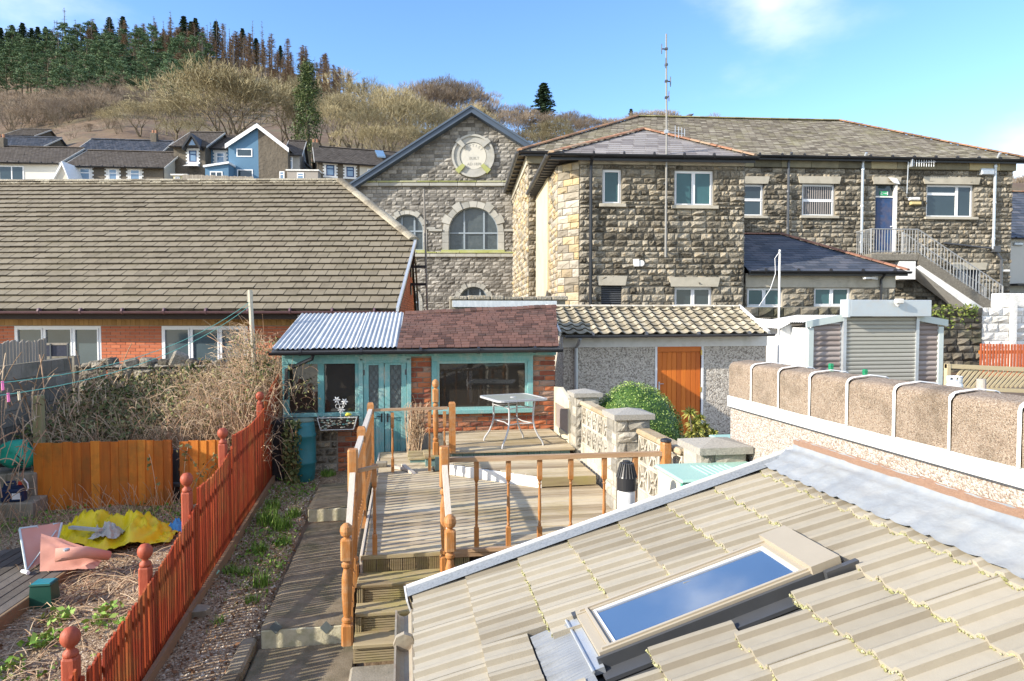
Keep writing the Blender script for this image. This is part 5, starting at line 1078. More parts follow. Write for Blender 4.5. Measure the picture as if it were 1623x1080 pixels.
# ================================================================ summerhouse
def summerhouse():
    v = 11.4; M = Matrix.Identity(4); A = lambda px, py, vv=v: at(px, py, vv, 0)
    def op(x0, x1, y0, y1): return (A(x0, (y0 + y1) / 2).x, A(x1, (y0 + y1) / 2).x, A((x0 + x1) / 2, y1).z, A((x0 + x1) / 2, y0).z)
    uL = A(449, 650).x; uR = A(880, 620).x; ze = A(660, 556).z; zb = -2.7
    B = thing('garden_summerhouse', 'brick and teal framed summerhouse roofed half in corrugated metal and half in brown shingles', 'summerhouse', ((uL + uR) / 2, v, zb))
    D = op(571, 650, 566, 739); WB = op(684, 844, 566, 655); W1 = op(458, 504, 566, 657); W2 = op(514, 563, 566, 657)
    xb = D[1]; zd = UZ - .02
    bk = MB(); ops = [D, WB, (uL - .1, D[0] - .0, W1[2], ze)]
    wall_back(bk, uL, uR - .02, zb, ze - .08, v + .02, .2, ops, dv=.0); bk.box(uR - .22, uR - .02, v + .23, 13, zb, ze - .05); bk.box(uL, uL + .2, v + .23, 13, zb, ze - .05); bk.box(uL + .21, uR - .23, 12.9, 13.1, zb, ze)
    bk.build('wall_core', mortar, B)
    s = MB(); wall_blocks(s, xb, uR, UZ + .0, ze - .1, v, .078, (.2, .235), [WB, D], prot=.03, gap=.013, flat=True, jit=.1) if 0 else None
    wall_blocks(s, xb, uR, UZ - .02, ze - .1, v + .01, .083, (.2, .24), [WB, D], prot=.016, gap=.014, nx=2, nzz=2, jit=.06)
    wall_blocks(s, v + .02, 13, zb, ze - .1, uR, .083, (.2, .24), (), prot=.014, gap=.014, nx=2, nzz=2, axis='v', sgn=-1)
    s.build('brickwork', brick, B); s = MB(); m_ = A(535, 700).x; wall_blocks(s, m_, D[0], zb + .02, W1[2] - .04, v + .01, .083, (.2, .24), (), prot=.016, gap=.014, nx=2, nzz=2, jit=.06)
    s.build('brickwork', brick, B)
    s = MB(); wall_blocks(s, uL, m_, zb + .02, W1[2] - .04, v + .01, .13, (.16, .34), (), prot=.04, gap=.03, jit=.3); s.build('rubble_stonework', stone, B)
    # timber front: posts, head, sill
    t = MB(); y0 = v - .045
    for (a, b, mat_) in ((448, 458, 0), (504, 514, 0), (563, 574, 0)): t.bbox(A(a, 600).x, A(b, 600).x, y0, v + .1, W1[2], ze - .1, .006, rnd())
    t.bbox(uL, D[1] + .02, y0 - .01, v + .1, ze - .2, ze - .08, .006, .5)
    t.bbox(uL, uR + .0, y0 - .03, v + .02, ze - .09, ze + .0, .005, .3); t.bbox(uL, D[0], y0 - .03, v + .1, W1[2] - .04, W1[2] + .02, .006, .6)
    # fascia joints
    for px in (565, 640, 690, 762): x = A(px, 560).x; t.box(x - .02, x + .02, y0 - .036, y0 - .02, ze - .09, ze, .9)
    t.build('timber_frame', teal, B)
    for W, lab in ((W1, 'left fixed pane behind the water butt'), (W2, 'fixed pane above the pebble trough')):
        g = MB(); g.box(W[0] - .01, W[1] + .01, v + .03, v + .04, W[2], ze - .19); w = g.build('fixed_pane', G_sum, B); w['label'] = lab
    # doors
    mid = A(609.5, 650).x; zt = A(609, 571).z
    t = MB(); t.bbox(D[0] - .02, D[0] + .05, v - .06, v + .08, zb + .2, zt + .03, .004, .6); t.bbox(D[1] - .05, D[1] + .02, v - .06, v + .08, zb + .2, zt + .03, .004, .6); t.bbox(D[0], D[1], v - .06, v + .08, zt, zt + .09, .004, .7); t.build('door_frame', teal, B)
    zs = A(609, 657).z
    for a, b, hinge in ((D[0] + .055, mid - .006, 0), (mid + .006, D[1] - .055, 1)):
        d = MB(); st = .085; y1, y2 = v - .035, v + .01
        d.bbox(a, a + st, y1, y2, zb + .22, zt - .01, .004, .5); d.bbox(b - st, b, y1, y2, zb + .22, zt - .01, .004, .5); d.box(a + st, b - st, y1, y2, zt - .08, zt - .01, .5); d.box(a + st, b - st, y1, y2, zs - .05, zs + .05, .5); d.box(a + st, b - st, y1, y2, zb + .22, zb + .36, .5)
        x = a + st
        while x < b - st - .005: d.box(x + .002, min(x + .055, b - st) - .002, y1 + .014, y2 - .002, zb + .36, zs - .05, rnd()); x += .055
        o = d.build('door', teal, B)
        w = MB(); w.box(a + st, b - st, v - .012, v - .006, zs + .05, zt - .08); w.build('pane', glass('leaded_door_glass', (.12, .15, .15), rough=.16, ns=5), o)
        # diamond leads
        q = MB(); za, zb_ = zs + .05, zt - .08; wd = b - a - 2 * st; x0 = a + st; st_ = .13
        for sg in (1, -1):
            k = -9
            while k < 12:
                xs = x0 + k * wd / 2; lo, hi = 0, 1; dx = sg * (zb_ - za) / 1.75; t0 = (x0 - xs) / dx; t1 = (x0 + wd - xs) / dx; t0, t1 = min(t0, t1), max(t0, t1); lo = max(0, t0); hi = min(1, t1)
                if hi - lo > .03: q.bar((xs + dx * lo, v - .014, za + (zb_ - za) * lo), (xs + dx * hi, v - .014, za + (zb_ - za) * hi), .004, .015, up=(0, 1, 0))
                k += 1
        q.build('diamond_lead', dgrey, o)
        h = MB(); hx = b - st * .5 if not hinge else a + st * .5; h.box(hx - .012, hx + .012, v - .045, v - .035, zs - .12, zs + .02); h.tube([(hx, v - .07, zs - .02), (hx + (-.07 if not hinge else .07), v - .07, zs - .02)], .008, 6); h.tube([(hx, v - .045, zs - .02), (hx, v - .07, zs - .02)], .008, 6); h.build('door_handle', black, o)
        for z in (zt - .2, zs - .1, zb + .45): h = MB(); hx = a + .01 if not hinge else b - .01; h.box(hx - .015, hx + .015, v - .042, v - .034, z - .045, z + .045); h.build('hinge', dgrey, o)
    # big window
    t = MB(); a, b, c, d = WB; d = ze - .1; e = .055
    t.bbox(a, b, v - .05, v + .06, d - .08, d + .02, .004, .5); t.bbox(a, b, v - .07, v + .06, c, c + .07, .006, .6); t.bbox(a, a + .09, v - .05, v + .06, c + .07, d - .08, .004, .4); t.bbox(b - .09, b, v - .05, v + .06, c + .07, d - .08, .004, .5)
    for (p, q_, r_, s_) in ((a + .09, b - .09, c + .07, c + .11), (a + .09, b - .09, d - .12, d - .08), (a + .09, a + .13, c + .11, d - .12), (b - .13, b - .09, c + .11, d - .12)): t.box(p, q_, v - .02, v + .04, r_, s_, .8)
    o = t.build('picture_window', teal, B); g = MB(); g.box(a + .09, b - .09, v + .01, v + .02, c + .07, d - .08); g.build('pane', G_sum, o)
    # roofs
    e0 = A(430, 553, 11.15); e1 = A(631, 552, 11.15); r0 = A(478, 497, 12.95); r1 = A(640, 496.5, 12.95)
    n = 3; cor = MB()
    def corr(m, p00, p10, p01, p11, pitch=.076, amp=.011, ny=7, t=.5, bumpy=.006):
        Lw = (p10 - p00).length; nx = int(Lw / pitch * 8); vs = []
        for j in range(ny + 1):
            for i in range(nx + 1):
                s_ = i / nx; q = j / ny; p = p00.lerp(p10, s_).lerp(p01.lerp(p11, s_), q); p = p + _V((0, 0, amp * math.sin(2 * math.pi * s_ * Lw / pitch) + bumpy * noise.noise(_V((s_ * 5, q * 4, t * 9))))); vs.append(p)
        m.add(vs, [(j * (nx + 1) + i, j * (nx + 1) + i + 1, (j + 1) * (nx + 1) + i + 1, (j + 1) * (nx + 1) + i) for j in range(ny) for i in range(nx)], t)
    for k in range(n):
        s_ = MB(); p = [e0.lerp(e1, k / n - (.012 if k else 0)), e0.lerp(e1, (k + 1) / n), r0.lerp(r1, k / n - (.012 if k else 0)), r0.lerp(r1, (k + 1) / n)]
        dz = _V((0, 0, .008 * k)); corr(s_, p[0] + dz, p[1] + dz, p[2] + dz, p[3] + dz, t=ru(.3, .7)); s_.build('corrugated_sheet', tin, B, smooth=True)
    s_ = MB(); s_.prism([e0 + _V((0, 0, -.04)), e1 + _V((0, 0, -.04)), r1 + _V((0, 0, -.04)), r0 + _V((0, 0, -.04))], (0, 0, -.06)); 
    E0 = A(629, 552, 11.12); E1 = A(886, 549, 11.12); R0 = A(641, 497, 12.95); R1 = A(881, 486, 12.95)
    s_.prism([E0 + _V((0, 0, -.03)), E1 + _V((0, 0, -.03)), R1 + _V((0, 0, -.03)), R0 + _V((0, 0, -.03))], (0, 0, -.07)); s_.box(uL, uR, 13.0, 13.08, -1.4, r0.z - .03); s_.build('roof_boards', dgrey, B)
    sh = MB(); rows = 17
    def bil(s__, q): p = E0.lerp(E1, s__).lerp(R0.lerp(R1, s__), q); p.z += .05 * math.sin(math.pi * q) * (.5 + .5 * noise.noise(_V((s__ * 3, q * 2, 7)))) + .02 * noise.noise(_V((s__ * 6, q * 3, 2))) * q; return p
    for k in range(rows):
        q0 = k / rows; q1 = min(1, (k + 1.08) / rows); s__ = -.02 + (.018 if k % 2 else 0)
        while s__ < 1:
            w = .05 * ru(.85, 1.15); a_, b_ = max(0, s__) + .0012, min(1, s__ + w) - .0012; s__ += w
            if b_ - a_ < .004: continue
            h = ru(.008, .013); jj = ru(-.004, .004); p = [bil(a_, q0 + jj), bil(b_, q0 + jj), bil(b_, q1), bil(a_, q1)]; u = _V((0, 0, 1))
            vs = [p[0], p[1], p[1] + u * h, p[0] + u * h, p[2] + u * .003, p[3] + u * .003]; sh.add(vs, [(0, 1, 2, 3), (3, 2, 4, 5), (1, 4, 2), (0, 3, 5)], rnd())
    sh.build('shingle_roof', shingle, B)
    sh = MB()
    for i in range(26): p = R0.lerp(R1, (i + .1) / 26); q = R0.lerp(R1, (i + 1.05) / 26); zz = .05 * 0 + .02 * noise.noise(_V((i * .3, 1, 1))); sh.prism([p + _V((0, -.12, -.02 + zz)), q + _V((0, -.12, -.02 + zz)), q + _V((0, 0, .03 + zz)), p + _V((0, 0, .03 + zz))], (0, .01, .012), rnd())
    sh.build('ridge_capping', shingle, B)
    g = MB(); z = ze - .0; gutter(g, (uL - .15, v - .33, z + .005), (uR + .05, v - .33, z + .02), .05); g.build('gutter', black, B)
    g = MB(); x = A(500, 560).x; g.tube([(x, v - .33, z - .04), (x - .02, v - .3, z - .1), (x - .42, v - .2, z - .28), (x - .43, v - .2, z - .75)], .034, 8); g.build('downpipe', black, B)
summerhouse()
def corr_sheet(m, p00, p10, p01, p11, pitch=.076, amp=.011, ny=4, t=.5):
    Lw = (p10 - p00).length; nx = int(Lw / pitch * 8); vs = []
    n = (p10 - p00).cross(p01 - p00).normalized(); n = n if n.z >= 0 else -n
    for j in range(ny + 1):
        for i in range(nx + 1): s_ = i / nx; p = p00.lerp(p10, s_).lerp(p01.lerp(p11, s_), j / ny); vs.append(p + n * amp * math.sin(2 * math.pi * s_ * Lw / pitch))
    m.add(vs, [(j * (nx + 1) + i, j * (nx + 1) + i + 1, (j + 1) * (nx + 1) + i + 1, (j + 1) * (nx + 1) + i) for j in range(ny) for i in range(nx)], t)
# ================================================================ garage / store
def store():
    v = 13.0; A = lambda px, py, vv=v: at(px, py, vv, 0); al = 0; I = Matrix.Identity(4)
    uL = A(893, 600).x; uR = A(1213, 560).x; zb = -2.9; ze = A(1050, 533, 12.72).z; 
    B = thing('pebbledash_store', 'grey pebbledashed garden store with orange plank door and lichened pantile roof', 'outbuilding', ((uL + uR) / 2, v, zb))
    D = (A(1041, 600).x, A(1111, 600).x, zb, A(1076, 547).z)
    w = MB(); wall_back(w, uL, uR, zb, ze, v, .2, [D]); vr = 13.9; w.box(uR - .2, uR, v + .21, 14.7, zb, ze); w.box(uL, uL + .2, v + .21, 14.7, zb, ze); w.box(uL + .21, uR - .21, 14.5, 14.7, zb, ze); w.build('wall', dash_g, B)
    t = MB(); t.box(uL - .02, uR + .02, v - .03, v - .002, ze - .22, ze - .02); t.build('fascia', wpaint, B)
    t = MB(); e = .045; t.box(D[0] - e, D[0], v - .02, v + .1, zb, D[3] + e); t.box(D[1], D[1] + e, v - .02, v + .1, zb, D[3] + e); t.box(D[0], D[1], v - .02, v + .1, D[3], D[3] + e); t.build('door_frame', white, B)
    t = MB(); x = D[0] + .01; t.bbox(D[0] + .005, D[1] - .005, v + .0, v + .03, D[3] - .14, D[3] - .005, .003, .6)
    n = 9; wv = (D[1] - D[0] - .02) / n
    for k in range(n): t.bbox(x + .002, x + wv - .002, v + .006, v + .04, zb + .05, D[3] - .145, .005, rnd()); x += wv
    d = t.build('door', or_d, B); t = MB(); t.box(D[0] + .035, D[0] + .065, v - .005, v + .006, -1.5, -1.33); t.tube([(D[0] + .05, v - .0, -1.37), (D[0] + .05, v - .04, -1.37), (D[0] + .13, v - .04, -1.37)], .008, 6); t.build('door_handle', grey_metal, d)
    for z in (-.75, -1.5, -2.4): t = MB(); t.box(D[1] - .02, D[1] + .01, v - .026, v + .005, z - .05, z + .05); t.build('hinge', mat('brass', [(.5, .35, .1), (.6, .45, .15)], metal=.8, rough=.4, bump=0), d)
    # pantiles
    f0 = 12.7; rzv = ze + .02; zr = A(1030, 489, vr).z; T = _V((0, vr - f0, zr - rzv)); L = T.length; T.normalize(); N = _V((0, -T.z, T.y)); m = MB(); g = L / 7; per = .23; a0, a1 = A(889, 531, f0).x, A(1216, 527, f0).x
    for k in range(7):
        x = a0
        while x < a1 - .02:
            b = min(x + per, a1); j = ru(-.006, .006); jz = ru(0, .006); ni = 8; vs = []
            for (s_, lift) in ((k * g + j, .03 + jz), (min(L, (k + 1) * g + .03), .004)):
                for i in range(ni + 1): p = i / ni; h = .035 * (math.sin(math.pi * min(1, p / .45)) if p < .45 else -.35 * math.sin(math.pi * (p - .45) / .55)); vs.append(_V((x + (b - x) * p, f0, rzv)) + T * s_ + N * (lift + h + .014))
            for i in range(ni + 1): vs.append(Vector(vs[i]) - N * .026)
            n1 = ni + 1; m.add(vs, [(2 * n1 + i, 2 * n1 + i + 1, i + 1, i) for i in range(ni)], -.9)  # lower edge faces tinted dark: painted shadow gaps between the courses
            fs = [(i, i + 1, n1 + i + 1, n1 + i) for i in range(ni)] + [(0, n1, 2 * n1), (ni, 3 * n1 - 1, 2 * n1 - 1)]
            m.add(vs, fs, rnd() * .5 + .35); x += per
    rf = m.build('pantile_roof', tile_gar, B)
    m = MB(); m.prism([_V((a0, f0, rzv)), _V((a1, f0, rzv)), _V((a1, f0, rzv)) + T * L, _V((a0, f0, rzv)) + T * L], (0, 0, -.03), .1); m.prism([(a0, vr, zr), (a1, vr, zr), (a1, 14.9, ze - .05), (a0, 14.9, ze - .05)], (0, 0, -.04)); m.build('roof_back', mortar_d, rf)
    m = MB(); x = a0
    while x < a1: m.bbox(x + .003, min(x + .45, a1) - .003, vr - .1, vr + .1, zr + .015, zr + .075, .03, rnd()); x += .45
    m.build('ridge_tile', concrete_l, rf)
    for x in (a0 - .02, a1 + .02): m = MB(); m.bar((x, f0 - .02, rzv + .03), _V((x, f0, rzv + .03)) + T * (L + .02), .045, .1); m.build('verge_strip', wpaint, rf)
    g_ = MB(); gutter(g_, (a0 + .08, f0 - .06, rzv - .0), (a1 + .12, f0 - .06, rzv + .02), .05); g_.build('gutter', dgrey, B)
    g_ = MB(); x = A(912, 560).x; g_.tube([(x, f0 - .06, rzv - .05), (x, f0 + .05, rzv - .15), (x, v - .06, rzv - .25), (x, v - .06, zb)], .036, 8); g_.lathe([(.046, 0), (.046, .05)], (x, v - .06, -1.1), 8); g_.build('downpipe', grey_metal, B)
    # low parapet wall behind the summerhouse
    A2 = lambda px, py: at(px, py, 14.2, 0); a = A2(713, 480); b = A2(896, 480); P = thing('lead_capped_parapet', 'low parapet wall with rough stone coping and pale lead sheet behind the shingle roof', 'wall', (a.x, 14.2, -1.5))
    m = MB(); m.box(a.x, b.x, 14.2, 14.4, -2.6, A2(800, 476).z); m.build('wall', concrete, P)
    m = MB(); x = a.x
    while x < b.x: w_ = ru(.25, .5); m.bbox(x, min(x + w_, b.x + .05) - .008, 14.12, 14.5, A2(800, 476).z, A2(800, 470).z + ru(-.01, .015), .02, rnd()); x += w_
    m.build('coping', stone, P); m = MB(); m.box(a.x + .05, b.x - .2, 14.13, 14.19, A2(800, 487).z, A2(800, 477).z); m.build('lead_sheet', mat('streaked_white_lead', [(.4, .45, .48), (.7, .73, .74)], ns=6, amp=.7, stretch=(3, 3, 1), bump=.1), P)
store()
# ================================================================ terrain
def lerp_tab(tab, x):
    if x <= tab[0][0]: return tab[0][1]
    for (a, b), (c, d) in zip(tab, tab[1:]):
        if x <= c: return b + (d - b) * (x - a) / (c - a)
    return tab[-1][1]
RIDGE_Y = [(-400, 105), (0, 92), (100, 84), (200, 84), (300, 92), (400, 100), (500, 130), (560, 160), (640, 200), (720, 225), (800, 232), (1000, 238), (1200, 245), (1400, 262), (1600, 300), (1900, 350), (2400, 420)]
RIDGE_D = [(-400, 270), (400, 260), (560, 230), (700, 160), (800, 140), (1200, 130), (1600, 150), (2400, 200)]
MID_Y = [(-400, 235), (60, 212), (130, 196), (220, 190), (300, 200), (420, 215), (560, 225), (700, 245), (1000, 262), (1600, 330), (2400, 440)]     # at D = 120
cy_, sy_ = math.cos(YAW), math.sin(YAW)
def smooth(t): t = max(0, min(1, t)); return t * t * (3 - 2 * t)
def ter_z(px, D):
    """ground height in the direction of a picture column at forward distance D (all relative to the camera)"""
    near = gnd(0, D * .99)
    if D < 17: return near
    yr = lerp_tab(RIDGE_Y, px); dr = lerp_tab(RIDGE_D, px); ym = lerp_tab(MID_Y, px)
    tab = [(17, -2.35), (38, -1.9), (52, (500 - 380) / F * 52), (66, (500 - 292) / F * 66), (90, (500 - ym - 40) / F * 90)] + [(120 + (dr - 120) * k / 8, (500 - ym - 4 + (ym + 4 - yr) * k / 8) / F * (120 + (dr - 120) * k / 8)) for k in range(9)] + [(dr + 60, (500 - yr) / F * dr - 3), (dr + 250, (500 - yr) / F * dr - 60)]
    return lerp_tab(tab, D)
def W2(px, D, z=None):
    u = (px - 811.5) / F * D; x = u * cy_ + D * sy_; y = -u * sy_ + D * cy_
    return _V((x, y, (ter_z(px, D) if z is None else z)))
def terrain():
    cols = [-700 + 26 * i for i in range(130)]; Ds = [1.2, 2.5, 4, 6, 8, 10, 12, 14, 16, 18, 20, 23, 26, 30, 36, 42, 48, 54, 60, 66, 72, 80, 90, 100, 108] + [116 + 8 * i for i in range(26)] + [340, 380, 440, 520]
    m = MB(); vs = []
    for D in Ds:
        for px in cols:
            p = W2(px, D); 
            if D > 70: p.z += 1.2 * noise.noise(p * .05) + .5 * noise.noise(p * .15)
            vs.append(p)
    n = len(cols); m.add(vs, [(j * n + i, j * n + i + 1, (j + 1) * n + i + 1, (j + 1) * n + i) for j in range(len(Ds) - 1) for i in range(n - 1)])
    m.smooth = True
    g = mat('rough_ground', [(.07, .045, .028), (.15, .1, .06), (.26, .19, .11)], ns=.5, nd=10, amp=.6, bump=.7, bs=6, bd=.1, stain=(.13, .13, .06), ss=.06, sa=.7)
    struct(m.build('ground', g, smooth=True))
terrain()
gravel = mat('gravel_and_leaf_litter', [(.05, .03, .015), (.17, .1, .055), (.33, .23, .14), (.52, .42, .3), (.1, .06, .035)], rough=.95, ns=14, amp=.4, bump=.7, bd=.01, vor=62, tint=.3, stain=(.1, .07, .04), ss=2.2, sa=.8)
def patch(name, pts_fn, xs, ys, m):
    b = MB(); vs = []
    for y in ys:
        for x in xs: vs.append(pts_fn(x, y))
    n = len(xs); b.add(vs, [(j * n + i, j * n + i + 1, (j + 1) * n + i + 1, (j + 1) * n + i) for j in range(len(ys) - 1) for i in range(n - 1)]); return struct(b.build(name, m, smooth=True))
def fr_range(a, b, n): return [a + (b - a) * i / n for i in range(n + 1)]
bumpz = lambda x, y: .05 * noise.noise(_V((x * .9, y * .9, 0))) + .025 * noise.noise(_V((x * 3, y * 3, 5)))
patch('gravel_bed', lambda x, y: (x, y, gnd(x, y) + .03 + bumpz(x, y) - (.2 if x > -1.24 and y < 10.5 else 0)), fr_range(-8, -.35, 70), fr_range(3.4, 13.6, 90), gravel)
patch('neighbour_ground', lambda x, y: (x, y, -1.9 + .012 * (y - 6) + .3 * bumpz(x, y)), fr_range(8.2, 26, 20), fr_range(4.5, 19.5, 20), mat('rough_ground', []))
def paths():
    def blk(name, x0, x1, y0, y1, z0, z1, m, b=.02):
        c = MB(); c.bbox(x0, x1, y0, y1, z0, z1, b); return struct(c.build(name, m))
    def slab_(name, xl, xr, y0, y1, zt, zb):
        # uneven worn top
        c = MB(); nx, ny = 14, 40; vs = []
        for j in range(ny + 1):
            for i in range(nx + 1):
                x = xl + (xr - xl) * i / nx + (.012 * noise.noise(_V((j * .4, i, 1))) if i in (0, nx) else 0); y = y0 + (y1 - y0) * j / ny; e = min(i, nx - i, j, ny - j) == 0
                vs.append((x, y + (.012 * noise.noise(_V((x * 5, 1, 2))) if j == 0 else 0), zt + .008 * noise.noise(_V((x * 4, y * 4, 3))) - (.012 if e else 0)))
        c.add(vs, [(j * (nx + 1) + i, j * (nx + 1) + i + 1, (j + 1) * (nx + 1) + i + 1, (j + 1) * (nx + 1) + i) for j in range(ny) for i in range(nx)]); o = struct(c.build(name, pathm))
        c = MB(); c.box(xl + .01, xr - .01, y0 + .012, y1 - .01, zb, zt - .014); s = c.build('slab_body', pathm, o)
        c = MB(); c.bbox(xl + .005, xr, y0 - .004, y0 + .02, zb, zt - .016, .008); s = c.build('painted_riser', cream, o)
        return o
    o = slab_('concrete_path', -1.25, -.5, 6.12, 9.24, -2.73, -3.05); slab_('concrete_path', -1.27, -.5, 9.24, 10.6, -2.55, -2.9)
    dm = mat('grey_diamond_inlay', [(.1, .12, .12), (.16, .19, .19)], bump=.1)
    for px in (437, 517): p = at(px, 995, 6.11); c = MB(); c.add([(p.x - .055, 6.112, p.z), (p.x, 6.112, p.z - .06), (p.x + .055, 6.112, p.z), (p.x, 6.112, p.z + .06)], [(0, 1, 2, 3)]); c.build('diamond_inlay', dm, o)
    blk('lower_path', -1.28, -.42, 3.3, 6.12, -3.1, -2.9, pathm); blk('patio_slab', -.44, .3, 3.3, 5.52, -3.1, -2.815, concrete)
    c = MB(); y = 6.2; x = -1.3
    while y > 3.3: c.bbox(-1.42 + (6.2 - y) * -.03, -1.29, y - .6, y - .01, -3.05, -2.83 + ru(-.01, .01), .02, rnd()); y -= .6
    tag(c.build('path_kerb', pathm), None, None, kind='structure')
paths()
# ================================================================ left garden
def lgx(y): return -2.02
def red_fence():
    X = -2.02; B = thing('red_picket_fence', 'red stained close slatted fence with dipping panel tops and ball topped posts', 'fence', (X, 4.6, -2.95))
    posts = [(4.63, -1.97), (5.9, -1.86), (7.0, -1.53), (8.35, -1.31), (10.45, -1.12)]
    for (y, zt) in posts:
        zb = gnd(X, y) - .1; h = zt - zb; p = MB(); s = .045
        p.lathe([(s, 0, 1), (s, h - .2, 1), (s * .85, h - .185, 1)], (X - .075, y, zb), 16); o = p.build('post', red_p, B)
        p = MB(); p.lathe([(s * .9, 0), (s * 1.02, .012), (s * .95, .03), (s * .55, .045), (s * .5, .06), (s * .95, .075), (s * 1.25, .1), (s * 1.32, .125), (s * 1.2, .15), (s * .75, .178), (.002, .187)], (X - .075, y, zb + h - .186), 18); p.build('ball_finial', red_p, o, smooth=True)
    tops = [((3.5, -2.42), (4.55, -2.2)), ((4.62, -2.3), (7.1, -1.86)), ((7.12, -1.72), (8.5, -1.56)), ((8.52, -1.44), (10.4, -1.36)), ((10.42, -1.25), (11.6, -.95))]
    for k, ((ya, za), (yb, zb_)) in enumerate(tops):
        s = MB(); y = ya
        while y < yb:
            t = (y - ya) / (yb - ya); sag = -.06 * math.sin(math.pi * t) if k not in (0, 4) else 0; w = .038
            z1 = za + (zb_ - za) * (t if k != 3 else t) + sag + ru(-.004, .004); lean = ru(-.008, .008) if rnd() < .8 else ru(-.02, .02); z0 = gnd(X, y) + .06
            s.prism([(X + .0, y + .002, z0), (X + .0, y + w - .004, z0), (X + lean * .4, y + w - .004 + lean, z1 - .0), (X + lean * .4, y + w * .5 + lean, z1 + .012), (X + lean * .4, y + .002 + lean, z1)], (-.016, 0, 0), rnd()); y += w + (.008 if rnd() < .7 else .02)
        o = s.build('slat_panel', red_w, B)
        r = MB()
        for f in (.18, .78): r.bar((X - .035, ya, gnd(X, ya) + (za - gnd(X, ya)) * f), (X - .035, yb, gnd(X, yb) + (zb_ - gnd(X, yb)) * f), .03, .05)
        r.build('rail', red_p, o)
    y = 3.4
    while y < 11.5: g = MB(); y2 = y + 1.6; g.bar((X + .03, y, gnd(X, y) + .07), (X + .03, y2, gnd(X, y2) + .07), .035, .13); g.build('gravel_board', wood('weathered_gravel_board', [(.2, .11, .06), (.34, .22, .13)], (9, .8, 9)), B); y = y2 + .01
red_fence()
def orange_panels():
    Y = 10.0
    def panel(x0, x1, yt, yb_, label, lean=0):
        a = at(x0, yb_, Y); b = at(x1, yb_, Y); zt = at((x0 + x1) / 2, yt, Y).z; zb = gnd(0, Y) - .02
        B = thing('orange_fence_panel', label, 'fence panel', ((a.x + b.x) / 2, Y, zb), None); s = MB(); x = a.x; k = 0
        while x < b.x - .01:
            w = ru(.105, .135); e = min(x + w, b.x); t = rnd(); dz = ru(-.01, .01)
            s.add([(x, Y, zb), (e, Y - .012, zb), (e, Y - .012, zt + dz), (x, Y, zt + dz), (x, Y + .01, zb), (e + .01, Y + .01, zb), (e + .01, Y + .01, zt + dz), (x, Y + .01, zt + dz)], [(0, 1, 2, 3), (1, 5, 6, 2), (3, 2, 6, 7), (4, 0, 3, 7)], t); x = e
        s.build('feather_boards', or_w, B); s = MB(); s.box(a.x, b.x, Y + .011, Y + .05, zb + .15, zb + .23); s.box(a.x, b.x, Y + .011, Y + .05, zt - .2, zt - .12); s.build('back_rail', or_w, B); return B
    panel(55, 274, 700, 808, 'long orange stained board fence panel behind the yellow heap'); panel(286, 352, 699, 800, 'short orange board fence panel beside the red fence post')
    p = at(61, 627, 10.25); s = MB(); s.bbox(p.x - .06, p.x + .05, 10.2, 10.31, gnd(0, 10) - .1, p.z, .006); tag(s.build('wooden_post', gr_w, loc=(p.x, 10.25, gnd(0, 10))), 'square greenish timber post standing up behind the orange fence panel', 'post')
    p = at(281, 770, 10.3); s = MB(); s.box(p.x - .05, p.x + .05, 10.2, 10.3, -2.8, -1.9); s.bbox(p.x - .09, p.x + .09, 10.15, 10.2, -2.42, -2.36, .005, .9); tag(s.build('gate_post', dgrey, loc=(p.x, 10.25, -2.8)), 'dark post in the gap between the two orange fence panels', 'post')
orange_panels()
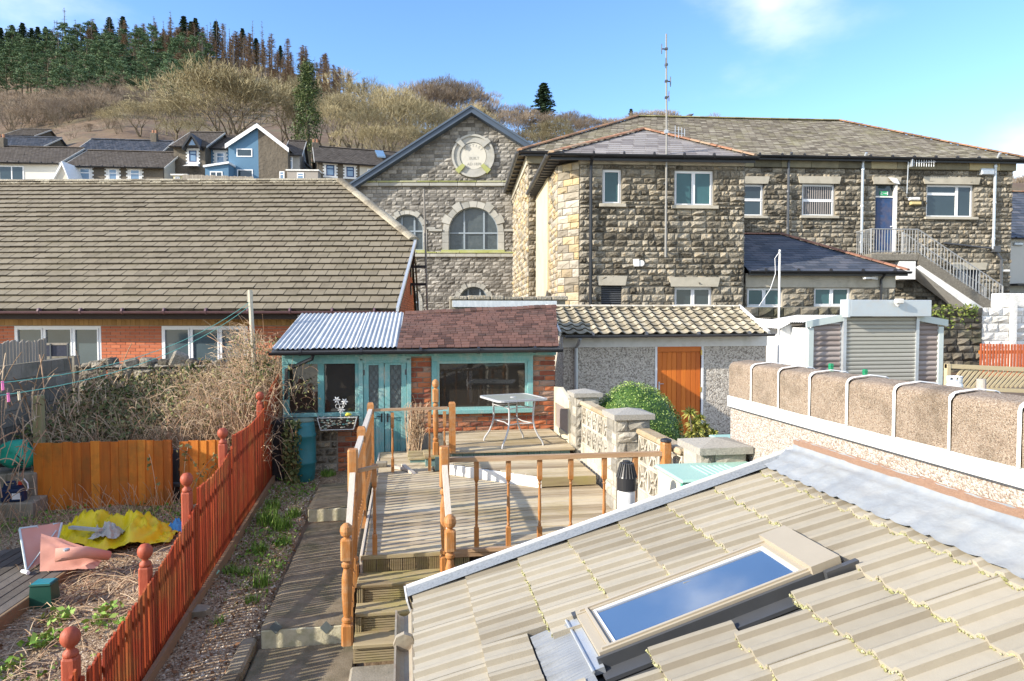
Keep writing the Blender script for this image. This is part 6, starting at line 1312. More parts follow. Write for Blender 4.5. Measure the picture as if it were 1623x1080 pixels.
def left_items():
    # deck
    z = -2.69; pf = gz(178, 853, z); pn = gz(-2, 976, z); D = thing('low_grey_deck', 'low dark grey timber deck with the pink folded seat on it', 'decking', (-5.2, 8, z - .15))
    # boards run parallel to the near edge
    d = (pf - pn); d.z = 0; L = d.length; d.normalize(); n = _V((-d.y, d.x, 0)); M = MT((pn.x, pn.y, 0)) @ Matrix(((d.x, n.x, 0, 0), (d.y, n.y, 0, 0), (0, 0, 1, 0), (0, 0, 0, 1)))
    m = MB(M); y = 0
    while y < 2.6: m.bbox(-3.0, L - y * .55 * 0 - max(0, (y - .1) * .35), y + .003, y + .112, z - .03, z + ru(-.002, .002), .004, rnd()); y += .118
    m.build('deck_boards', mat('dark_grey_deck_board', [(.045, .038, .03), (.095, .08, .065), (.15, .13, .11)], ns=4, nd=8, amp=.5, bump=.4), D)
    m = MB(M); m.bbox(-3.0, L, -.035, 0, z - .17, z - .0, .006, .5); m.bbox(L, L + .04, -.035, .9, z - .17, z - .01, .006, .5); m.build('edge_board', wood('brown_edge_board', [(.16, .1, .05), (.3, .21, .12)], (3, 3, 9)), D)
    # pink folded seat
    P = lambda px, py, y: at(px, py, y); yy = 7.6
    tl, tr, br, bl = P(31, 838, 8.1), P(98, 829, 8.35), P(102, 868, 8.2), P(42, 900, 7.75)
    z0 = z + .02; bl.z = z0; S_ = thing('folded_pink_seat', 'folded pink fabric garden seat with pale piping lying on the dark deck', 'seat', (bl.x + .4, bl.y, z0))
    pink = mat('faded_pink_fabric', [(.5, .22, .16), (.68, .36, .29)], rough=.9, ns=5, bump=.3, bs=40, bd=.004); grey_p = mat('pale_grey_piping', [(.4, .48, .5), (.55, .62, .63)], bump=.05)
    br = _V((tr.x + .05, tr.y - .3, z0 + .06)); m = MB(); N_ = 12; vs = []
    for j in range(N_ + 1):
        for i in range(N_ + 1): s_, t_ = i / N_, j / N_; p = bl.lerp(br, s_).lerp(tl.lerp(tr, s_), t_); p = p + _V((0, -.02, .012)) * noise.noise(_V((s_ * 3, t_ * 3, 1))); vs.append(p)
    q = [Vector(v_) + _V((.0, .03, .0)) for v_ in vs]; k = len(vs); F_ = [(j * (N_ + 1) + i, j * (N_ + 1) + i + 1, (j + 1) * (N_ + 1) + i + 1, (j + 1) * (N_ + 1) + i) for j in range(N_) for i in range(N_)]
    m.add(vs + q, F_ + [tuple(k + a for a in f[::-1]) for f in F_]); m.build('back_panel', pink, S_, smooth=True)
    m = MB(); m.tube([bl, tl.lerp(bl, .03), tl, tl.lerp(tr, .4), tl.lerp(tr, .45) - _V((0, 0, .05)), tl.lerp(tr, .75) - _V((0, 0, .05)), tl.lerp(tr, .8), tr, br], .012, 6); m.tube([bl, bl.lerp(tr, .5), bl.lerp(tr, .9) - _V((0, .05, .02))], .007, 6); m.build('piping', grey_p, S_)
    a, b, c, e = _V((bl.x + .15, bl.y - .05, z0)), gz(150, 902, z0), gz(168, 886, z0 + .05), gz(100, 870, z0 + .28); m = MB(); vs = []; N_ = 16
    for j in range(N_ + 1):
        for i in range(N_ + 1):
            s_, t_ = i / N_, j / N_; p = a.lerp(b, s_).lerp((bl + _V((.1, .1, .1))).lerp(c, s_), t_); h = .22 * math.sin(math.pi * min(1, t_ * 1.1) * .55) * (1 - s_) ** .8 + .04 * t_
            p = p + _V((0, 0, h + .03 * noise.noise(_V((s_ * 5, t_ * 5, 2))))); p.z = max(p.z, z0 + .004); vs.append(p)
    m.add(vs, [(j * (N_ + 1) + i, j * (N_ + 1) + i + 1, (j + 1) * (N_ + 1) + i + 1, (j + 1) * (N_ + 1) + i) for j in range(N_) for i in range(N_)]); m.tube([e + _V((-.1, .05, -.08)), e.lerp(c, .5) + _V((0, 0, .02)), c + _V((.03, 0, .03))], [.07, .06, .05], 10); m.build('seat_fabric', pink, S_, smooth=True)
    m = MB(); p = e.lerp(c, .15); m.lathe([(.03, 0), (.03, .02), (.015, .025)], (p.x, p.y - .07, p.z + .02), 10); m.build('buckle', grey_metal, S_); m = MB(); m.tube([bl + _V((-.04, 0, 0)), bl + _V((.06, -.09, .01))], .02, 6); m.build('foot', white, S_)
    # yellow heap: crumpled waterproof
    yl = mat('bright_yellow_pvc', [(.62, .46, .0), (.78, .6, .01)], rough=.45, ns=3, bump=.25, bs=5, bd=.03, stain=(.5, .4, .1), ss=3, sa=.3)
    def cloth(m, c, rx, ry, h, seed, N_=34, sharp=1.0, rot=0):
        vs = []; cr, sr = math.cos(rot), math.sin(rot)
        for j in range(N_ + 1):
            for i in range(N_ + 1):
                s_, t_ = i / N_ * 2 - 1, j / N_ * 2 - 1; r = math.sqrt(s_ * s_ + t_ * t_); e = 1 + .25 * noise.noise(_V((s_ * 1.5, t_ * 1.5, seed))); x, y = s_ * rx * e, t_ * ry * e; x, y = x * cr - y * sr, x * sr + y * cr
                n1 = abs(noise.noise(_V((s_ * 2.2, t_ * 2.2, seed + 3)))); n2 = abs(noise.noise(_V((s_ * 5, t_ * 5, seed + 7)))); hh = h * max(0, 1 - r * r * .8) * (.35 + 1.2 * (1 - n1) ** 4 * sharp) + .05 * (1 - n2) ** 3 * (1 - .3 * r); vs.append((c[0] + x, c[1] + y, max(c[2] + hh - .03, c[2] - .02 + .012 * rnd() * 0)))
        m.add(vs, [(j * (N_ + 1) + i, j * (N_ + 1) + i + 1, (j + 1) * (N_ + 1) + i + 1, (j + 1) * (N_ + 1) + i) for j in range(N_) for i in range(N_)])
    zc = -2.66; c1_ = gz(142, 848, zc); c2_ = gz(205, 850, zc); T_ = thing('yellow_waterproof', 'crumpled bright yellow waterproof heaped below the orange fence panel', 'clothing', (c2_.x - .3, c2_.y, zc - .05))
    m = MB(); cloth(m, c1_, .4, .42, .27, 1.3, sharp=.7); cloth(m, c2_, .45, .42, .27, 5.1, rot=.3, sharp=.7); cloth(m, gz(242, 846, zc), .26, .3, .12, 9.4, sharp=.5); m.build('fabric', yl, T_, smooth=True)
    m = MB(); a = gz(118, 832, zc + .16); b = gz(165, 836, zc + .2); m.bar(a + _V((0, -.1, 0)), b + _V((0, -.1, 0)), .05, .03); cloth(m, gz(176, 842, zc + .12) + _V((0, -.1, 0)), .16, .12, .12, 3.3, 12); m.build('grey_band', mat('reflective_grey', [(.3, .3, .28), (.5, .5, .47)], bump=.2), T_)
    for i in range(7): pass
    m = MB(); cloth(m, gz(282, 838, -2.66), .12, .1, .1, 2.2, 14); tag(m.build('blue_rag', mat('blue_rag_cloth', [(.04, .2, .5), (.1, .35, .65)], bump=.3), loc=gz(282, 838, -2.7), smooth=True), 'small blue rag on the ground beside the red fence', 'rag')
    # green bin
    zb = -2.86; p = gz(71, 968, zb); G_ = thing('green_bin', 'small dark green plastic bin with a teal top below the deck edge', 'bin', p)
    gm = mat('dark_green_plastic', [(.008, .05, .035), (.015, .08, .055)], rough=.4, bump=.03); m = MB()
    q = [(-.095, -.08), (.095, -.08), (.095, .08), (-.095, .08)]; b8 = [(p.x + x * 1.12, p.y + y * 1.12, zb) for x, y in q] + [(p.x + x * .95, p.y + y * .95, zb + .27) for x, y in q]; m.add(b8, [(3, 2, 1, 0), (4, 5, 6, 7), (0, 1, 5, 4), (1, 2, 6, 5), (2, 3, 7, 6), (3, 0, 4, 7)]); m.bbox(p.x - .1, p.x + .1, p.y - .085, p.y + .085, zb + .262, zb + .285, .01); m.build('body', gm, G_)
    m = MB(); m.bbox(p.x - .085, p.x + .085, p.y - .07, p.y + .07, zb + .28, zb + .292, .01); m.build('lid', mat('teal_plastic', [(.01, .16, .2), (.02, .24, .28)], rough=.35, bump=.03), G_)
    # concrete blocks, jerrycan, sack
    def block(x0, x1, yt, yb_, y, name, label, dy=.35):
        a = at(x0, yb_, y); b = at(x1, yt, y); m = MB(); m.bbox(a.x, b.x, y, y + dy, a.z, b.z, .015); return tag(m.build(name, concrete, loc=((a.x + b.x) / 2, y, a.z)), label, 'block')
    block(-70, 51, 797, 845, 9.6, 'concrete_block', 'long low concrete block under the dark blue jerrycan', .4); block(11, 56, 750, 797, 9.95, 'concrete_block', 'upright concrete block behind the jerrycan and below the green sack', .5); block(-60, 10, 752, 797, 10.0, 'concrete_block', 'dark concrete block at the left picture edge behind the jerrycan', .5)
    p = at(22, 796, 9.72); J = thing('jerrycan', 'dark blue plastic jerrycan with a white spout tube on a concrete block', 'jerrycan', p); bl_ = mat('navy_plastic', [(.006, .015, .05), (.012, .03, .09)], rough=.35, bump=.02)
    m = MB(); w, h = .14, .24; m.bbox(p.x - w, p.x + w, p.y - .07, p.y + .07, p.z, p.z + h * .78, .03); m.prism([(p.x - w * .9, p.y - .05, p.z + h * .77), (p.x + w * .9, p.y - .05, p.z + h * .77), (p.x + w * .5, p.y - .05, p.z + h * .95), (p.x - w * .6, p.y - .05, p.z + h * .95)], (0, .1, 0)); m.build('body', bl_, J)
    m = MB(); m.tube([(p.x - w * .75, p.y, p.z + h * .85), (p.x - w * .7, p.y, p.z + h * 1.08), (p.x + w * .1, p.y, p.z + h * 1.12), (p.x + w * .25, p.y, p.z + h * .9)], .016, 6); m.build('handle', bl_, J); m = MB(); m.lathe([(.028, 0), (.03, .03), (.02, .04)], (p.x + w * .6, p.y, p.z + h * .95), 10); m.build('cap', mat('red_plastic', [(.5, .04, .02), (.6, .08, .04)], bump=0), J)
    m = MB(); m.tube([(p.x + w * .6, p.y, p.z + h * 1.08), (p.x + w * .9, p.y, p.z + h * 1.25), (p.x + w * 1.2, p.y, p.z + h * 1.0), (p.x + w * 1.25, p.y, p.z + h * .7), (p.x + w * 1.1, p.y, p.z + h * .6)], .009, 6); m.build('spout_tube', white, J); m = MB(); m.box(p.x + w * .1, p.x + w * .8, p.y - .074, p.y - .0705, p.z + .05, p.z + .13); m.build('paper_label', white, J)
    p = at(33, 742, 10.15); K = MB(); vs = []; nu, nv = 26, 16
    for j in range(nv + 1):
        for i in range(nu):
            a = 2 * math.pi * i / nu; t = j / nv * math.pi; r = math.sin(t) ** .6; x = .25 * r * math.cos(a); y = .16 * r * math.sin(a); z_ = .2 * (1 - math.cos(t)) * .95; x += .05 * (1 - math.cos(t)) * -.4
            k = 1 + .16 * noise.noise(_V((math.cos(a) * 2, math.sin(a) * 2, t * 2))) ; vs.append((p.x + x * k, p.y + y * k, p.z + z_ * (1 + .12 * noise.noise(_V((math.cos(a), t, 4)))) * (1 - .25 * (x > .08))))
    K.add(vs, [(j * nu + i, j * nu + (i + 1) % nu, (j + 1) * nu + (i + 1) % nu, (j + 1) * nu + i) for j in range(nv) for i in range(nu)]); sk_ = K.build('green_sack', mat('green_plastic_sack', [(.01, .26, .17), (.03, .42, .29)], rough=.4, ns=4, bump=.6, bs=7, bd=.03), loc=p, smooth=True)
    tag(sk_, 'full green plastic sack lying on the concrete blocks by the orange panel', 'sack'); K = MB()
    for r_ in range(3):
        for i in range(9 - r_): x = p.x + .0 + i * .017 - (.0 if r_ else .01); K.box(x, x + .011, p.y - .178, p.y - .172, p.z + .09 - r_ * .03, p.z + .105 - r_ * .03)
    K.bar((p.x + .02, p.y - .15, p.z + .22), (p.x + .12, p.y - .17, p.z + .12), .012, .012); K.build('printed_marks', black, sk_)
left_items()
def left_walls():
    # concrete side wall with palings
    X = -5.8; B = thing('concrete_side_wall', 'grey concrete block wall at the far left topped with old palings', 'wall', (X, 10.5, -2.8)); s = MB(); wall_blocks(s, 7.5, 13.1, -2.9, -.75, X, .24, (.42, .46), (), prot=.012, gap=.012, axis='v', sgn=-1, flat=True); s.box(X - .2, X, 7.5, 13.1, -2.9, -.75, .3); s.build('blockwork', mat('grey_blockwork', [(.14, .12, .09), (.29, .255, .2)], ns=6, amp=.5, bump=.4, stain=(.06, .065, .035), ss=1.4, sa=.6), B)
    s = MB(); y = 8.6
    while y < 12.3: w = .09; s.prism([(X - .05, y, -.74), (X - .05, y + w - .012, -.74), (X - .05, y + w - .012, -.4 + ru(-.03, .03)), (X - .05, y, -.4 + ru(-.03, .03))], (-.018, 0, 0), rnd()); y += w
    s.build('palings', paling, B)
    a = at(-30, 566, 13.7); b = at(109, 566, 13.7); z1 = at(40, 545, 13.7).z; F_ = thing('black_screen_fence', 'black metal framed screen fence in front of the left bungalow window', 'fence', ((a.x + b.x) / 2, 13.7, a.z)); s = MB(); s.box(a.x, b.x, 13.69, 13.72, z1 - .03, z1 + .01); s.build('top_rail', paling, F_); s = MB(); x = a.x
    while x < b.x - .1: s.box(x + .01, min(x + .28, b.x) - .01, 13.7, 13.71, a.z - .3, z1 - .03, rnd()); x += .29
    s.build('dark_panel', mat('dark_blue_panel', [(.012, .014, .03), (.03, .035, .06)], bump=.2, rough=.5), F_); s = MB(); x = a.x
    while x < b.x: s.box(x - .012, x + .012, 13.675, 13.715, a.z - .3, z1); x += .29
    s.build('slender_post', dgrey, F_); s = MB(); s.box(a.x, b.x + .1, 13.68, 13.9, -2.8, a.z - .0); s.build('plinth', concrete, F_)
    # rubble garden wall behind brambles
    W = thing('rubble_garden_wall', 'tumbledown rubble stone wall overgrown with brambles below the bungalow', 'wall', (-4, 13.4, -2.6)); s = MB(); tp = lambda u: -.88 + .12 * noise.noise(_V((u * 2.1, 0, 0))) + .05 * noise.noise(_V((u * 7, 3, 0))); wall_blocks(s, -5.8, -1.4, -2.7, -.75, 13.35, .17, (.18, .5), (), prot=.07, gap=.03, top=tp, jit=.4); s.box(-5.8, -1.4, 13.36, 13.75, -2.7, -1.15, .1); s.build('stonework', stone, W)
    s = MB(); x = -5.8
    while x < -1.4: w = ru(.12, .3); h = ru(.12, .26); z = tp(x) - .12; M = MT((x, 13.5, z)) @ MR(ru(-.5, .5), 4, 'Y') @ MR(ru(-.4, .4), 4, 'Z'); s.M = M; s.bbox(-w / 2, w / 2, -.15, .18, -.04, h, .04, rnd()); x += w * .9
    s.build('coping_stones', stone, W)
    # washing line pole, lines and pegs
    p = at(396, 460, 12.2); q = at(404, 600, 12.2); P_ = thing('washing_line_pole', 'leaning pale washing line pole among the brambles', 'pole', (q.x, 12.2, q.z - .9)); s = MB(); s.tube([p, q, q + _V((.02, 0, -.9))], [.035, .045, .045], 8); s.bar(p + _V((0, 0, -.02)), p + _V((0, 0, -.2)), .09, .03) ; s.build('pole', wood('pale_pole', [(.38, .34, .26), (.6, .56, .46)], (8, 8, 1)), P_)
    lm = mat('green_line', [(.1, .35, .28), (.2, .5, .4)], bump=0); ends = []
    for k, (px, py, lab) in enumerate(((-60, 612, 'upper green washing line stretched from the leaning pole to the left'), (-60, 634, 'lower green washing line stretched from the leaning pole to the left'))):
        a = at(397, 478 + 6 * k, 12.2); b = at(px, py, 6.4); pts = [a.lerp(b, t / 20) - _V((0, 0, .28 * 4 * (t / 20) * (1 - t / 20))) for t in range(21)]; s = MB(); s.tube(pts, .0045, 5); tag(s.build('washing_line', lm, loc=a), lab, 'washing line', 'washing lines'); ends.append(pts)
    pk = mat('pink_peg', [(.75, .12, .4), (.85, .25, .5)], bump=0, rough=.4); cr = mat('cream_peg', [(.6, .52, .35), (.7, .62, .45)], bump=0)
    def peg(pts, px, m, lab):
        best = min(range(2000), key=lambda i: abs(proj(pline(pts, i / 1999))[0] - px)); p = pline(pts, best / 1999); s = MB(); s.bar(p + _V((0, -.008, .012)), p + _V((.006, -.012, -.07)), .012, .009); s.bar(p + _V((0, .008, .012)), p + _V((.0, .012, -.07)), .012, .009); tag(s.build('clothes_peg', m, loc=p), lab, 'clothes peg', 'pegs on the washing lines')
    peg(ends[0], 4, pk, 'pink clothes peg on the upper washing line'); peg(ends[1], 13, pk, 'pink clothes peg on the lower washing line'); peg(ends[1], 30, cr, 'cream clothes peg on the lower washing line')
def pline(pts, t): f = t * (len(pts) - 1); i = min(int(f), len(pts) - 2); return pts[i].lerp(pts[i + 1], f - i)
def proj(p):
    fw = _V((math.sin(YAW) * math.cos(PITCH), math.cos(YAW) * math.cos(PITCH), -math.sin(PITCH))); rt = _V((math.cos(YAW), -math.sin(YAW), 0)); up = rt.cross(fw); d = p.dot(fw)
    return 811.5 + F * p.dot(rt) / d, 540 - F * p.dot(up) / d
left_walls()
# ================================================================ by the summerhouse
def shed_items():
    p = _V((at(481, 700, 11.0).x, 11.0, -2.62)); B = thing('water_butt', 'ribbed blue green plastic water butt below the downpipe', 'water butt', p); m = MB(); h = 1.0; r = .185
    m.lathe([(r * .8, 0), (r * .88, .03), (r * .95, h * .2), (r * 1.0, h * .3), (r * 1.04, h * .31), (r * 1.04, h * .34), (r, h * .35), (r * 1.02, h * .6), (r, h * .72), (r * 1.04, h * .73), (r * 1.04, h * .76), (r, h * .77), (r * .92, h * .9), (r * .86, h * .97)], p, 28); m.build('barrel', mat('blue_green_plastic', [(.015, .13, .15), (.03, .2, .22)], rough=.42, ns=4, bump=.05, stain=(.03, .07, .06), ss=3, sa=.4), B, smooth=True)
    m = MB(); m.lathe([(r * .88, 0), (r * .9, .02), (r * .85, .035), (r * .2, .045)], (p.x, p.y, p.z + h * .965), 24); m.build('lid', mat('algae_lid', [(.06, .14, .13), (.25, .28, .22)], ns=9, bump=.1), B)
    p = _V((at(452, 700, 11.05).x, 11.05, -2.62)); B = thing('black_compost_bin', 'black plastic bin squeezed between the red fence and the water butt', 'bin', p); m = MB(); m.lathe([(.17, 0, 1), (.16, .95, 1)], p, 4); m.build('body', black, B); m = MB(); m.lathe([(.175, 0, 1), (.17, .03, 1), (.12, .06, 1)], (p.x, p.y, p.z + .95), 4); m.build('lid', black, B)
    # trough of pebbles
    a, b = at(504, 660, 11.2), at(566, 660, 11.2); z0, z1 = at(530, 680, 11.2).z, at(530, 661, 11.2).z; B = thing('pebble_trough', 'wire trough of painted pebbles hung below the summerhouse window', 'trough', ((a.x + b.x) / 2, 11.2, z0)); wm = mat('white_wire', [(.5, .5, .48), (.65, .65, .62)], bump=0); m = MB(); i_ = .05
    y0, y1 = 11.1, 11.34
    for (x0, x1, z) in ((a.x, b.x, z1), (a.x + i_, b.x - i_, z0)): m.tube([(x0, y0, z), (x1, y0, z), (x1, y1, z), (x0, y1, z)], .008, 5, closed=True)
    for x0, x1 in ((a.x, a.x + i_), (b.x, b.x - i_)): m.tube([(x0, y0, z1), (x1, y0, z0)], .008, 5); m.tube([(x0, y1, z1), (x1, y1, z0)], .008, 5)
    m.build('wire_frame', wm, B); m = MB(); m.prism([(a.x + .01, y0 + .02, z1 - .03), (b.x - .01, y0 + .02, z1 - .03), (b.x - i_, y0 + .02, z0), (a.x + i_, y0 + .02, z0)], (0, y1 - y0 - .03, 0)); m.build('liner', mat('dark_liner', [(.03, .02, .015), (.07, .05, .035)], bump=.5), B)
    m = MB(); random.seed(3)
    for i in range(70):
        t = rnd(); x = a.x + .04 + (b.x - a.x - .08) * t; zz = ru(z0 + .02, z1 - .0); y = y0 + .015 if zz < z1 - .03 else ru(y0, y1 - .05); s_ = ru(.012, .026); m.lathe([(.3 * s_, -.6 * s_), (s_, -.3 * s_), (s_ * 1.1, 0), (s_, .35 * s_), (.3 * s_, .6 * s_)], (x, y, zz), 7, tint=rnd())
    st = m.build('pebbles', mat('mixed_pebbles', [(.12, .05, .04), (.35, .3, .2), (.6, .56, .45), (.1, .3, .25), (.5, .4, .3)], ns=2, amp=.05, tint=1, bump=.05), B); st['kind'] = 'stuff'
    # metal flower
    c = at(541, 655, 11.18); B = thing('metal_flower_ornament', 'white painted metal flower ornament standing in the pebble trough', 'ornament', (c.x, 11.18, z1 - .1)); m = MB(); t1 = at(534, 634, 11.18); t2 = at(546, 637, 11.18); t3 = at(541, 650, 11.18); m.tube([(c.x - .03, 11.18, z1 - .1), (c.x, 11.18, t3.z), t1], .006, 5); m.tube([(c.x, 11.18, t3.z), t2], .006, 5); m.build('stem', wm, B)
    for t in (t1, t2, t3):
        m = MB()
        for k in range(6): an = k * math.pi / 3; q = t + _V((math.cos(an), 0, math.sin(an))) * .035; m.add([t + _V((0, -.01, 0)), q + _V((-math.sin(an), 0, math.cos(an))) * .014, t + _V((math.cos(an), 0, math.sin(an))) * .06, q - _V((-math.sin(an), 0, math.cos(an))) * .014], [(0, 1, 2, 3)])
        m.build('flower_head', brightpaint, B)
    m = MB(); lp = at(539, 644, 11.17); m.tube([lp + _V((math.cos(k * .6) * .07, 0, math.sin(k * .6) * .05 * (1 + .4 * math.cos(k * 1.2)))) for k in range(10)], .005, 5, closed=True); m.build('wire_butterfly', wm, B)
    c = at(552, 659, 11.17); m = MB(); m.smooth = True; m.tube([(c.x - .04, 11.17, c.z), (c.x - .02, 11.17, c.z + .02), (c.x + .02, 11.17, c.z + .02), (c.x + .055, 11.17, c.z + .01)], [.015, .03, .026, .006], 8); tag(m.build('yellow_bird_ornament', mat('yellow_paint', [(.6, .55, .05), (.75, .7, .1)], bump=0), loc=c), 'tiny yellow bird ornament at the right end of the pebble trough', 'ornament')
    # patio table
    zt = -1.235; cr = [gz(762, 627.5, zt), gz(786, 635.5, zt), gz(866, 631, zt), gz(838, 623.5, zt)]
    cx = sum((c for c in cr), Vector()) / 4; T_ = thing('patio_table', 'white metal patio table with bowed legs and a glass top on the upper deck', 'table', (cx.x, cx.y, UZ))
    w, d, ang = 1.0, .62, None
    e1 = (cr[2] - cr[1]); e2 = (cr[0] - cr[1]); 
    ln = e1.length; lw = max(.62, e2.length); d1 = e1.normalized(); d2 = _V((-d1.y, d1.x, 0)); M = MT((cx.x, cx.y, 0)) @ Matrix(((d1.x, d2.x, 0, 0), (d1.y, d2.y, 0, 0), (0, 0, 1, 0), (0, 0, 0, 1))); hx, hy = ln * .5, .4
    wmm = mat('white_tube_metal', [(.4, .41, .42), (.55, .55, .55)], rough=.35, bump=.02)
    rr = lambda hx, hy, r: [(sx * hx + cx_ * r - sx * r, sy * hy + cy2 * r - sy * r) for sx, sy, a0 in ((1, 1, 0), (-1, 1, 90), (-1, -1, 180), (1, -1, 270)) for a in range(0, 91, 30) for cx_, cy2 in ((math.cos(R(a0 + a)), math.sin(R(a0 + a))),)]
    o, i2 = rr(hx, hy, .09), rr(hx - .035, hy - .035, .07); m = MB(M); n = len(o); vs = [(x, y, zt - .028) for x, y in o] + [(x, y, zt) for x, y in o] + [(x, y, zt) for x, y in i2] + [(x, y, zt - .028) for x, y in i2]
    m.add(vs, [(a * n + k, a * n + (k + 1) % n, ((a + 1) % 4) * n + (k + 1) % n, ((a + 1) % 4) * n + k) for a in range(4) for k in range(n)]); m.build('top_rim', wmm, T_)
    m = MB(M); m.prism([(x, y, zt - .012) for x, y in i2], (0, 0, .006)); m.build('glass_top', mat('sandblasted_glass', [(.32, .33, .28), (.4, .41, .35)], rough=.3, bump=.02, ns=2), T_); m = MB(M); m.lathe([(.045, 0), (.045, .008)], (0, 0, zt - .006), 12); m.build('parasol_ring', wmm, T_)
    for sx in (-1, 1):
        for sy in (-1, 1):
            m = MB(M); prof = [(.62, 1.0, .94), (.56, .8, .92), (.55, .58, .9), (.6, .4, .93), (.74, .22, 1.0), (.92, .08, 1.08), (.95, 0, 1.1)]; H = zt - .03 - UZ; pts = [(sx * hx * a * .86, sy * hy * c * .8, UZ + H * b) for a, b, c in prof]
            sm_ = []
            for k in range(len(pts) - 1):
                for t in range(4): sm_.append(Vector(pts[k]).lerp(Vector(pts[k + 1]), t / 4))
            sm_.append(Vector(pts[-1])); sm2 = [sm_[0]] + [(sm_[k - 1] + sm_[k] * 2 + sm_[k + 1]) / 4 for k in range(1, len(sm_) - 1)] + [sm_[-1]]; m.tube(sm2, .014, 8); m.build('leg', wmm, T_)
    m = MB(M)
    for zz, f in ((.8, .56), (.47, .56)):
        H = zt - UZ; z = UZ + H * zz; a = hx * f * .86; b = hy * .92 * .8
        m.tube([(-a, -b, z), (0, -b * .72, z), (a, -b, z), (a * .75, 0, z), (a, b, z), (0, b * .72, z), (-a, b, z), (-a * .75, 0, z)], .009, 6, closed=True)
    m.build('stretcher_ring', wmm, T_)
    # bits of timber on the deck
    for k, (px, py, a, L, lab) in enumerate(((634, 742, 2.4, .3, 'short bleached timber offcut lying on the deck by the doors'), (648, 745, 2.1, .34, 'second timber offcut leaning on the first by the doors'))): p = gz(px, py, DZ + .03); s = MB(MT(p) @ MR(a, 4, 'Z') @ MR(-.25 * k, 4, 'Y')); s.bbox(-L / 2, L / 2, -.03, .03, -.02, .02, .004); tag(s.build('timber_offcut', rail_g, loc=p), lab, 'offcut')
    p = gz(606, 740, DZ); s = MB(); s.bbox(p.x - .09, p.x + .07, p.y - .05, p.y + .08, DZ, DZ + .07, .01); tag(s.build('grey_brick', concrete, loc=p), 'grey half block at the foot of the teal doors', 'block')
shed_items()
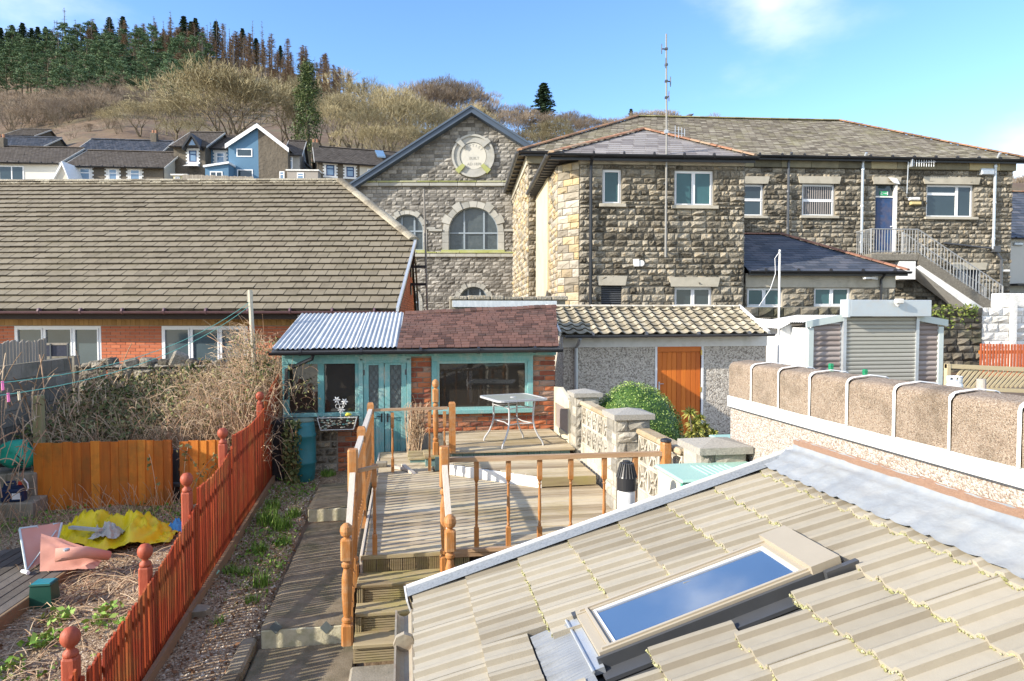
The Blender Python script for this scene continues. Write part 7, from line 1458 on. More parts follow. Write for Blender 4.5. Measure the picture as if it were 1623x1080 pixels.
# ================================================================ block screen wall, gate, hedge side
def screen_wall():
    X = 2.6; zt = -1.25; B = thing('block_screen_wall', 'pale pierced block screen wall with rough capped stone piers along the deck', 'wall', (X, 8, -2.9))
    def panel(y0, y1, lab):
        P = MB(); bs = .29; n = round((y0 - y1) / bs); bs = (y0 - y1) / n; rows = 2; zc = zt - .06
        fr_ = .035; th = .05
        def bar2(y_, z_, y2, z2, w=.022): P.bar((X, y_, z_), (X, y2, z2), w, th * 1.6, up=(1, 0, 0))
        for r in range(rows):
            z1 = zc - r * bs; z0 = z1 - bs
            for k in range(n):
                ya = y0 - k * bs; yb = ya - bs; cy = (ya + yb) / 2; cz = (z0 + z1) / 2; t = rnd()
                P.box(X - th, X + th, yb + .002, yb + .018, z0 + .002, z1 - .002, t); P.box(X - th, X + th, ya - .018, ya - .002, z0 + .002, z1 - .002, t); P.box(X - th, X + th, yb + .018, ya - .018, z0 + .002, z0 + .018, t); P.box(X - th, X + th, yb + .018, ya - .018, z1 - .018, z1 - .002, t)
                # four petals and a centre lozenge
                h = bs / 2 - .012
                for sy in (-1, 1):
                    pts = [(cy + sy * h * (1 - .62 * math.sin(math.pi * q / 6)), cz - h + 2 * h * q / 6) for q in range(7)]
                    for (a, b), (c, d) in zip(pts, pts[1:]): P.bar((X, a, b), (X, c, d), .02, th * 1.9, up=(1, 0, 0), tint=t)
                for sz in (-1, 1):
                    P.bar((X, cy - .002, cz + sz * h * .38), (X, cy - h * .42, cz), .016, th * 1.9, up=(1, 0, 0), tint=t); P.bar((X, cy + .002, cz + sz * h * .38), (X, cy + h * .42, cz), .016, th * 1.9, up=(1, 0, 0), tint=t)
                    P.bar((X, cy, cz + sz * h * .36), (X, cy, cz + sz * h), .016, th * 1.9, up=(1, 0, 0), tint=t)
        o = P.build('pierced_panel', concrete_l, B); s = MB(); zb = zc - rows * bs; wall_blocks(s, y1, y0, -2.95, zb, X - .05, .145, (.28, .3), (), prot=.01, gap=.012, axis='v', flat=True, sgn=1); s.box(X - .05, X + .05, y1, y0, -2.95, zb - .002); s.build('base_blocks', concrete_l, o)
        s = MB(); y = y0
        while y > y1 + .05: e = max(y1, y - .6); s.bbox(X - .085, X + .085, e + .004, y - .004, zt - .06, zt + .005, .02, rnd()); y = e
        s.build('coping', mat('warm_worn_coping', [(.34, .25, .14), (.52, .44, .31)], ns=12, amp=.6, bump=.5), o)
    panel(9.62, 7.72, ''); panel(7.18, 5.98, '')
    for (cx, cy, zc, hw) in ((2.66, 9.86, -1.2, .17), (2.52, 7.45, -1.16, .19), (2.74, 5.72, -1.2, .2)):
        s = MB(); wall_blocks(s, cx - hw, cx + hw, -2.95, zc, cy - hw, .145, (.18, .24), (), prot=.03, gap=.014); wall_blocks(s, cy - hw, cy + hw, -2.95, zc, cx - hw, .145, (.18, .24), (), prot=.02, gap=.014, axis='v'); s.box(cx - hw, cx + hw, cy - hw, cy + hw, -2.95, zc, .3); o = s.build('pier', mat('grey_walling_block', [(.2, .185, .155), (.36, .335, .28), (.5, .46, .38)], ns=8, amp=.4, bump=.5), B)
        s = MB(); e = hw + .045; s.add([(cx - e, cy - e, zc), (cx + e, cy - e, zc), (cx + e, cy + e, zc), (cx - e, cy + e, zc), (cx - e, cy - e, zc + .06), (cx + e, cy - e, zc + .06), (cx + e, cy + e, zc + .06), (cx - e, cy + e, zc + .06), (cx, cy, zc + .11)], [(3, 2, 1, 0), (0, 1, 5, 4), (1, 2, 6, 5), (2, 3, 7, 6), (3, 0, 4, 7), (4, 5, 8), (5, 6, 8), (6, 7, 8), (7, 4, 8)]); s.build('cap_stone', cap_m, o)
    # cream gate
    X2 = 2.52; G_ = thing('cream_garden_gate', 'cream painted arched garden gate between the brick pier and the first capped pier', 'gate', (X2, 10.6, UZ)); s = MB(); y0, y1 = 10.1, 11.2; cm = mat('cream_gate_paint', [(.5, .45, .32), (.7, .64, .5)], ns=5, bump=.2, stain=(.35, .3, .18), ss=4, sa=.4)
    s.box(X2 - .03, X2 + .02, y0, y0 + .12, -2.1, -1.3); s.box(X2 - .03, X2 + .02, y1 - .1, y1, -2.1, -1.2); s.box(X2 - .03, X2 + .02, y0 + .12, y1 - .1, -2.0, -1.84); pts = [(X2 - .03, y0 + .12, -1.45), (X2 - .03, y1 - .1, -1.45), (X2 - .03, y1 - .1, -1.2), (X2 - .03, (y0 + y1) / 2 + .1, -1.16), (X2 - .03, y0 + .12, -1.28)]; s.prism(pts, (.05, 0, 0)); s.build('gate_frame', cm, G_)
    s = MB(); s.box(X2 - .01, X2 + .005, y0 + .12, y1 - .1, -1.84, -1.45); s.build('inset_panel', log_w, G_); s = MB(); s.box(X2 - .06, X2 + .02, y0 - .08, y0 - .01, -2.5, -1.3); s.build('gate_post', cm, G_)
    # flue and storage box
    p = _V((5.04 * math.tan(R(9) + math.atan((994.5 - 811.5) / F)), 5.04, -2.05)); B = thing('boiler_flue', 'white flue pipe with slotted black cowl behind the tiled roof edge', 'flue', p); s = MB(); s.lathe([(.068, -.3), (.068, .72)], p, 24); s.build('pipe', white, B, smooth=False)
    s = MB(); z = p.z + .7; s.lathe([(.074, 0), (.076, .1), (.072, .11), (.045, .2), (.03, .215), (.03, .225)], (p.x, p.y, z), 24); o = s.build('cowl', black, B); s = MB()
    for k in range(20): an = k * math.pi / 10; s.bar((p.x + .078 * math.cos(an), p.y + .078 * math.sin(an), z + .1), (p.x + .048 * math.cos(an), p.y + .048 * math.sin(an), z + .21), .006, .01)
    s.build('cowl_fin', mat('worn_black', [(.05, .05, .05), (.12, .12, .12)], bump=0), o)
    zl = -1.27; q = [gz(1065, 735, zl), gz(1104, 757, zl), gz(1207, 747, zl), gz(1180, 727, zl)]; B = thing('garden_storage_box', 'cream garden storage box with a mint green lid behind the tiled roof', 'storage box', (2.5, 5.3, -2.9))
    mint = mat('mint_plastic', [(.3, .5, .42), (.42, .62, .54)], rough=.45, bump=.04, ns=3); x0, x1, y0, y1 = 2.13, 2.93, 4.98, 5.5
    s = MB(); s.bbox(x0 - .03, x1 + .02, y0 - .04, y1 + .03, zl - .035, zl, .015); 
    for k in range(7): s.box(x0 + .25 + k * .05, x0 + .27 + k * .05, y0 + .1, y1 - .1, zl, zl + .006, .8)
    s.build('lid', mint, B); s = MB(); s.box(x0 - .02, x1, y0 - .035, y0 + .0, zl - .06, zl - .034); s.build('lid_lip', mat('deep_mint_plastic', [(.05, .28, .2), (.08, .36, .26)], bump=0), B)
    cmm = mat('cream_plastic', [(.5, .47, .38), (.62, .59, .49)], rough=.5, bump=.02); s = MB(); s.box(x0, x0 + .09, y0, y1, -2.9, zl - .04); s.box(x1 - .08, x1, y0, y1, -2.9, zl - .04); s.box(x0 + .09, x1 - .08, y1 - .04, y1, -2.9, zl - .04); s.bbox(x0 + .28, x1 - .09, y0 + .02, y0 + .05, -2.8, zl - .06, .01); s.bbox(x0 + .34, x1 - .15, y0 + .0, y0 + .02, -2.6, zl - .12, .02, .9); s.build('body', cmm, B)
    s = MB(); s.box(x0 + .1, x0 + .27, y0 + .1, y0 + .12, -2.8, zl - .06); s.build('dark_side_panel', mat('olive_panel', [(.06, .09, .03), (.12, .16, .06)], bump=.1), B)
screen_wall()
# ================================================================ right hand gardens
def roller_shed():
    v = 15.0; A = lambda px, py, vv=v: at(px, py, vv, 0); zb = -2.0; uL = A(1280, 560).x; uR = A(1494, 560).x; r0, r1 = A(1338, 560).x, A(1448, 560).x; zh = A(1400, 502).z; zt = A(1400, 476).z
    B = thing('roller_shutter_shed', 'log clad shed with grey roller shutter, steel header box and white corrugated roof', 'shed', ((uL + uR) / 2, v, zb)); ze = A(1280, 520).z; za = zh + .05
    topz = lambda u: za - abs(u - (r0 + r1) / 2) * .16
    s = MB(); z = zb
    ss = [MB(), MB()]
    while z < za:
        h = .125
        for s, a, b in ((ss[0], uL + .14, r0 - .1), (ss[1], r1 + .06, uR - .14)):
            zz = min(z + h, topz((a + b) / 2) - .0)
            if zz - z > .04:
                t = rnd(); pr = [(v + .03 - .035 * math.sin(math.pi * q / 6), z + (zz - z) * q / 6) for q in range(7)]; vs = [(a, y, z_) for y, z_ in pr] + [(b, y, z_) for y, z_ in pr]; s.add(vs, [(i, 7 + i, 8 + i, i + 1) for i in range(6)], t)
        z += h
    for s in ss: s.smooth = True; s.sm = [True] * len(s.f); s.build('log_cladding', log_w, B)
    s = MB(); s.box(uL + .1, uR - .1, v + .031, v + .08, zb, za - .2); s.box(uL, uL + .05, v + .1, 16.9, zb, ze - .0); s.box(uR - .05, uR, v + .1, 16.9, zb, ze); s.build('wall_core', tinw, B)
    pg = mat('pale_grey_green_paint', [(.42, .49, .47), (.55, .61, .59)], rough=.55, bump=.05); s = MB(); s.bbox(uL, uL + .14, v - .03, v + .08, zb, topz(uL) - .02, .008, .6); s.build('corner_board', pg, B); s = MB(); s.bbox(uR - .14, uR, v - .03, v + .08, zb, topz(uR) - .02, .008, .6)
    mid = (r0 + r1) / 2; s.build('corner_board', pg, B); s = MB()
    s.prism([(uL - .08, v - .07, topz(uL - .08)), (r0 - .02, v - .07, topz(r0)), (r0 - .02, v - .07, topz(r0) + .16), (uL - .08, v - .07, topz(uL - .08) + .16)], (0, .05, 0)); s.build('barge_board', pg, B); s = MB(); s.prism([(r1 + .02, v - .07, topz(r1)), (uR + .08, v - .07, topz(uR + .08)), (uR + .08, v - .07, topz(uR + .08) + .16), (r1 + .02, v - .07, topz(r1) + .16)], (0, .05, 0)); s.build('barge_board', pg, B)
    s = MB(); z = zb; 
    while z < zh - .01: h = .098; s.prism([(r0, v - .03, z), (r0, v - .055, z + h * .3), (r0, v - .055, z + h * .7), (r0, v - .03, z + h)], (r1 - r0, 0, 0), rnd()); z += h
    sh = s.build('shutter_curtain', mat('beige_grey_slat', [(.36, .355, .31), (.44, .43, .38)], rough=.45, metal=.2, bump=.03), B); s = MB(); s.box(r0 - .08, r0, v - .08, v + .03, zb, zh); s.build('guide_rail', grey_metal, B); s = MB(); s.box(r1, r1 + .08, v - .08, v + .03, zb, zh); s.build('guide_rail', grey_metal, B)
    s = MB(); s.bbox(r0 - .05, A(1463, 490).x, v - .28, v + .02, zh, zt, .01); s.bbox(r0 - .12, r0 - .051, v - .28, v + .02, zh - .02, zt + .01, .006, .9); s.build('header_box', mat('light_steel_box', [(.42, .47, .5), (.52, .57, .6)], rough=.4, metal=.25, bump=.03, stain=(.45, .38, .3), ss=4, sa=.3), B)
    # corrugated roof, left slope
    p = lambda u, y: _V((u, y, topz(u) + .14)); s = MB(); corr_sheet(s, p(uL - .12, 16.9), p(uL - .12, v - .05), p(r0 - .08, 16.9), p(r0 - .08, v - .05), pitch=.1, amp=.014); s.build('corrugated_sheet', tinw, B, smooth=True)
    s = MB(); corr_sheet(s, p(uR + .1, v - .05), p(uR + .1, 16.9), p(r1, v - .05), p(r1, 16.9), pitch=.1, amp=.014); s.build('corrugated_sheet', tinw, B, smooth=True)
    # lower lean-to towards the store
    q0 = A(1215, 520, 16.4); s = MB(); zl = q0.z; corr_sheet(s, _V((q0.x - .1, 17.6, zl + .05)), _V((q0.x - .1, 15.6, zl)), _V((uL, 17.6, topz(uL) + .2)), _V((uL, 15.6, topz(uL) + .14)), pitch=.1, amp=.014) ; s.build('lean_to_sheet', tinw, B, smooth=True)
    s = MB(); x = q0.x
    while x < uL - .02: s.box(x, min(x + .075, uL), 15.7 + (.01 if int(x * 20) % 2 else 0), 15.75, zb, zl + .03 + (x - q0.x) * .3, rnd()); x += .076
    s.build('lean_to_wall', tinw, B)
    c = A(1408, 481); T_ = thing('security_floodlight', 'small white security floodlight on the steel header box of the roller shutter', 'lamp', (c.x, v - .3, c.z)); s = MB(); s.bbox(c.x - .1, c.x + .1, v - .42, v - .3, c.z - .02, c.z + .1, .02); s.build('lamp_head', wpaint, T_); s = MB(); s.lathe([(.02, 0), (.045, .03), (.04, .06)], (c.x + .0, v - .33, c.z - .085), 10); s.box(c.x - .03, c.x + .03, v - .32, v - .28, c.z - .05, c.z + .0); s.build('sensor', brightpaint, T_)
    # washing pole by the store
    a = A(1236, 396, 14.6); b = A(1236, 496, 14.6); T_ = thing('washing_post', 'thin white washing post with a dangling cord rising behind the store roof', 'post', (a.x, 14.6, b.z - .5)); s = MB(); s.tube([(a.x, 14.6, a.z), (a.x, 14.6, -2.4)], .024, 8); s.build('post', wpaint, T_); s = MB(); s.tube([(a.x, 14.57, a.z - .02), (a.x - .12, 14.6, a.z - .2), (a.x - .1, 14.6, a.z - .55), (a.x - .22, 14.6, a.z - .9), (a.x - .5, 14.6, a.z - 1.3)], .007, 5); s.build('cord', white, T_)
roller_shed()
def right_back():
    v = 18.6; A = lambda px, py, vv=v: at(px, py, vv, 0); zt = A(1450, 487).z
    B = thing('old_stone_yard_wall', 'tall old stone yard wall, dark and ferny on the left, white painted on the right', 'wall', (A(1400, 500).x, v, -2.4)); xs = A(1556, 500).x; x0 = A(1172, 490).x; x1 = A(1800, 500).x
    s = MB(); wall_blocks(s, x0, xs, -2.4, zt, v, .23, (.3, .6), (), prot=.08, gap=.03, jit=.25); s.box(x0, xs, v + .01, v + .4, -2.4, zt - .03, .1); s.build('dark_stonework', mat('dark_wet_sandstone', [(.06, .052, .04), (.14, .12, .09), (.24, .21, .16)], ns=4, amp=.3, bump=.7, bs=16, bd=.04, stain=(.08, .09, .03), ss=1, sa=.5), B)
    s = MB(); wall_blocks(s, xs, x1, -2.4, zt, v, .25, (.35, .6), (), prot=.07, gap=.02, jit=.15); s.box(xs, x1, v + .01, v + .4, -2.4, zt - .02); c = A(1588, 480); s.bbox(c.x, x1, v - .02, v + .42, zt + .0, A(1588, 465).z, .02, .9); c2 = A(1602, 500); s.bbox(c2.x - .08, c2.x + .08, v - .16, v - .03, -2.4, A(1600, 480).z, .01, .9)
    o = s.build('white_painted_stonework', mat('flaking_whitewash', [(.6, .58, .54), (.78, .77, .74)], ns=5, amp=.6, bump=.5, bs=18, bd=.03, stain=(.4, .38, .32), ss=2.5, sa=.5), B)
    s = MB()
    for i in range(260): u = ru(A(1462, 0).x, A(1556, 0).x); z = zt - abs(random.gauss(0, .28)) + .08; s.leaf((u, v - .1 - rnd() * .08, z), ru(.04, .08), nrm=(0, -.6, .6))
    f = s.build('fern_growth', mat('fern_green', [(.05, .07, .015), (.12, .17, .03), (.25, .27, .06)], bump=0, ns=1), B); f['kind'] = 'stuff'
    # red fence
    v2 = 17.2; A2 = lambda px, py: at(px, py, v2, 0); a = A2(1554, 545); T_ = thing('red_board_fence', 'bright orange red upright board fence against the whitewashed wall', 'fence', (a.x + 1, v2, -2)); s = MB(); x = a.x
    while x < a.x + 3.5: s.bbox(x, x + .075, v2, v2 + .02, -2.2, a.z - (x - a.x) * .02, .006, rnd()); x += .1
    s.build('boards', wood('orange_red_board', [(.42, .09, .03), (.6, .16, .06)], (6, 6, 1)), T_); s = MB(); s.box(a.x, a.x + 3.5, v2 + .021, v2 + .06, a.z - .3, a.z - .2); s.box(a.x, a.x + 3.5, v2 + .021, v2 + .06, -1.9, -1.8); s.build('rail', or_w, T_)
    # lattice
    v3 = 12.6; A3 = lambda px, py: at(px, py, v3, 0); a = A3(1499, 577); b = A3(1499, 612); T_ = thing('diagonal_trellis', 'pale timber rail and diagonal slat trellis beyond the coping stones', 'trellis', (a.x + 1, v3, -1.9)); x1 = a.x + 2.6; sl = -.05
    s = MB(); s.prism([(a.x, v3 - .03, a.z), (x1, v3 - .03, a.z + sl * 2.6), (x1, v3 - .03, a.z + sl * 2.6 - .09), (a.x, v3 - .03, a.z - .09)], (0, .06, 0)); s.prism([(a.x, v3 - .03, b.z), (x1, v3 - .03, b.z + sl * 2.6), (x1, v3 - .03, b.z + sl * 2.6 - .08), (a.x, v3 - .03, b.z - .08)], (0, .06, 0)); s.bbox(a.x, a.x + .09, v3 - .04, v3 + .05, -2, a.z, .005)
    s.build('frame', pale_w, T_); s = MB(); x = a.x + .05
    while x < x1: s.bar((x, v3, b.z - .05), (x + .36, v3, a.z - .1 + sl * (x - a.x)), .05, .018, up=(0, 1, 0)); x += .115
    s.build('diagonal_slats', pale_w, T_)
    # bottle, pipe, little things
    p = at(1513, 606, 12.0, 0); p.z = -1.85; B = thing('gas_cylinder', 'pale grey gas cylinder with pierced collar showing above the coping', 'gas cylinder', p); zt_ = at(1513, 606, 12.0).z; gm = mat('pale_blue_grey_paint', [(.55, .59, .6), (.68, .7, .7)], rough=.45, bump=.03); s = MB(); s.lathe([(.13, 0), (.15, .05), (.15, zt_ - p.z - .06), (.12, zt_ - p.z)], p, 20); s.build('cylinder', gm, B, smooth=False)
    s = MB(); s.lathe([(.135, 0), (.135, .04)], (p.x, p.y, zt_), 20)
    for k in range(8): an = k * math.pi / 4; s.bar((p.x + .125 * math.cos(an), p.y + .125 * math.sin(an), zt_ + .04), (p.x + .125 * math.cos(an), p.y + .125 * math.sin(an), zt_ + .1), .045, .02, up=(math.cos(an), math.sin(an), 0))
    s.tube([(p.x + .125 * math.cos(k * math.pi / 8), p.y + .125 * math.sin(k * math.pi / 8), zt_ + .11) for k in range(16)], .014, 6, closed=True); s.build('collar', gm, B)
    p = at(1555, 615, 12.2); s = MB(); s.lathe([(.09, -1), (.09, .0), (.085, .18)], p, 14); tag(s.build('clay_pipe', mat('chalky_pipe', [(.3, .25, .2), (.6, .58, .53)], ns=3, amp=.8, stain=(.3, .12, .07), ss=6, sa=.7), loc=p), 'whitish stained pipe stub beside the trellis beyond the coping', 'pipe')
    for px, py, lab in ((1317, 583, 'green plastic post top left of the roller shutter'), (1371, 592, 'green plastic post top in front of the roller shutter')): p = at(px, py, 8.2); s = MB(); s.bbox(p.x - .025, p.x + .025, p.y - .025, p.y + .025, -2, p.z + .055, .006); s.bbox(p.x - .028, p.x + .028, p.y - .028, p.y + .028, p.z + .02, p.z + .03, .003); tag(s.build('green_post', mat('green_plastic', [(.01, .2, .09), (.03, .3, .14)], bump=0, rough=.4), loc=(p.x, p.y, -1.9)), lab, 'post')
    p = at(1158, 698, 7.5); s = MB(); s.bbox(p.x - .14, p.x + .1, p.y, p.y + .2, -2.8, p.z, .02); s.bbox(p.x - .17, p.x + .13, p.y - .03, p.y + .23, p.z, p.z + .03, .012); tag(s.build('small_planter_box', mat('mint_plastic', []), loc=(p.x, p.y, -2.8)), 'small mint green topped box beyond the capped pier', 'box')
    # rendered house at the right edge
    al = 5; M = fr(al); v4 = 34; A4 = lambda px, py: at(px, py, v4, al); x0 = A4(1598, 380).x; z0 = A4(1610, 378).z; B = thing('rendered_house', 'pale rendered house with slate roof and red ridge at the right edge', 'house', M @ _V((x0 + 3, v4, -1))); s = MB(M); s.box(x0, x0 + 9, v4, v4 + 7, -1.5, z0); s.build('wall', mat('pale_render', [(.45, .44, .4), (.55, .54, .5)], ns=2, bump=.05), B)
    zr = A4(1610, 305).z * 1.1; s = MB(M); T = _V((0, 3.5, zr - z0)); tiles(s, (x0 - .2, v4 - .2, z0), (1, 0, 0), T, lambda t: (0, 9.4), T.length, .26, .4, th=.02, gap=.012); s.prism([(x0 - .2, v4 - .2, z0), (x0 + 9.2, v4 - .2, z0), (x0 + 9.2, v4 + 3.3, zr), (x0 - .2, v4 + 3.3, zr)], (0, 0, -.05), .2); s.prism([(x0 - .2, v4 + 7.2, z0), (x0 + 9.2, v4 + 7.2, z0), (x0 + 9.2, v4 + 3.3, zr), (x0 - .2, v4 + 3.3, zr)], (0, 0, -.05), .2); o = s.build('roof', slate_b, B); s = MB(M); ridge(s, (x0 - .2, v4 + 3.3, zr), (x0 + 9.2, v4 + 3.3, zr), .12); s.build('ridge_tile', terracotta, o)
    s = MB(M); gutter(s, (x0 - .25, v4 - .26, z0), (x0 + 9.2, v4 - .26, z0), .06); s.build('gutter', black, B); zz = A4(1612, 450).z; s = MB(M); s.box(x0 - .1, x0 + 9, v4 - .8, v4 - .01, zz - .9, zz - .5); s.box(x0 - .1, x0 + 9, v4 - .81, v4 - .0, zz - .12, zz - .02); s.build('porch_band', black, B); s = MB(M); c = A4(1611, 387); s.bbox(c.x - .2, c.x + .3, v4 - .12, v4 - .02, c.z - .08, c.z + .08, .03); s.build('wall_lamp', grey_metal, B)
right_back()
# ================================================================ houses on the hillside
pale_q = mat('white_painted_quoin', [(.6, .6, .58), (.75, .75, .73)], bump=0); wall_dark = mat('dark_rubble_far', [(.055, .045, .033), (.12, .1, .075), (.19, .16, .12)], ns=1.2, amp=.5, bump=.8, bs=4, bd=.08)
blue_r = mat('blue_render', [(.075, .165, .26), (.1, .2, .31)], ns=1, bump=.05); cream_r = mat('cream_house_render', [(.5, .46, .38), (.6, .56, .48)], ns=1, bump=.05); G_blue = glass('sky_lit_glass', (.16, .26, .38), rough=.05)
def far_house(label, px0, px1, ye, yr, yb, v, al, dep, walls, wins, name='hillside_house', roofm=None, gable_m=None, chim=None, over=.35, group=None):
    M = fr(al); A = lambda px, py, vv=v: at(px, py, vv, al); mid = (px0 + px1) / 2; x0, x1 = A(px0, ye).x, A(px1, ye).x; ze = A(mid, ye).z; zb = A(mid, yb).z - 3; vr = v + dep / 2; zr = A(mid, yr, vr).z
    B = thing(name, label, 'house', M @ _V(((x0 + x1) / 2, v, zb)))
    for (a, b, m) in walls:
        s = MB(M); xa, xb = A(a, ye).x, A(b, ye).x; s.box(xa, xb, v, v + .3, zb, ze); s.build('wall', m, B)
    gm = gable_m or walls[0][2]
    for x in (x0, x1 - .3): s = MB(M); s.prism([(x, v + .31, zb), (x, v + dep, zb), (x, v + dep, ze), (x, vr, zr - .1), (x, v + .31, ze + .1)], (.3, 0, 0)); s.build('gable_wall', gm, B)
    s = MB(M); T = _V((0, dep / 2 + over, zr - ze)); O = (x0 - .25, v - over, ze); Wd = x1 - x0 + .5; tiles(s, O, (1, 0, 0), T, lambda t: (0, Wd), T.length, .34, .3, th=.05, gap=.03, jit=.01); s.prism([O, (O[0] + Wd, O[1], ze), (O[0] + Wd, vr, zr), (O[0], vr, zr)], (0, 0, -.12), .2); s.prism([(O[0], v + dep + over, ze), (O[0] + Wd, v + dep + over, ze), (O[0] + Wd, vr, zr), (O[0], vr, zr)], (0, 0, -.12), .2)
    rf = s.build('roof', roofm or slate_brown, B); s = MB(M); ridge(s, (O[0], vr, zr + .03), (O[0] + Wd, vr, zr + .03), .15, .5); s.build('ridge_tile', roofm or slate_brown, rf)
    for x in (O[0] - .06, O[0] + Wd): s = MB(M); s.prism([(x, v - over, ze - .12), (x, vr, zr - .12), (x, vr, zr + .04), (x, v - over, ze + .04)], (.05, 0, 0)); s.build('barge_board', mat('dull_white_board', [(.4, .39, .36), (.5, .49, .46)], bump=0), B)
    s = MB(M); gutter(s, (O[0], v - over - .08, ze), (O[0] + Wd, v - over - .08, ze), .09); s.build('gutter', black, B)
    for w in wins: far_win(B, M, A, v, *w)
    for c in (chim or []):
        x = A(c[0], yr, vr).x; w_ = c[1] * .6; zt = A(c[0], c[2], vr).z; s = MB(M); s.bbox(x - w_, x + w_, vr - .3, vr + .3, zr - .5, zt, .03); o = s.build('chimney', wall_dark, rf); s = MB(M)
        for dx in (-.5, .5): s.lathe([(.12, 0), (.1, .35)], (x + dx * w_, vr, zt), 8)
        s.build('chimney_pots', terracotta, o)
    return B, M, A
def far_win(B, M, A, v, x0, x1, y0, y1, kind=0):
    a, b, c, d = A(x0, (y0 + y1) / 2).x, A(x1, (y0 + y1) / 2).x, A((x0 + x1) / 2, y1).z, A((x0 + x1) / 2, y0).z
    fm = mat('navy_frame', [(.01, .03, .1), (.015, .05, .15)], bump=0) if kind in (1,) else white
    s = MB(M); e = .09; y = v - .04; s.box(a, b, y, v - .002, c, c + e); s.box(a, b, y, v - .002, d - e, d); s.box(a, a + e, y, v - .002, c + e, d - e); s.box(b - e, b, y, v - .002, c + e, d - e)
    if kind in (0, 1, 2): s.box(a + e, b - e, y, v - .002, c + (d - c) * .62, c + (d - c) * .62 + e * .8)
    if kind == 3:
        for t in (.33, .67): s.box(a + (b - a) * t - e / 2, a + (b - a) * t + e / 2, y, v - .002, c + e, d - e)
    if kind == 4: s.box((a + b) / 2 - e / 2, (a + b) / 2 + e / 2, y, v - .002, c + e, d - e)
    w = s.build('window', fm, B); s = MB(M); s.box(a + e, b - e, v - .02, v - .004, c + e, d - e); s.build('pane', G_blue if kind in (1, 2, 0) else G_dark, w)
    if kind in (1, 2):
        s = MB(M); n = 7
        for sx, xx in ((-1, a), (1, b)):
            for k in range(n): z = c + (d - c) * k / n; L = .3 if k % 2 else .18; p, q = sorted((xx, xx + sx * L)); s.box(p, q, v - .05, v - .002, z, z + (d - c) / n - .004)
        s.box(a - .3, b + .3, v - .07, v - .002, c - .18, c - .004); s.box(a - .3, b + .3, v - .06, v - .002, d + .004, d + .22); s.build('quoin_surround', pale_q, w)
def houses():
    far_house('cream rendered hillside house with brown roof at the far left', -60, 92, 259, 233, 288, 64, 4, 8, [(-60, 92, mat('cream_white_render', [(.6, .58, .52), (.68, .66, .6)], ns=1, bump=.03))], [(-20, 38, 263, 286, 3)], chim=[(3, .6, 219, 1)])
    far_house('low hillside terrace with stone wall and three white quoined windows', 108, 258, 266, 240, 288, 64.5, 3, 8, [(108, 258, wall_dark)], [(126, 143, 267, 288, 2), (172, 186, 268, 288, 2), (206, 222, 269, 289, 2)], gable_m=cream_r)
    far_house('hillside house with slate and brown roof showing above the stone terrace', 120, 249, 246, 222, 262, 76, 2, 8, [(120, 249, wall_dark)], [], roofm=slate_b, chim=[(245, .5, 212)])
    far_house('distant flat looking blue grey slate roof at the far left', -60, 66, 233, 217, 250, 80, 4, 7, [(-60, 66, wall_dark)], [], roofm=slate_b); far_house('farthest small dark brown roof at the top left of the village', 10, 54, 216, 205, 230, 95, 4, 7, [(10, 54, wall_dark)], [])
    far_house('dark stone hillside house with pointed dormer left of the blue house', 275, 325, 234, 210, 288, 66, 6, 9, [(275, 325, wall_dark)], [(300, 312, 239, 257, 1)], roofm=slate_brown)
    al = 6; M = fr(al); A = lambda px, py, vv=65.6: at(px, py, vv, al); a, b, t = A(293, 232), A(318, 232), A(305.5, 214); D_ = COL.objects['hillside_house.005'] if 'hillside_house.005' in COL.objects else None
    s = MB(M); s.prism([(a.x, 65.5, a.z), (b.x, 65.5, b.z), (t.x, 65.5, t.z)], (0, 2.5, 0)); o = s.build('dormer', wall_dark, D_); s = MB(M)
    for p in (a, b): s.prism([(p.x * 1.0 + (p.x - t.x) * .15, 65.2, p.z - .1), (t.x, 65.2, t.z + .1), (t.x, 65.2, t.z - .2), (p.x + (p.x - t.x) * .15, 65.2, p.z - .4)], (0, 3, 0))
    s.build('dormer_bargeboard', black, o); s = MB(M); s.prism([(A(300, 231).x, 65.44, A(300, 231).z), (A(311, 231).x, 65.44, A(311, 231).z), (A(305.5, 221).x, 65.44, A(305.5, 221).z)], (0, .05, 0)); s.build('dormer_window', G_blue, o)
    s = MB(M); p, q = A(293, 265), A(318, 258); s.prism([(p.x, 65, p.z), (q.x, 65, p.z), (q.x - .4, 66, q.z), (p.x + .4, 66, q.z)], (0, .3, 0)); s.build('bay_roof', wpaint, D_)
    # blue gable house
    al = 7; v = 64; M = fr(al); A = lambda px, py, vv=v: at(px, py, vv, al); ap, l, r = A(409, 202), A(362, 230), A(456, 236); zb = A(409, 288).z - 2; B = thing('blue_gable_house', 'hillside house with broad gable, half blue render and half dark stone', 'house', M @ _V((ap.x, v, zb)))
    s = MB(M); s.prism([(l.x, v, zb), (ap.x, v, zb), (ap.x, v, ap.z - .1), (l.x, v, l.z)], (0, .4, 0)); s.box(l.x, l.x + .3, v + .41, v + 9, zb, l.z); s.build('blue_wall', blue_r, B)
    s = MB(M); s.prism([(ap.x, v, zb), (r.x, v, zb), (r.x, v, r.z), (ap.x, v, ap.z - .1)], (0, .4, 0)); s.box(r.x - .3, r.x, v + .41, v + 9, zb, r.z); s.build('stone_wall', wall_dark, B)
    s = MB(M)
    for q in (l, r): s.prism([(q.x + (q.x - ap.x) * .07, v - .3, q.z - .15), (ap.x, v - .3, ap.z + .1), (ap.x, v + 9, ap.z + .1), (q.x + (q.x - ap.x) * .07, v + 9, q.z - .15)], (0, 0, .15))
    s.build('roof', slate_brown, B); s = MB(M)
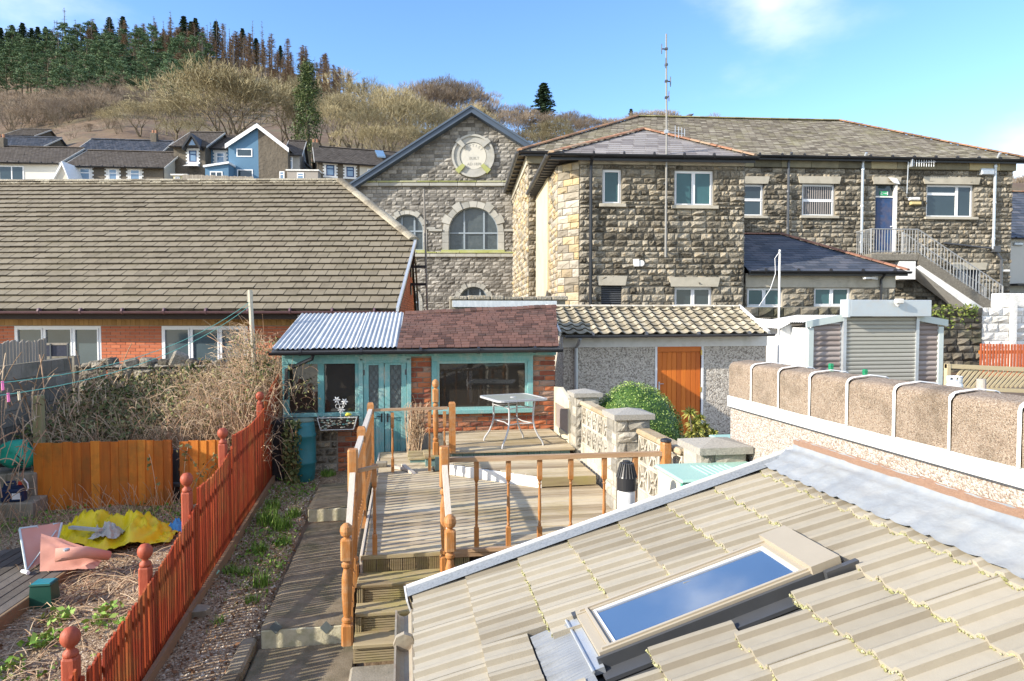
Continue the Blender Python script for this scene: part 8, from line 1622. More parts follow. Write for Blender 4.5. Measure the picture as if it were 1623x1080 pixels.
    for q in (l, r): s.prism([(q.x + (q.x - ap.x) * .07, v - .36, q.z - .4), (ap.x, v - .36, ap.z - .12), (ap.x, v - .36, ap.z + .26), (q.x + (q.x - ap.x) * .07, v - .36, q.z + .0)], (0, .05, 0))
    s.build('barge_board', white, B)
    for w in ((375, 400, 236, 249, 5), (376, 401, 269, 282, 5)): far_win(B, M, A, v, *w)
    far_win(B, M, A, v, 443, 451, 272, 287, 0)
    far_house('blue rendered wing with brown roof attached left of the broad gable', 327, 364, 237, 216, 288, 67, 7, 8, [(327, 364, blue_r)], [(343, 356, 242, 261, 2)], name='blue_house_wing'); far_house('grey rendered wing right of the broad stone gable', 455, 475, 247, 224, 288, 67, -2, 7, [(455, 475, mat('grey_render', [(.26, .25, .23), (.35, .34, .31)], bump=.05))], [(458, 464, 248, 268, 0)], name='grey_house_wing')
    v = 62.5; A = lambda px, py, vv=v: at(px, py, vv, 7); M = fr(7); a, b = A(325, 266), A(362, 260); B = thing('blue_lean_to', 'blue rendered lean-to with white french windows below the blue wing', 'extension', M @ _V((a.x, v, zb))); s = MB(M); s.prism([(a.x, v, zb), (b.x, v, zb), (b.x, v, b.z), (a.x, v, a.z)], (0, 1.4, 0)); s.build('wall', blue_r, B); s = MB(M); s.prism([(a.x - .1, v - .2, a.z), (b.x + .1, v - .2, b.z), (b.x + .1, v - .2, b.z + .18), (a.x - .1, v - .2, a.z + .18)], (0, 1.7, 0)); s.build('roof_edge', white, B); far_win(B, M, A, v, 333, 353, 272, 290, 4)
    # plank fence and yellowish hut in front
    v = 60; A = lambda px, py: at(px, py, v, 7); s = MB(M); T_ = thing('grey_plank_fence', 'grey plank fence in front of the blue rendered houses', 'fence', M @ _V((A(340, 288).x, v, A(340, 290).z - 1))); px = 289
    while px < 402: p = A(px, 277 + (px - 289) * .03); s.box(p.x, p.x + .14, v, v + .04, p.z - 2.5, p.z + ru(-.04, .04), rnd()); px += 2.9
    s.build('planks', paling, T_); a, b = A(266, 275), A(288, 290); s = MB(M); s.box(a.x, b.x, v + 1, v + 3, b.z - 1.5, a.z); T_ = thing('cream_garden_hut', 'small cream flat roofed hut left of the grey plank fence', 'shed', M @ _V((a.x, v + 1, b.z - 1))); s.build('wall', mat('yellow_cream_render', [(.5, .46, .26), (.6, .56, .36)], bump=0), T_); s = MB(M); s.box(a.x - .15, b.x + .15, v + .8, v + 3.1, a.z, a.z + .12); s.build('flat_roof', wpaint, T_); far_win(T_, M, lambda px, py, vv=0: at(px, py, v + 1, 7), v + 1, 277, 285, 280, 288, 4)
    # white gablet between the first two houses
    v = 60; a, b, t = A(84, 290), A(112, 290), A(100, 262); T_ = thing('white_gabled_porch', 'white rendered gable end between the cream house and the stone terrace', 'house', M @ _V((t.x, v, a.z - 1))); s = MB(M); s.prism([(a.x, v, a.z - 2), (b.x, v, a.z - 2), (b.x, v, b.z), (t.x, v, t.z), (a.x, v, a.z)], (0, 3, 0)); s.build('gable_wall', cream_r, T_); s = MB(M)
    for q in (a, b): s.prism([(q.x, v - .2, q.z), (t.x, v - .2, t.z), (t.x, v - .2, t.z + .3), (q.x + (q.x - t.x) * .1, v - .2, q.z)], (0, 3.2, 0))
    s.build('barge_board', white, T_)
    # right pair of houses
    far_house('hillside pair, half stone and half cream, right of the tall ivy clad tree', 503, 640, 262, 238, 290, 66, -9, 8, [(503, 570, wall_dark), (570, 640, cream_r)], [(517, 530, 262, 279, 1), (549, 561, 265, 281, 1), (582, 592, 268, 281, 0)], gable_m=wall_dark, chim=[(500, .55, 227)])
    v = 66; M = fr(-9); A = lambda px, py, vv: at(px, py, vv, -9); P_ = [o for o in COL.objects if o.get('label', '').startswith('hillside pair')][0]; q = [A(598, 251, 67.2), A(611, 252, 67.2), A(607, 243, 69), A(594, 242, 69)]; s = MB(M); s.prism([p + _V((0, -.1, .22)) for p in q], (0, 0, -.15)); s.build('roof_window', G_blue, P_)
    a, b = at(455, 271, 63, 7), at(504, 290, 63, 7); M = fr(7); T_ = thing('flat_roofed_annex', 'low grey flat roofed annex with blue window below the ivy clad tree', 'extension', M @ _V((a.x, 63, b.z - 1))); s = MB(M); s.box(a.x, b.x, 63, 66, b.z - 2, a.z); s.build('wall', mat('pink_grey_render', [(.28, .25, .22), (.36, .33, .29)], bump=0), T_); s = MB(M); s.box(a.x - .1, b.x + .1, 62.9, 66, a.z, a.z + .12); s.build('flat_roof', wpaint, T_); far_win(T_, M, lambda px, py, vv=0: at(px, py, 63, 7), 63, 471, 482, 274, 288, 0)
houses()
# ================================================================ trees
m_pine = mat('pine_foliage', [(.04, .075, .04), (.11, .175, .09), (.23, .3, .165)], rough=.9, ns=.3, amp=.2, bump=0, spec=.2)
m_spruce = mat('spruce_foliage', [(.012, .028, .016), (.03, .055, .028), (.055, .085, .04)], rough=.9, ns=.3, amp=.2, bump=0, spec=.2)
m_larch = mat('bare_larch_twigs', [(.11, .075, .05), (.22, .15, .1), (.34, .25, .17)], rough=.95, ns=.3, amp=.2, bump=0, spec=.1)
m_dead = mat('dead_grey_twigs', [(.1, .085, .08), (.2, .175, .155)], rough=.95, ns=.3, bump=0, spec=.1)
m_twig = mat('bare_olive_twigs', [(.13, .1, .055), (.31, .265, .15), (.5, .44, .29)], rough=.95, ns=.15, amp=.25, bump=0, spec=.1)
m_twigb = mat('bare_brown_twigs', [(.15, .115, .08), (.28, .22, .165), (.4, .34, .27)], rough=.95, ns=.15, amp=.25, bump=0, spec=.1)
m_ivy = mat('ivy_foliage', [(.015, .03, .008), (.045, .075, .015), (.12, .15, .04)], rough=.6, ns=.4, amp=.2, bump=0, spec=.4)
def tri(m, p, q, r0, r1, t=None):
    p = Vector(p); q = Vector(q); d = (q - p); d.normalize(); a = d.orthogonal().normalized(); b = d.cross(a); vs = []
    for c, r in ((p, r0), (q, r1)):
        for k in range(3): an = 2.094 * k; vs.append(c + (a * math.cos(an) + b * math.sin(an)) * r)
    m.add(vs, [(0, 1, 4, 3), (1, 2, 5, 4), (2, 0, 3, 5)], rnd() if t is None else t)
def conifer(kind, seed, label, cat, group):
    random.seed(seed); T_ = thing(kind, label, cat, (0, 0, 0), group); H = 10.0; tk = MB(); tk.tube([(0, 0, -.6), (ru(-.05, .05), 0, H * .5), (0, ru(-.05, .05), H * .96)], [.14, .09, .02], 6)
    f = MB()
    if kind == 'scots_pine':
        base = ru(.32, .5)
        for k in range(40):
            h = base + (1 - base) * (k / 40) ** .9; r = 1.55 * (1 - (h - base) / (1 - base)) ** .6 * ru(.35, 1.0) + .12; an = rnd() * 6.28; c = _V((math.cos(an) * r, math.sin(an) * r, H * h + ru(-.2, .2))); tri(tk, (0, 0, c.z - .25 * r), c, .035, .015, .5); cr = ru(.35, .62) * (1.15 - .5 * h); tt = ru(.15, .85)
            for _ in range(46):
                d = _V((random.gauss(0, 1), random.gauss(0, 1), random.gauss(0, .55))).normalized() * cr * rnd() ** .4; f.leaf(c + d, ru(.09, .17), min(1, max(0, tt + ru(-.25, .25))), nrm=d.normalized() * .5, asp=.45)
    elif kind == 'spruce_tree':
        for k in range(30):
            h = .12 + .86 * k / 29; L = 1.6 * (1 - h) ** .85 + .08; nb = 7
            for j in range(nb):
                an = 6.28 * (j + rnd()) / nb; LL = L * ru(.7, 1.1); tt = ru(.1, .9); z = H * h
                for q in range(9):
                    s_ = (q + rnd()) / 9; p = _V((math.cos(an) * LL * s_, math.sin(an) * LL * s_, z - .28 * LL * s_ + ru(-.05, .05)))
                    for _ in range(2): f.leaf(p + _V((ru(-.1, .1), ru(-.1, .1), ru(-.1, .04))), ru(.09, .17), min(1, tt * .7 + s_ * .3), asp=.5)
    elif kind in ('bare_larch', 'dead_conifer'):
        dead = kind == 'dead_conifer'; nb = 110 if not dead else 40
        for k in range(nb):
            h = (.3 if not dead else .45) + .68 * rnd() * (1 if not dead else .8); h = min(h, .98); L = (1.25 * (1 - h) ** .7 + .1) * ru(.5, 1.1) * (1 if not dead else .6); an = rnd() * 6.28; d = _V((math.cos(an), math.sin(an), ru(-.1, .3))); p = _V((0, 0, H * h)); q = p + d * L; tri(f, p, q, .035, .015)
            for _ in range(6 if not dead else 2): s_ = ru(.2, 1); r_ = p.lerp(q, s_); tri(f, r_, r_ + _V((ru(-1, 1), ru(-1, 1), ru(-.5, .6))) * .3, .024, .012)
    tk.build('trunk', bark if kind != 'dead_conifer' else m_dead, T_); f.build('crown', {'scots_pine': m_pine, 'spruce_tree': m_spruce, 'bare_larch': m_larch, 'dead_conifer': m_dead}[kind], T_); return T_
def broadleaf(name, seed, label, cat, group, m=None, spread=.55, stems=1, levels=6, ivy=0, trunk=.16, up=.25, wide=1.0):
    random.seed(seed); T_ = thing(name, label, cat, (0, 0, 0), group); tk = MB(); tw = MB(); leaves = MB(); H = 10.0
    def grow(p, d, L, r, lv):
        n = 2 if lv > 1 else 1; q = p; dd = d
        for i in range(n):
            dd = (dd + _V((ru(-1, 1), ru(-1, 1), ru(-.6, 1))) * .16).normalized(); q2 = q + dd * L / n; tgt = tk if lv >= levels - 2 else tw
            (tgt.tube([q, q2], [r, r * .84], 5, caps=False) if lv >= levels - 1 else tri(tgt, q, q2, r, r * .82)); q = q2; r *= .84
            if ivy and lv >= levels - 2:
                for _ in range(int(ivy * 40)): leaves.leaf(q + _V((random.gauss(0, 1), random.gauss(0, 1), random.gauss(0, 1))) * .28, ru(.06, .12))
            if lv == 1:
                for _ in range(2): e = (dd + _V((ru(-1, 1), ru(-1, 1), ru(-.5, .9))) * .8).normalized(); tri(tw, q, q + e * L * ru(.5, .9), .014, .007)
        if lv == 0: return
        k = 3 if lv > 1 or rnd() < .6 else 2
        a0 = rnd() * 6.28; a = dd.orthogonal().normalized(); b = dd.cross(a)
        for i in range(k):
            an = a0 + 6.28 * i / k + ru(-.4, .4); s_ = spread * ru(.65, 1.25); nd = (dd * math.cos(s_) + (a * math.cos(an) + b * math.sin(an)) * math.sin(s_) * wide); nd.z += up * (.4 + .1 * lv); nd.normalize(); grow(q, nd, L * ru(.68, .86), max(.012, r * .66), lv - 1)
    for i in range(stems): an = 6.28 * i / max(1, stems) + rnd(); tilt = 0.1 if stems == 1 else ru(.2, .5); grow(_V((0, 0, -.5)), _V((math.cos(an) * tilt, math.sin(an) * tilt, 1)).normalized(), H * (.25 if stems == 1 else .22), trunk, levels)
    zt = max((v.z for v in tw.v), default=H); k = H / zt
    for b_ in (tk, tw, leaves): b_.v = [_V((v.x * k, v.y * k, v.z * k if v.z > 0 else v.z)) for v in b_.v]
    tk.build('trunk', bark, T_); tw.build('crown', m or m_twig, T_)
    if leaves.v: leaves.build('ivy', m_ivy, T_)
    return T_
def place(T_, used, px, D, hpx, first, label=None, sx=1.0, sink=0, ground_y=None):
    p = W2(px, D, ter_z(px, D)); h = hpx / F * D / 10
    if ground_y is not None: p.z = (500 - ground_y) / F * D
    loc = p - _V((0, 0, sink)); rz_ = rnd() * 6.28; sc = (h * sx, h * sx, h)
    if first: T_.location = loc; T_.rotation_euler = (0, 0, rz_); T_.scale = sc; 
    else: T_ = copy_tree(T_, loc, rz_, sc)
    if label: T_['label'] = label
    return T_
def scatter(kind_list, spots):
    """spots: (px, D, hpx, sx)"""
    seen = set()
    for i, (px, D, h, sx) in enumerate(spots):
        k = kind_list[i % len(kind_list)]; place(k, None, px, D, h, k.name not in seen, sx=sx, sink=.2); seen.add(k.name)
def forest():
    gp = 'pines on the wooded hillside'; pines = [conifer('scots_pine', 11 + i, 'green pine in the dense stand on the upper left hillside', 'pine tree', gp) for i in range(4)]
    random.seed(5); sp = []
    for row, (D, y0, y1, n, h) in enumerate(((232, -20, 330, 19, 62), (214, -15, 345, 19, 62), (197, -25, 335, 18, 64), (182, -10, 330, 17, 66), (168, -20, 318, 16, 68), (156, 70, 318, 14, 70), (144, 100, 322, 10, 70))):
        for i in range(n): px = y0 + (y1 - y0) * (i + ru(.15, .85)) / n; sp.append((px, D + ru(-6, 6), h * ru(.75, 1.12), ru(1.5, 2.1)))
    random.shuffle(sp); scatter(pines, sp)
    gs = 'dark spruces on the hill skyline'; spr = [conifer('spruce_tree', 31 + i, 'dark green spruce standing on the hill skyline', 'spruce tree', gs) for i in range(3)]
    random.seed(6); sp = [(x, 258 + ru(-8, 5), h, ru(1.9, 2.5)) for x, h in ((14, 44), (32, 50), (40, 44), (48, 52), (62, 44), (72, 46), (84, 40), (24, 40), (300, 66), (318, 58), (311, 52), (350, 56), (412, 42), (391, 48), (450, 38), (533, 40), (6, 40), (93, 38), (160, 46), (184, 50), (205, 54), (540, 30))]; scatter(spr, sp)
    gl = 'bare brown larches on the hillside'; la = [conifer('bare_larch', 41 + i, 'bare brown larch among others along the hill skyline', 'larch tree', gl) for i in range(4)]
    random.seed(8); sp = []
    for i in range(215):
        px = ru(255, 660) if i % 5 else ru(150, 300); dr = lerp_tab(RIDGE_D, px); dd = dr - abs(random.gauss(0, 26)) if i % 2 else dr - ru(0, 70); 
        sp.append((px, max(120, dd), ru(36, 58) * (1 - max(0, px - 500) / 500), ru(1.4, 2.4)))
    scatter(la, sp)
    gd = 'dead bare conifers on the hill'; de = [conifer('dead_conifer', 51 + i, 'thin dead grey conifer on the hill among living trees', 'dead tree', gd) for i in range(3)]
    random.seed(9); sp = [(ru(90, 560), 0, ru(46, 72), 1.0) for _ in range(90)]; sp = [(px, lerp_tab(RIDGE_D, px) - ru(0, 60), h * (1 - max(0, px - 430) / 420), sx) for px, D, h, sx in sp]; scatter(de, sp)
    gsc = 'pale bare scrub trees below the pines'; sc = [broadleaf('scrub_tree', 61 + i, 'pale bare scrubby tree below the pine stand', 'tree', gsc, m_twigb, spread=.38, stems=5, levels=4, trunk=.06, up=.3) for i in range(3)]
    random.seed(10); sp = [(ru(-20, 260), ru(122, 150), ru(32, 52), ru(1, 1.5)) for _ in range(64)] + [(ru(60, 210), ru(100, 116), ru(10, 22), 1.6) for _ in range(14)]; scatter(sc, sp)
    gb = 'bare olive twigged trees on the lower hillside'; br = [broadleaf('bare_tree', 71 + i, 'bare olive twigged tree on the lower hillside behind the houses', 'tree', gb, m_twig, spread=.5, stems=(1, 3, 1, 2)[i], levels=6, trunk=.17) for i in range(4)]
    random.seed(12); sp = [(x, D, h, w) for x, D, h, w in ((200, 104, 46, 1.3), (228, 100, 54, 1.3), (256, 98, 62, 1.3), (285, 96, 74, 1.3), (312, 98, 84, 1.2), (180, 108, 34, 1.4), (270, 106, 70, 1.3), (300, 88, 56, 1.3), (535, 92, 96, 1.1), (565, 96, 108, 1.1), (590, 90, 100, 1.1), (615, 96, 116, 1.1), (640, 92, 104, 1.2), (668, 100, 112, 1.1), (700, 96, 108, 1.1), (520, 100, 90, 1.1), (445, 96, 90, 1.2), (470, 104, 110, 1.1), (655, 84, 84, 1.2), (735, 104, 96, 1.1), (555, 84, 76, 1.2), (605, 84, 80, 1.2), (575, 112, 112, 1.1), (625, 112, 106, 1.1), (540, 116, 112, 1.1))]; scatter(br, sp)
    gb2 = 'bare brown trees along the skyline behind the chapel'; b2 = [broadleaf('skyline_tree', 81 + i, 'bare brown tree on the skyline behind the chapel and office roofs', 'tree', gb2, m_twigb, spread=.42, stems=2, levels=6, trunk=.13) for i in range(3)]
    random.seed(13); sp = [(x + ru(-4, 4), D, h * 1.2, 1.1) for x, D, h in ((672, 132, 84), (690, 128, 92), (708, 130, 96), (728, 132, 92), (748, 130, 86), (765, 128, 70), (782, 132, 62), (800, 126, 60), (818, 130, 62), (836, 128, 60), (880, 128, 58), (900, 130, 56), (918, 126, 54), (936, 130, 52), (955, 128, 52), (972, 130, 44), (700, 112, 74), (740, 112, 70), (775, 112, 52), (820, 112, 48), (860, 110, 50), (900, 112, 44), (940, 112, 42), (990, 130, 42), (1010, 134, 52), (1030, 136, 55), (1052, 134, 53), (1120, 134, 53), (1135, 136, 52), (1185, 136, 52), (1612, 120, 50), (1640, 120, 60), (640, 130, 66), (655, 126, 70))]; scatter(b2, sp)
    t = conifer('spruce_tree', 90, 'lone dark spruce poking above the bare trees right of the chapel', 'spruce tree', None); place(t, None, 861, 138, 98, True, sx=2.7); t = conifer('spruce_tree', 91, 'tiny dark conifer tip beside the office roof hip', 'spruce tree', None); place(t, None, 998, 136, 64, True, sx=1.6)
    t = broadleaf('evergreen_thicket_tree', 92, 'dense ivy covered tree directly right of the chapel roof', 'tree', None, m_twig, spread=.4, stems=4, levels=6, ivy=.8, trunk=.1, up=.35); place(t, None, 868, 104, 82, True, sx=1.4); t = broadleaf('ivied_tree', 93, 'ivy hung tree just left of the chapel roof apex', 'tree', None, m_twig, spread=.45, stems=3, levels=6, ivy=.8, trunk=.12); place(t, None, 700, 84, 86, True, sx=1.3)
    t = broadleaf('spreading_bare_tree', 95, 'huge domed bare tree spreading behind the blue gable house', 'tree', None, m_twig, spread=.5, stems=7, levels=6, trunk=.12, up=.22, wide=1.1); place(t, None, 372, 92, 138, True, sx=1.45)
    # tall ivy-clad conifer column
    random.seed(21); T_ = thing('ivy_clad_tree', 'tall dark evergreen tree clad in ivy rising between the hillside houses', 'tree', W2(491, 76, (500 - 275) / F * 76)); b = T_.location; m = MB(); hh = 168 / F * 76; m.tube([b, b + _V((0, 0, hh * .95))], [.35, .06], 8); m.build('trunk', bark, T_); m = MB()
    for k in range(230):
        h = rnd() ** .8; r = (1.0 * (1 - h) ** .75 + .22) * 1.75 * ru(.4, 1.08) * (1 + .2 * math.sin(h * 19)); an = rnd() * 6.28; c = b + _V((math.cos(an) * r, math.sin(an) * r, hh * h)); tt = ru(.05, .8)
        for _ in range(40): d = _V((random.gauss(0, 1), random.gauss(0, 1), random.gauss(0, .8))) * .3; m.leaf(c + d, ru(.07, .15), min(1, tt + ru(-.1, .3)))
    m.build('crown', m_ivy, T_)
forest()
# ================================================================ garden plants
leafg = mat('hedge_leaf', [(.03, .07, .012), (.1, .19, .03), (.26, .37, .08), (.42, .5, .17)], rough=.5, ns=1.5, amp=.15, bump=0, spec=.4); grassm = mat('grass_blade', [(.05, .12, .01), (.13, .27, .03), (.3, .4, .09)], rough=.7, ns=2, amp=.2, bump=0)
drym = mat('dry_stem', [(.14, .085, .045), (.38, .26, .155), (.6, .47, .32), (.4, .2, .11)], rough=.9, ns=1.5, amp=.2, bump=0); bleaf = mat('bramble_leaf', [(.03, .05, .012), (.09, .12, .035), (.22, .22, .08), (.3, .2, .1)], rough=.7, ns=1, amp=.2, bump=0); litter = mat('fallen_leaf', [(.08, .035, .015), (.2, .1, .05), (.32, .2, .11)], rough=.9, ns=2, bump=0)
def blade(m, p, h, lean, w=.006, t=None, seg=3):
    p = Vector(p); a = rnd() * 6.28; d = _V((math.cos(a), math.sin(a), 0)); s = _V((-d.y, d.x, 0)) * w; vs = []; 
    for k in range(seg + 1): f = k / seg; q = p + d * lean * f * f + _V((0, 0, h * (f - .25 * lean / h * f * f if h > 0 else f))); ww = s * (1 - f) ; vs += [q - ww, q + ww]
    m.add(vs, [(2 * k, 2 * k + 1, 2 * k + 3, 2 * k + 2) for k in range(seg)], rnd() if t is None else t)
def arc(m, p, q, up, r=.004, n=5, t=None):
    p = Vector(p); q = Vector(q); pts = [p.lerp(q, k / n) + _V((0, 0, up * 4 * (k / n) * (1 - k / n))) for k in range(n + 1)]; tt = rnd() if t is None else t
    for a, b in zip(pts, pts[1:]): tri(m, a, b, r, r * .85, tt)
    return pts
gzf = lambda x, y: gnd(x, y) + .03 + bumpz(x, y)
def garden_plants():
    # clipped bush
    random.seed(31); c = _V((3.42, 9.8, -1.86)); B = thing('clipped_round_bush', 'big clipped round green bush in front of the orange store door', 'bush', (c.x, c.y, -2.6)); m = MB(); n = 26; vs = []; lump = lambda d: 1 + .07 * noise.noise(d * 2.3) + .03 * noise.noise(d * 6)
    for j in range(n + 1):
        for i in range(n * 2): a = math.pi * j / n; b = math.pi * i / n; d = _V((math.sin(a) * math.cos(b), math.sin(a) * math.sin(b), math.cos(a))); vs.append(c + _V((d.x * .73, d.y * .64, d.z * .84)) * lump(d) * .93)
    m.add(vs, [(j * 2 * n + i, j * 2 * n + (i + 1) % (2 * n), (j + 1) * 2 * n + (i + 1) % (2 * n), (j + 1) * 2 * n + i) for j in range(n) for i in range(2 * n)], .05); m.build('inner_mass', leafg, B)
    m = MB()
    for _ in range(17000): d = _V((random.gauss(0, 1), random.gauss(0, 1), random.gauss(0, 1))).normalized(); l = lump(d) * ru(.92, 1.03); m.leaf(c + _V((d.x * .73, d.y * .64, d.z * .84)) * l, ru(.008, .017), rnd() ** 1.3, nrm=d * .5, asp=.6)
    m.build('leaves', leafg, B); m = MB(); m.tube([(c.x, c.y, -2.7), c], .05, 6); m.build('stem', bark, B)
    # small shrub with yellow rosettes
    p0 = at(1105, 690, 8.6); B = thing('yellow_green_shrub', 'small shrub with yellow green rosettes beside the round bush', 'shrub', (p0.x, 8.6, -2.6)); st = MB(); m = MB()
    for px, py, s_ in ((1093, 655, .12), (1098, 672, .13), (1108, 664, .11), (1104, 684, .13), (1116, 678, .12), (1122, 690, .11), (1130, 686, .09), (1110, 694, .12), (1125, 698, .1), (1095, 690, .1)):
        q = at(px, py, 8.6 + ru(-.15, .15)); st.tube([(p0.x, 8.6, -2.6), _V((p0.x, 8.6, -2.2)).lerp(q, .5), q], .009, 5)
        for _ in range(70): d = _V((random.gauss(0, 1), random.gauss(0, 1), random.gauss(.4, .8))).normalized(); s2 = d.orthogonal().normalized() * .012; m.add([q, q + d * s_ * .5 + s2, q + d * s_ * ru(.8, 1.1) - _V((0, 0, .02)), q + d * s_ * .5 - s2], [(0, 1, 2, 3)], rnd())
    m.build('leaves', mat('yellow_green_leaf', [(.08, .12, .02), (.25, .27, .05), (.42, .36, .1)], rough=.6, bump=0, ns=2), B); st.build('stem', bark, B)
    # dead shrub by the teal door
    random.seed(33); B = thing('dead_twiggy_shrub', 'dead brown twiggy shrub against the brick pier by the teal doors', 'shrub', (.28, 11.0, -2.2)); m = MB()
    for _ in range(85):
        x = at(ru(645, 668), 700, 11.0).x; p = (x, 11.0 + ru(-.12, .12), -2.2); h = ru(.3, .8); q = (x + ru(-.12, .14), 11.05 + ru(-.15, .1), -2.2 + h); pts = arc(m, p, q, ru(-.05, .05), .004)
        for _k in range(3): a = random.choice(pts[2:]); arc(m, a, a + _V((ru(-.12, .12), ru(-.1, .1), ru(-.05, .15))), 0, .0025, 2)
    m.build('twigs', drym, B)
    # brambles
    random.seed(34); m = MB(); lf = MB()
    def bz(x): t = max(0, min(1, (x + 5.0) / 2.9)); return -1.02 + .3 * t + .42 * t ** 4
    for i in range(5200):
        x = -5.6 + 3.45 * rnd() ** .8; y = ru(10.3, 13.3); near = (13.3 - y) / 3.0; top = bz(x) - near * .85 * ru(.5, 1.3); z0 = gzf(x, y); zt = z0 + (top - z0) * ru(.35, 1.05); dx = ru(-.5, .5); arc(m, (x, y, z0 if rnd() < .5 else (z0 + zt) / 2), (x + dx, y + ru(-.35, .3), zt), ru(0, .25), ru(.0022, .005), 5)
        if x > -3.6 and rnd() < .8:
            q = (x + dx, y, zt)
            for _ in range(2): arc(m, q, (q[0] + ru(-.3, .3), q[1] + ru(-.2, .2), q[2] + ru(-.35, .12)), ru(0, .1), .003, 3)
    for i in range(15000):
        x = ru(-5.5, -2.15) if i % 3 else ru(-5.5, -3.4); y = ru(10.6, 13.3); near = (13.3 - y) / 3.0; top = bz(x) - near * .8; z0 = gzf(x, y); z = z0 + (top - z0) * ru(.1, 1.05); g = rnd() ** (.9 if x < -3.5 else .45); lf.leaf((x, y, z), ru(.018, .045), g, asp=.65)
    B = m.build('bramble_thicket', drym, loc=(-3.4, 12, -2.6)); tag(B, 'tangled dry bramble thicket over the rubble wall left of the summerhouse', 'brambles', kind='stuff'); lf.build('leaves', bleaf, B)
    m = MB(); lf = MB()     # climber on the corner of the summerhouse roof
    for i in range(900):
        t = rnd(); x = -2.5 + .34 * rnd() - .25 * t; y = ru(11.0, 12.8); z = -2.3 + 1.9 * t + ru(0, .1); arc(m, (x, y, z), (x + ru(-.4, .12), y + ru(-.3, .3), z + ru(-.1, .4)), ru(0, .12), ru(.002, .0045), 4)
    for i in range(1300): t = rnd(); lf.leaf((-2.55 + .4 * rnd() - .2 * t, ru(10.9, 12.4), -2.3 + 2.0 * t), ru(.012, .03), rnd() ** .5)
    B = m.build('dry_climber', drym, loc=(-2.3, 11.5, -2.4)); tag(B, 'dry climbing stems smothering the corner between red fence and corrugated roof', 'climber', kind='stuff'); lf.build('leaves', bleaf, B)
    B = thing('ivy_plant', 'trailing ivy between the black bin and the water butt', 'ivy', (-1.95, 10.9, -2.6)); m = MB(); lf = MB()
    for i in range(420): t = rnd(); x = at(ru(450, 476), 700, 10.85).x; lf.leaf((x + ru(-.03, .03), 10.8 + ru(-.05, .05), -2.6 + 1.0 * t), ru(.02, .04), rnd() * .8, nrm=(0, -.8, .3), asp=.75)
    for i in range(24): x = at(ru(452, 474), 700, 10.85).x; arc(m, (x, 10.85, -2.6), (x + ru(-.1, .1), 10.8, ru(-2.2, -1.6)), .02, .004)
    for i in range(30): x = at(ru(455, 500), 700, 11.1).x; z = ru(-1.5, -.75); arc(m, (x, 11.1, z), (x + ru(-.15, .25), 11.05, z + ru(-.2, .25)), .05, .003); lf.leaf((x, 11.05, z), ru(.02, .035), ru(.3, .9)); lf.leaf((x + .08, 11.05, z + .05), ru(.02, .035), ru(.3, .9))
    m.build('stem', drym, B); lf.build('leaves', bleaf, B)
    # grass tufts between fence and path
    random.seed(35); first = None; k = 0
    for (px, py, z, n, h, lab) in ((425, 833, -2.72, 260, .2, 'large'), (447, 842, -2.74, 240, .17, ''), (432, 812, -2.7, 170, .16, ''), (465, 822, -2.7, 150, .15, ''), (412, 880, -2.8, 120, .13, ''), (450, 865, -2.76, 120, .12, ''), (365, 912, -2.82, 70, .12, ''), (388, 915, -2.82, 70, .12, ''), (415, 940, -2.86, 90, .18, ''), (258, 1020, -2.92, 110, .14, ''), (345, 998, -2.9, 36, .08, ''), (520, 748, -2.5, 200, .12, ''), (470, 760, -2.55, 160, .16, ''), (400, 965, -2.86, 60, .1, '')):
        p = gz(px, py, z); m = MB(); R_ = .05 + n / 2600
        for _ in range(n): a = rnd() * 6.28; r = R_ * math.sqrt(rnd()); x, y = p.x + r * math.cos(a), p.y + r * math.sin(a); blade(m, (x, y, gzf(x, y)), h * ru(.6, 1.1), ru(.02, .09), ru(.003, .006))
        tag(m.build('daffodil_clump', grassm, loc=(p.x, p.y, gzf(p.x, p.y))), 'fresh green daffodil leaf clump in the gravel beside the concrete path', 'daffodils', 'daffodil clumps in the gravel strip')
    m = MB()
    for _ in range(130): p = gz(ru(440, 482), ru(725, 752), -2.55); x, y = p.x, p.y; blade(m, (x, y, gzf(x, y)), ru(.15, .4), ru(.05, .2), .004)
    tag(m.build('dry_grass_clump', drym, loc=gz(460, 745, -2.55)), 'clump of tall dry grass below the water butt', 'grass clump')
    # litter, pebbles, weeds as ground cover
    random.seed(36); m = MB(); lf = MB(); pb = MB(); dr = MB()
    for _ in range(7500):
        x, y = ru(-1.98, -1.28) if rnd() < .45 else ru(-6, -2.1), 3.6 + 8 * rnd() ** 1.3
        if -1.3 < x < -.4: continue
        z = gzf(x, y); s_ = ru(.006, .016); v = [_V((x, y, z)) + _V((random.gauss(0, 1), random.gauss(0, 1), random.gauss(0, .6))).normalized() * s_ * ru(.7, 1.2) for _ in range(6)]; pb.add([(x - s_, y, z), (x, y - s_ * .8, z), (x + s_ * 1.1, y, z), (x, y + s_, z), (x + s_ * .2, y, z + s_ * .7)], [(0, 1, 4), (1, 2, 4), (2, 3, 4), (3, 0, 4)], rnd())
    for _ in range(3800):
        x, y = (ru(-1.98, -1.28) if rnd() < .35 else ru(-6, -2.1)), 3.6 + 8.4 * rnd() ** 1.2; lf.leaf((x, y, gzf(x, y) + .008), ru(.012, .03), nrm=(0, 0, .7))
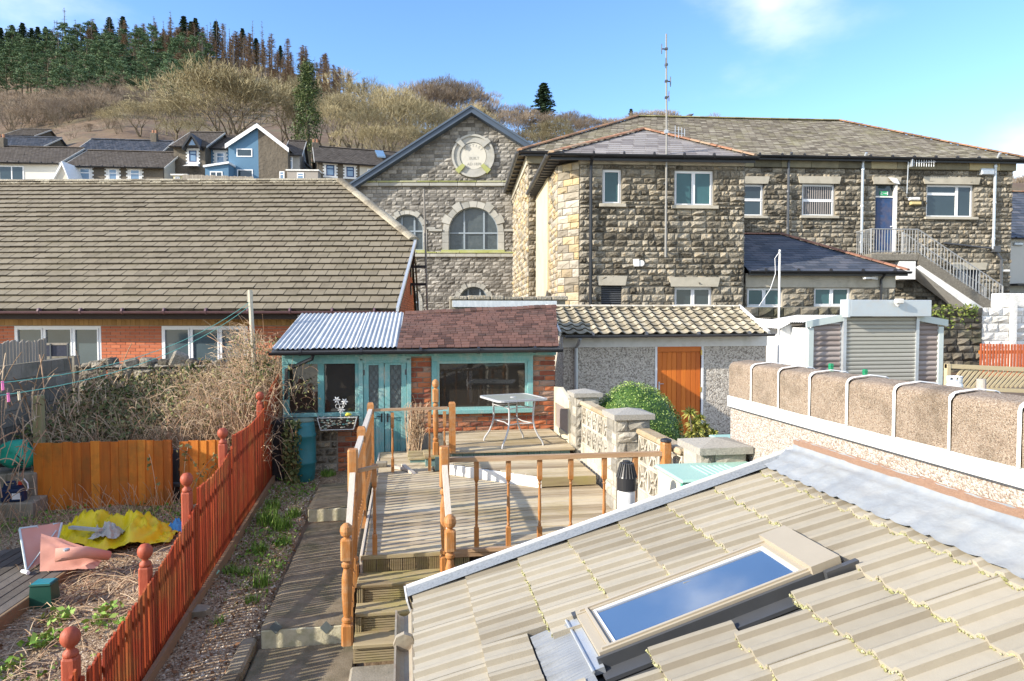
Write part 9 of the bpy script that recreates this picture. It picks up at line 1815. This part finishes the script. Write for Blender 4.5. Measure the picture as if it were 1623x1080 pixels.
    for _ in range(2600):
        c_ = random.choice(((-4.0, 5.2), (-3.1, 5.6), (-4.3, 5.6), (-3.6, 5.0), (-4.8, 5.2), (-2.7, 9.5), (-4.6, 9.6), (-5.6, 9.3), (-1.6, 8.6), (-1.7, 10.4), (-1.45, 7.7), (-3.2, 9.7))); x, y = c_[0] + random.gauss(0, .3), c_[1] + random.gauss(0, .28)
        if -1.3 < x < -.4: continue
        m.leaf((x, y, gzf(x, y) + ru(.01, .06)), ru(.012, .032), nrm=(0, 0, .5), asp=.6)
    for _ in range(4200): 
        c_ = random.choice(((-1.75, 8.6), (-1.6, 10.2), (-1.5, 7.6), (-3.5, 9.7), (-5, 9.2), (-2.3, 9.4), (-4.2, 5.3))); x, y = c_[0] + random.gauss(0, .22), c_[1] + random.gauss(0, .4)
        if -1.3 < x < -.4: continue
        blade(m, (x, y, gzf(x, y)), ru(.02, .07), ru(.01, .04), .003)
    for _ in range(420):
        x, y = random.gauss(-3.1, .55), random.gauss(7.2, .8); 
        if x > -2.1: continue
        a = rnd() * 3.14; L = ru(.12, .5); z = gzf(x, y) + .01; arc(dr, (x, y, z), (x + math.cos(a) * L, y + math.sin(a) * L, z + ru(0, .05)), ru(.005, .07), ru(.002, .005), 4)
    for _ in range(260): x, y = ru(-5.5, -2.2), ru(8.9, 10.0); arc(dr, (x, y, gzf(x, y)), (x + ru(-.2, .2), y, gzf(x, y) + ru(.1, .4)), ru(0, .06), .003, 4)
    for _ in range(220): x, y = ru(-6.2, -4.9), ru(9, 13); z = ru(-2.4, -.9); arc(dr, (-5.0 + ru(0, .1), y, z), (-5.0 + ru(0, .25), y + ru(-.5, .5), z + ru(-.3, .6)), .05, ru(.004, .01), 4)
    o = m.build('low_weeds', grassm, loc=(-3.5, 7, -2.9)); tag(o, 'low green weeds growing through the gravel of the left garden', 'weeds', kind='stuff'); o = lf.build('leaf_litter', litter, loc=(-3, 7, -2.9)); tag(o, 'brown fallen leaves over the gravel', 'leaf litter', kind='stuff'); o = pb.build('loose_pebbles', mat('loose_pebble', [(.12, .08, .06), (.32, .25, .18), (.5, .44, .36), (.6, .55, .48)], ns=1, tint=1, amp=.05, bump=0), loc=(-3, 7, -2.9)); tag(o, 'loose pale pebbles scattered over the garden gravel', 'pebbles', kind='stuff'); o = dr.build('dead_stalks', drym, loc=(-3, 7, -2.9)); tag(o, 'heap of dead grey stalks on the gravel beside the red fence', 'dead stalks', kind='stuff')
    # leafy weeds near the camera left
    for i, (px, py) in enumerate(((60, 1020), (90, 985), (150, 992), (20, 1050), (170, 975), (88, 1010), (200, 660 + 330))):
        p = gz(px, py, -2.85); m = MB()
        for _ in range(34): a = rnd() * 6.28; r = ru(.02, .14); m.leaf((p.x + r * math.cos(a), p.y + r * math.sin(a), gzf(p.x, p.y) + ru(.02, .09)), ru(.02, .045), ru(.4, 1), nrm=(0, 0, .6), asp=.6)
        tag(m.build('leafy_weed', grassm, loc=(p.x, p.y, gzf(p.x, p.y))), 'low leafy green weed in the gravel of the left garden near the fence', 'weed', 'leafy weeds in the left garden')
    for i, (px, py, s_, lab) in enumerate(((308, 978, .09, 'flat dark stone on the gravel by the red fence foot'), (205, 870 + 160, .0, ''), (388, 822, .08, 'flat grey stone among the daffodil clumps'))):
        if not s_: continue
        p = gz(px, py, -2.85); m = MB(); n_ = 9; pts = [(p.x + s_ * math.cos(6.28 * k / n_) * ru(1.2, 1.9), p.y + s_ * math.sin(6.28 * k / n_) * ru(.8, 1.2), gzf(p.x, p.y) - .02) for k in range(n_)]; m.prism(pts, (0, 0, .075)); tag(m.build('flat_stone', concrete, loc=p), lab, 'stone')
    p, q = gz(347, 905, -2.72), gz(320, 933, -2.8); m = MB(); m.tube([p, q], .012, 6); tag(m.build('green_cane', mat('pale_green_plastic', [(.2, .42, .3), (.3, .52, .4)], bump=0), loc=p), 'pale green plastic cane lying at the foot of the red fence', 'cane')
    # climbing stems with leaves over the short orange panel
    B = thing('bramble_shoot', 'leafy bramble shoot arching over the short orange fence panel', 'bramble', at(300, 780, 9.9)); m = MB(); lf = MB()
    for (x0, y0, x1, y1) in ((300, 790, 350, 718), (318, 800, 345, 735), (290, 770, 300, 705), (330, 780, 285, 712), (236, 720, 250, 800)):
        pts = arc(m, at(x0, y0, 9.85), at(x1, y1, 9.8), .12, .005, 8)
        for a in pts[2:]:
            for _ in range(2): lf.leaf(a + _V((ru(-.06, .06), ru(-.04, .02), ru(-.05, .05))), ru(.02, .04), ru(.4, .95), asp=.65)
    m.build('stem', drym, B); lf.build('leaves', bleaf, B)
garden_plants()
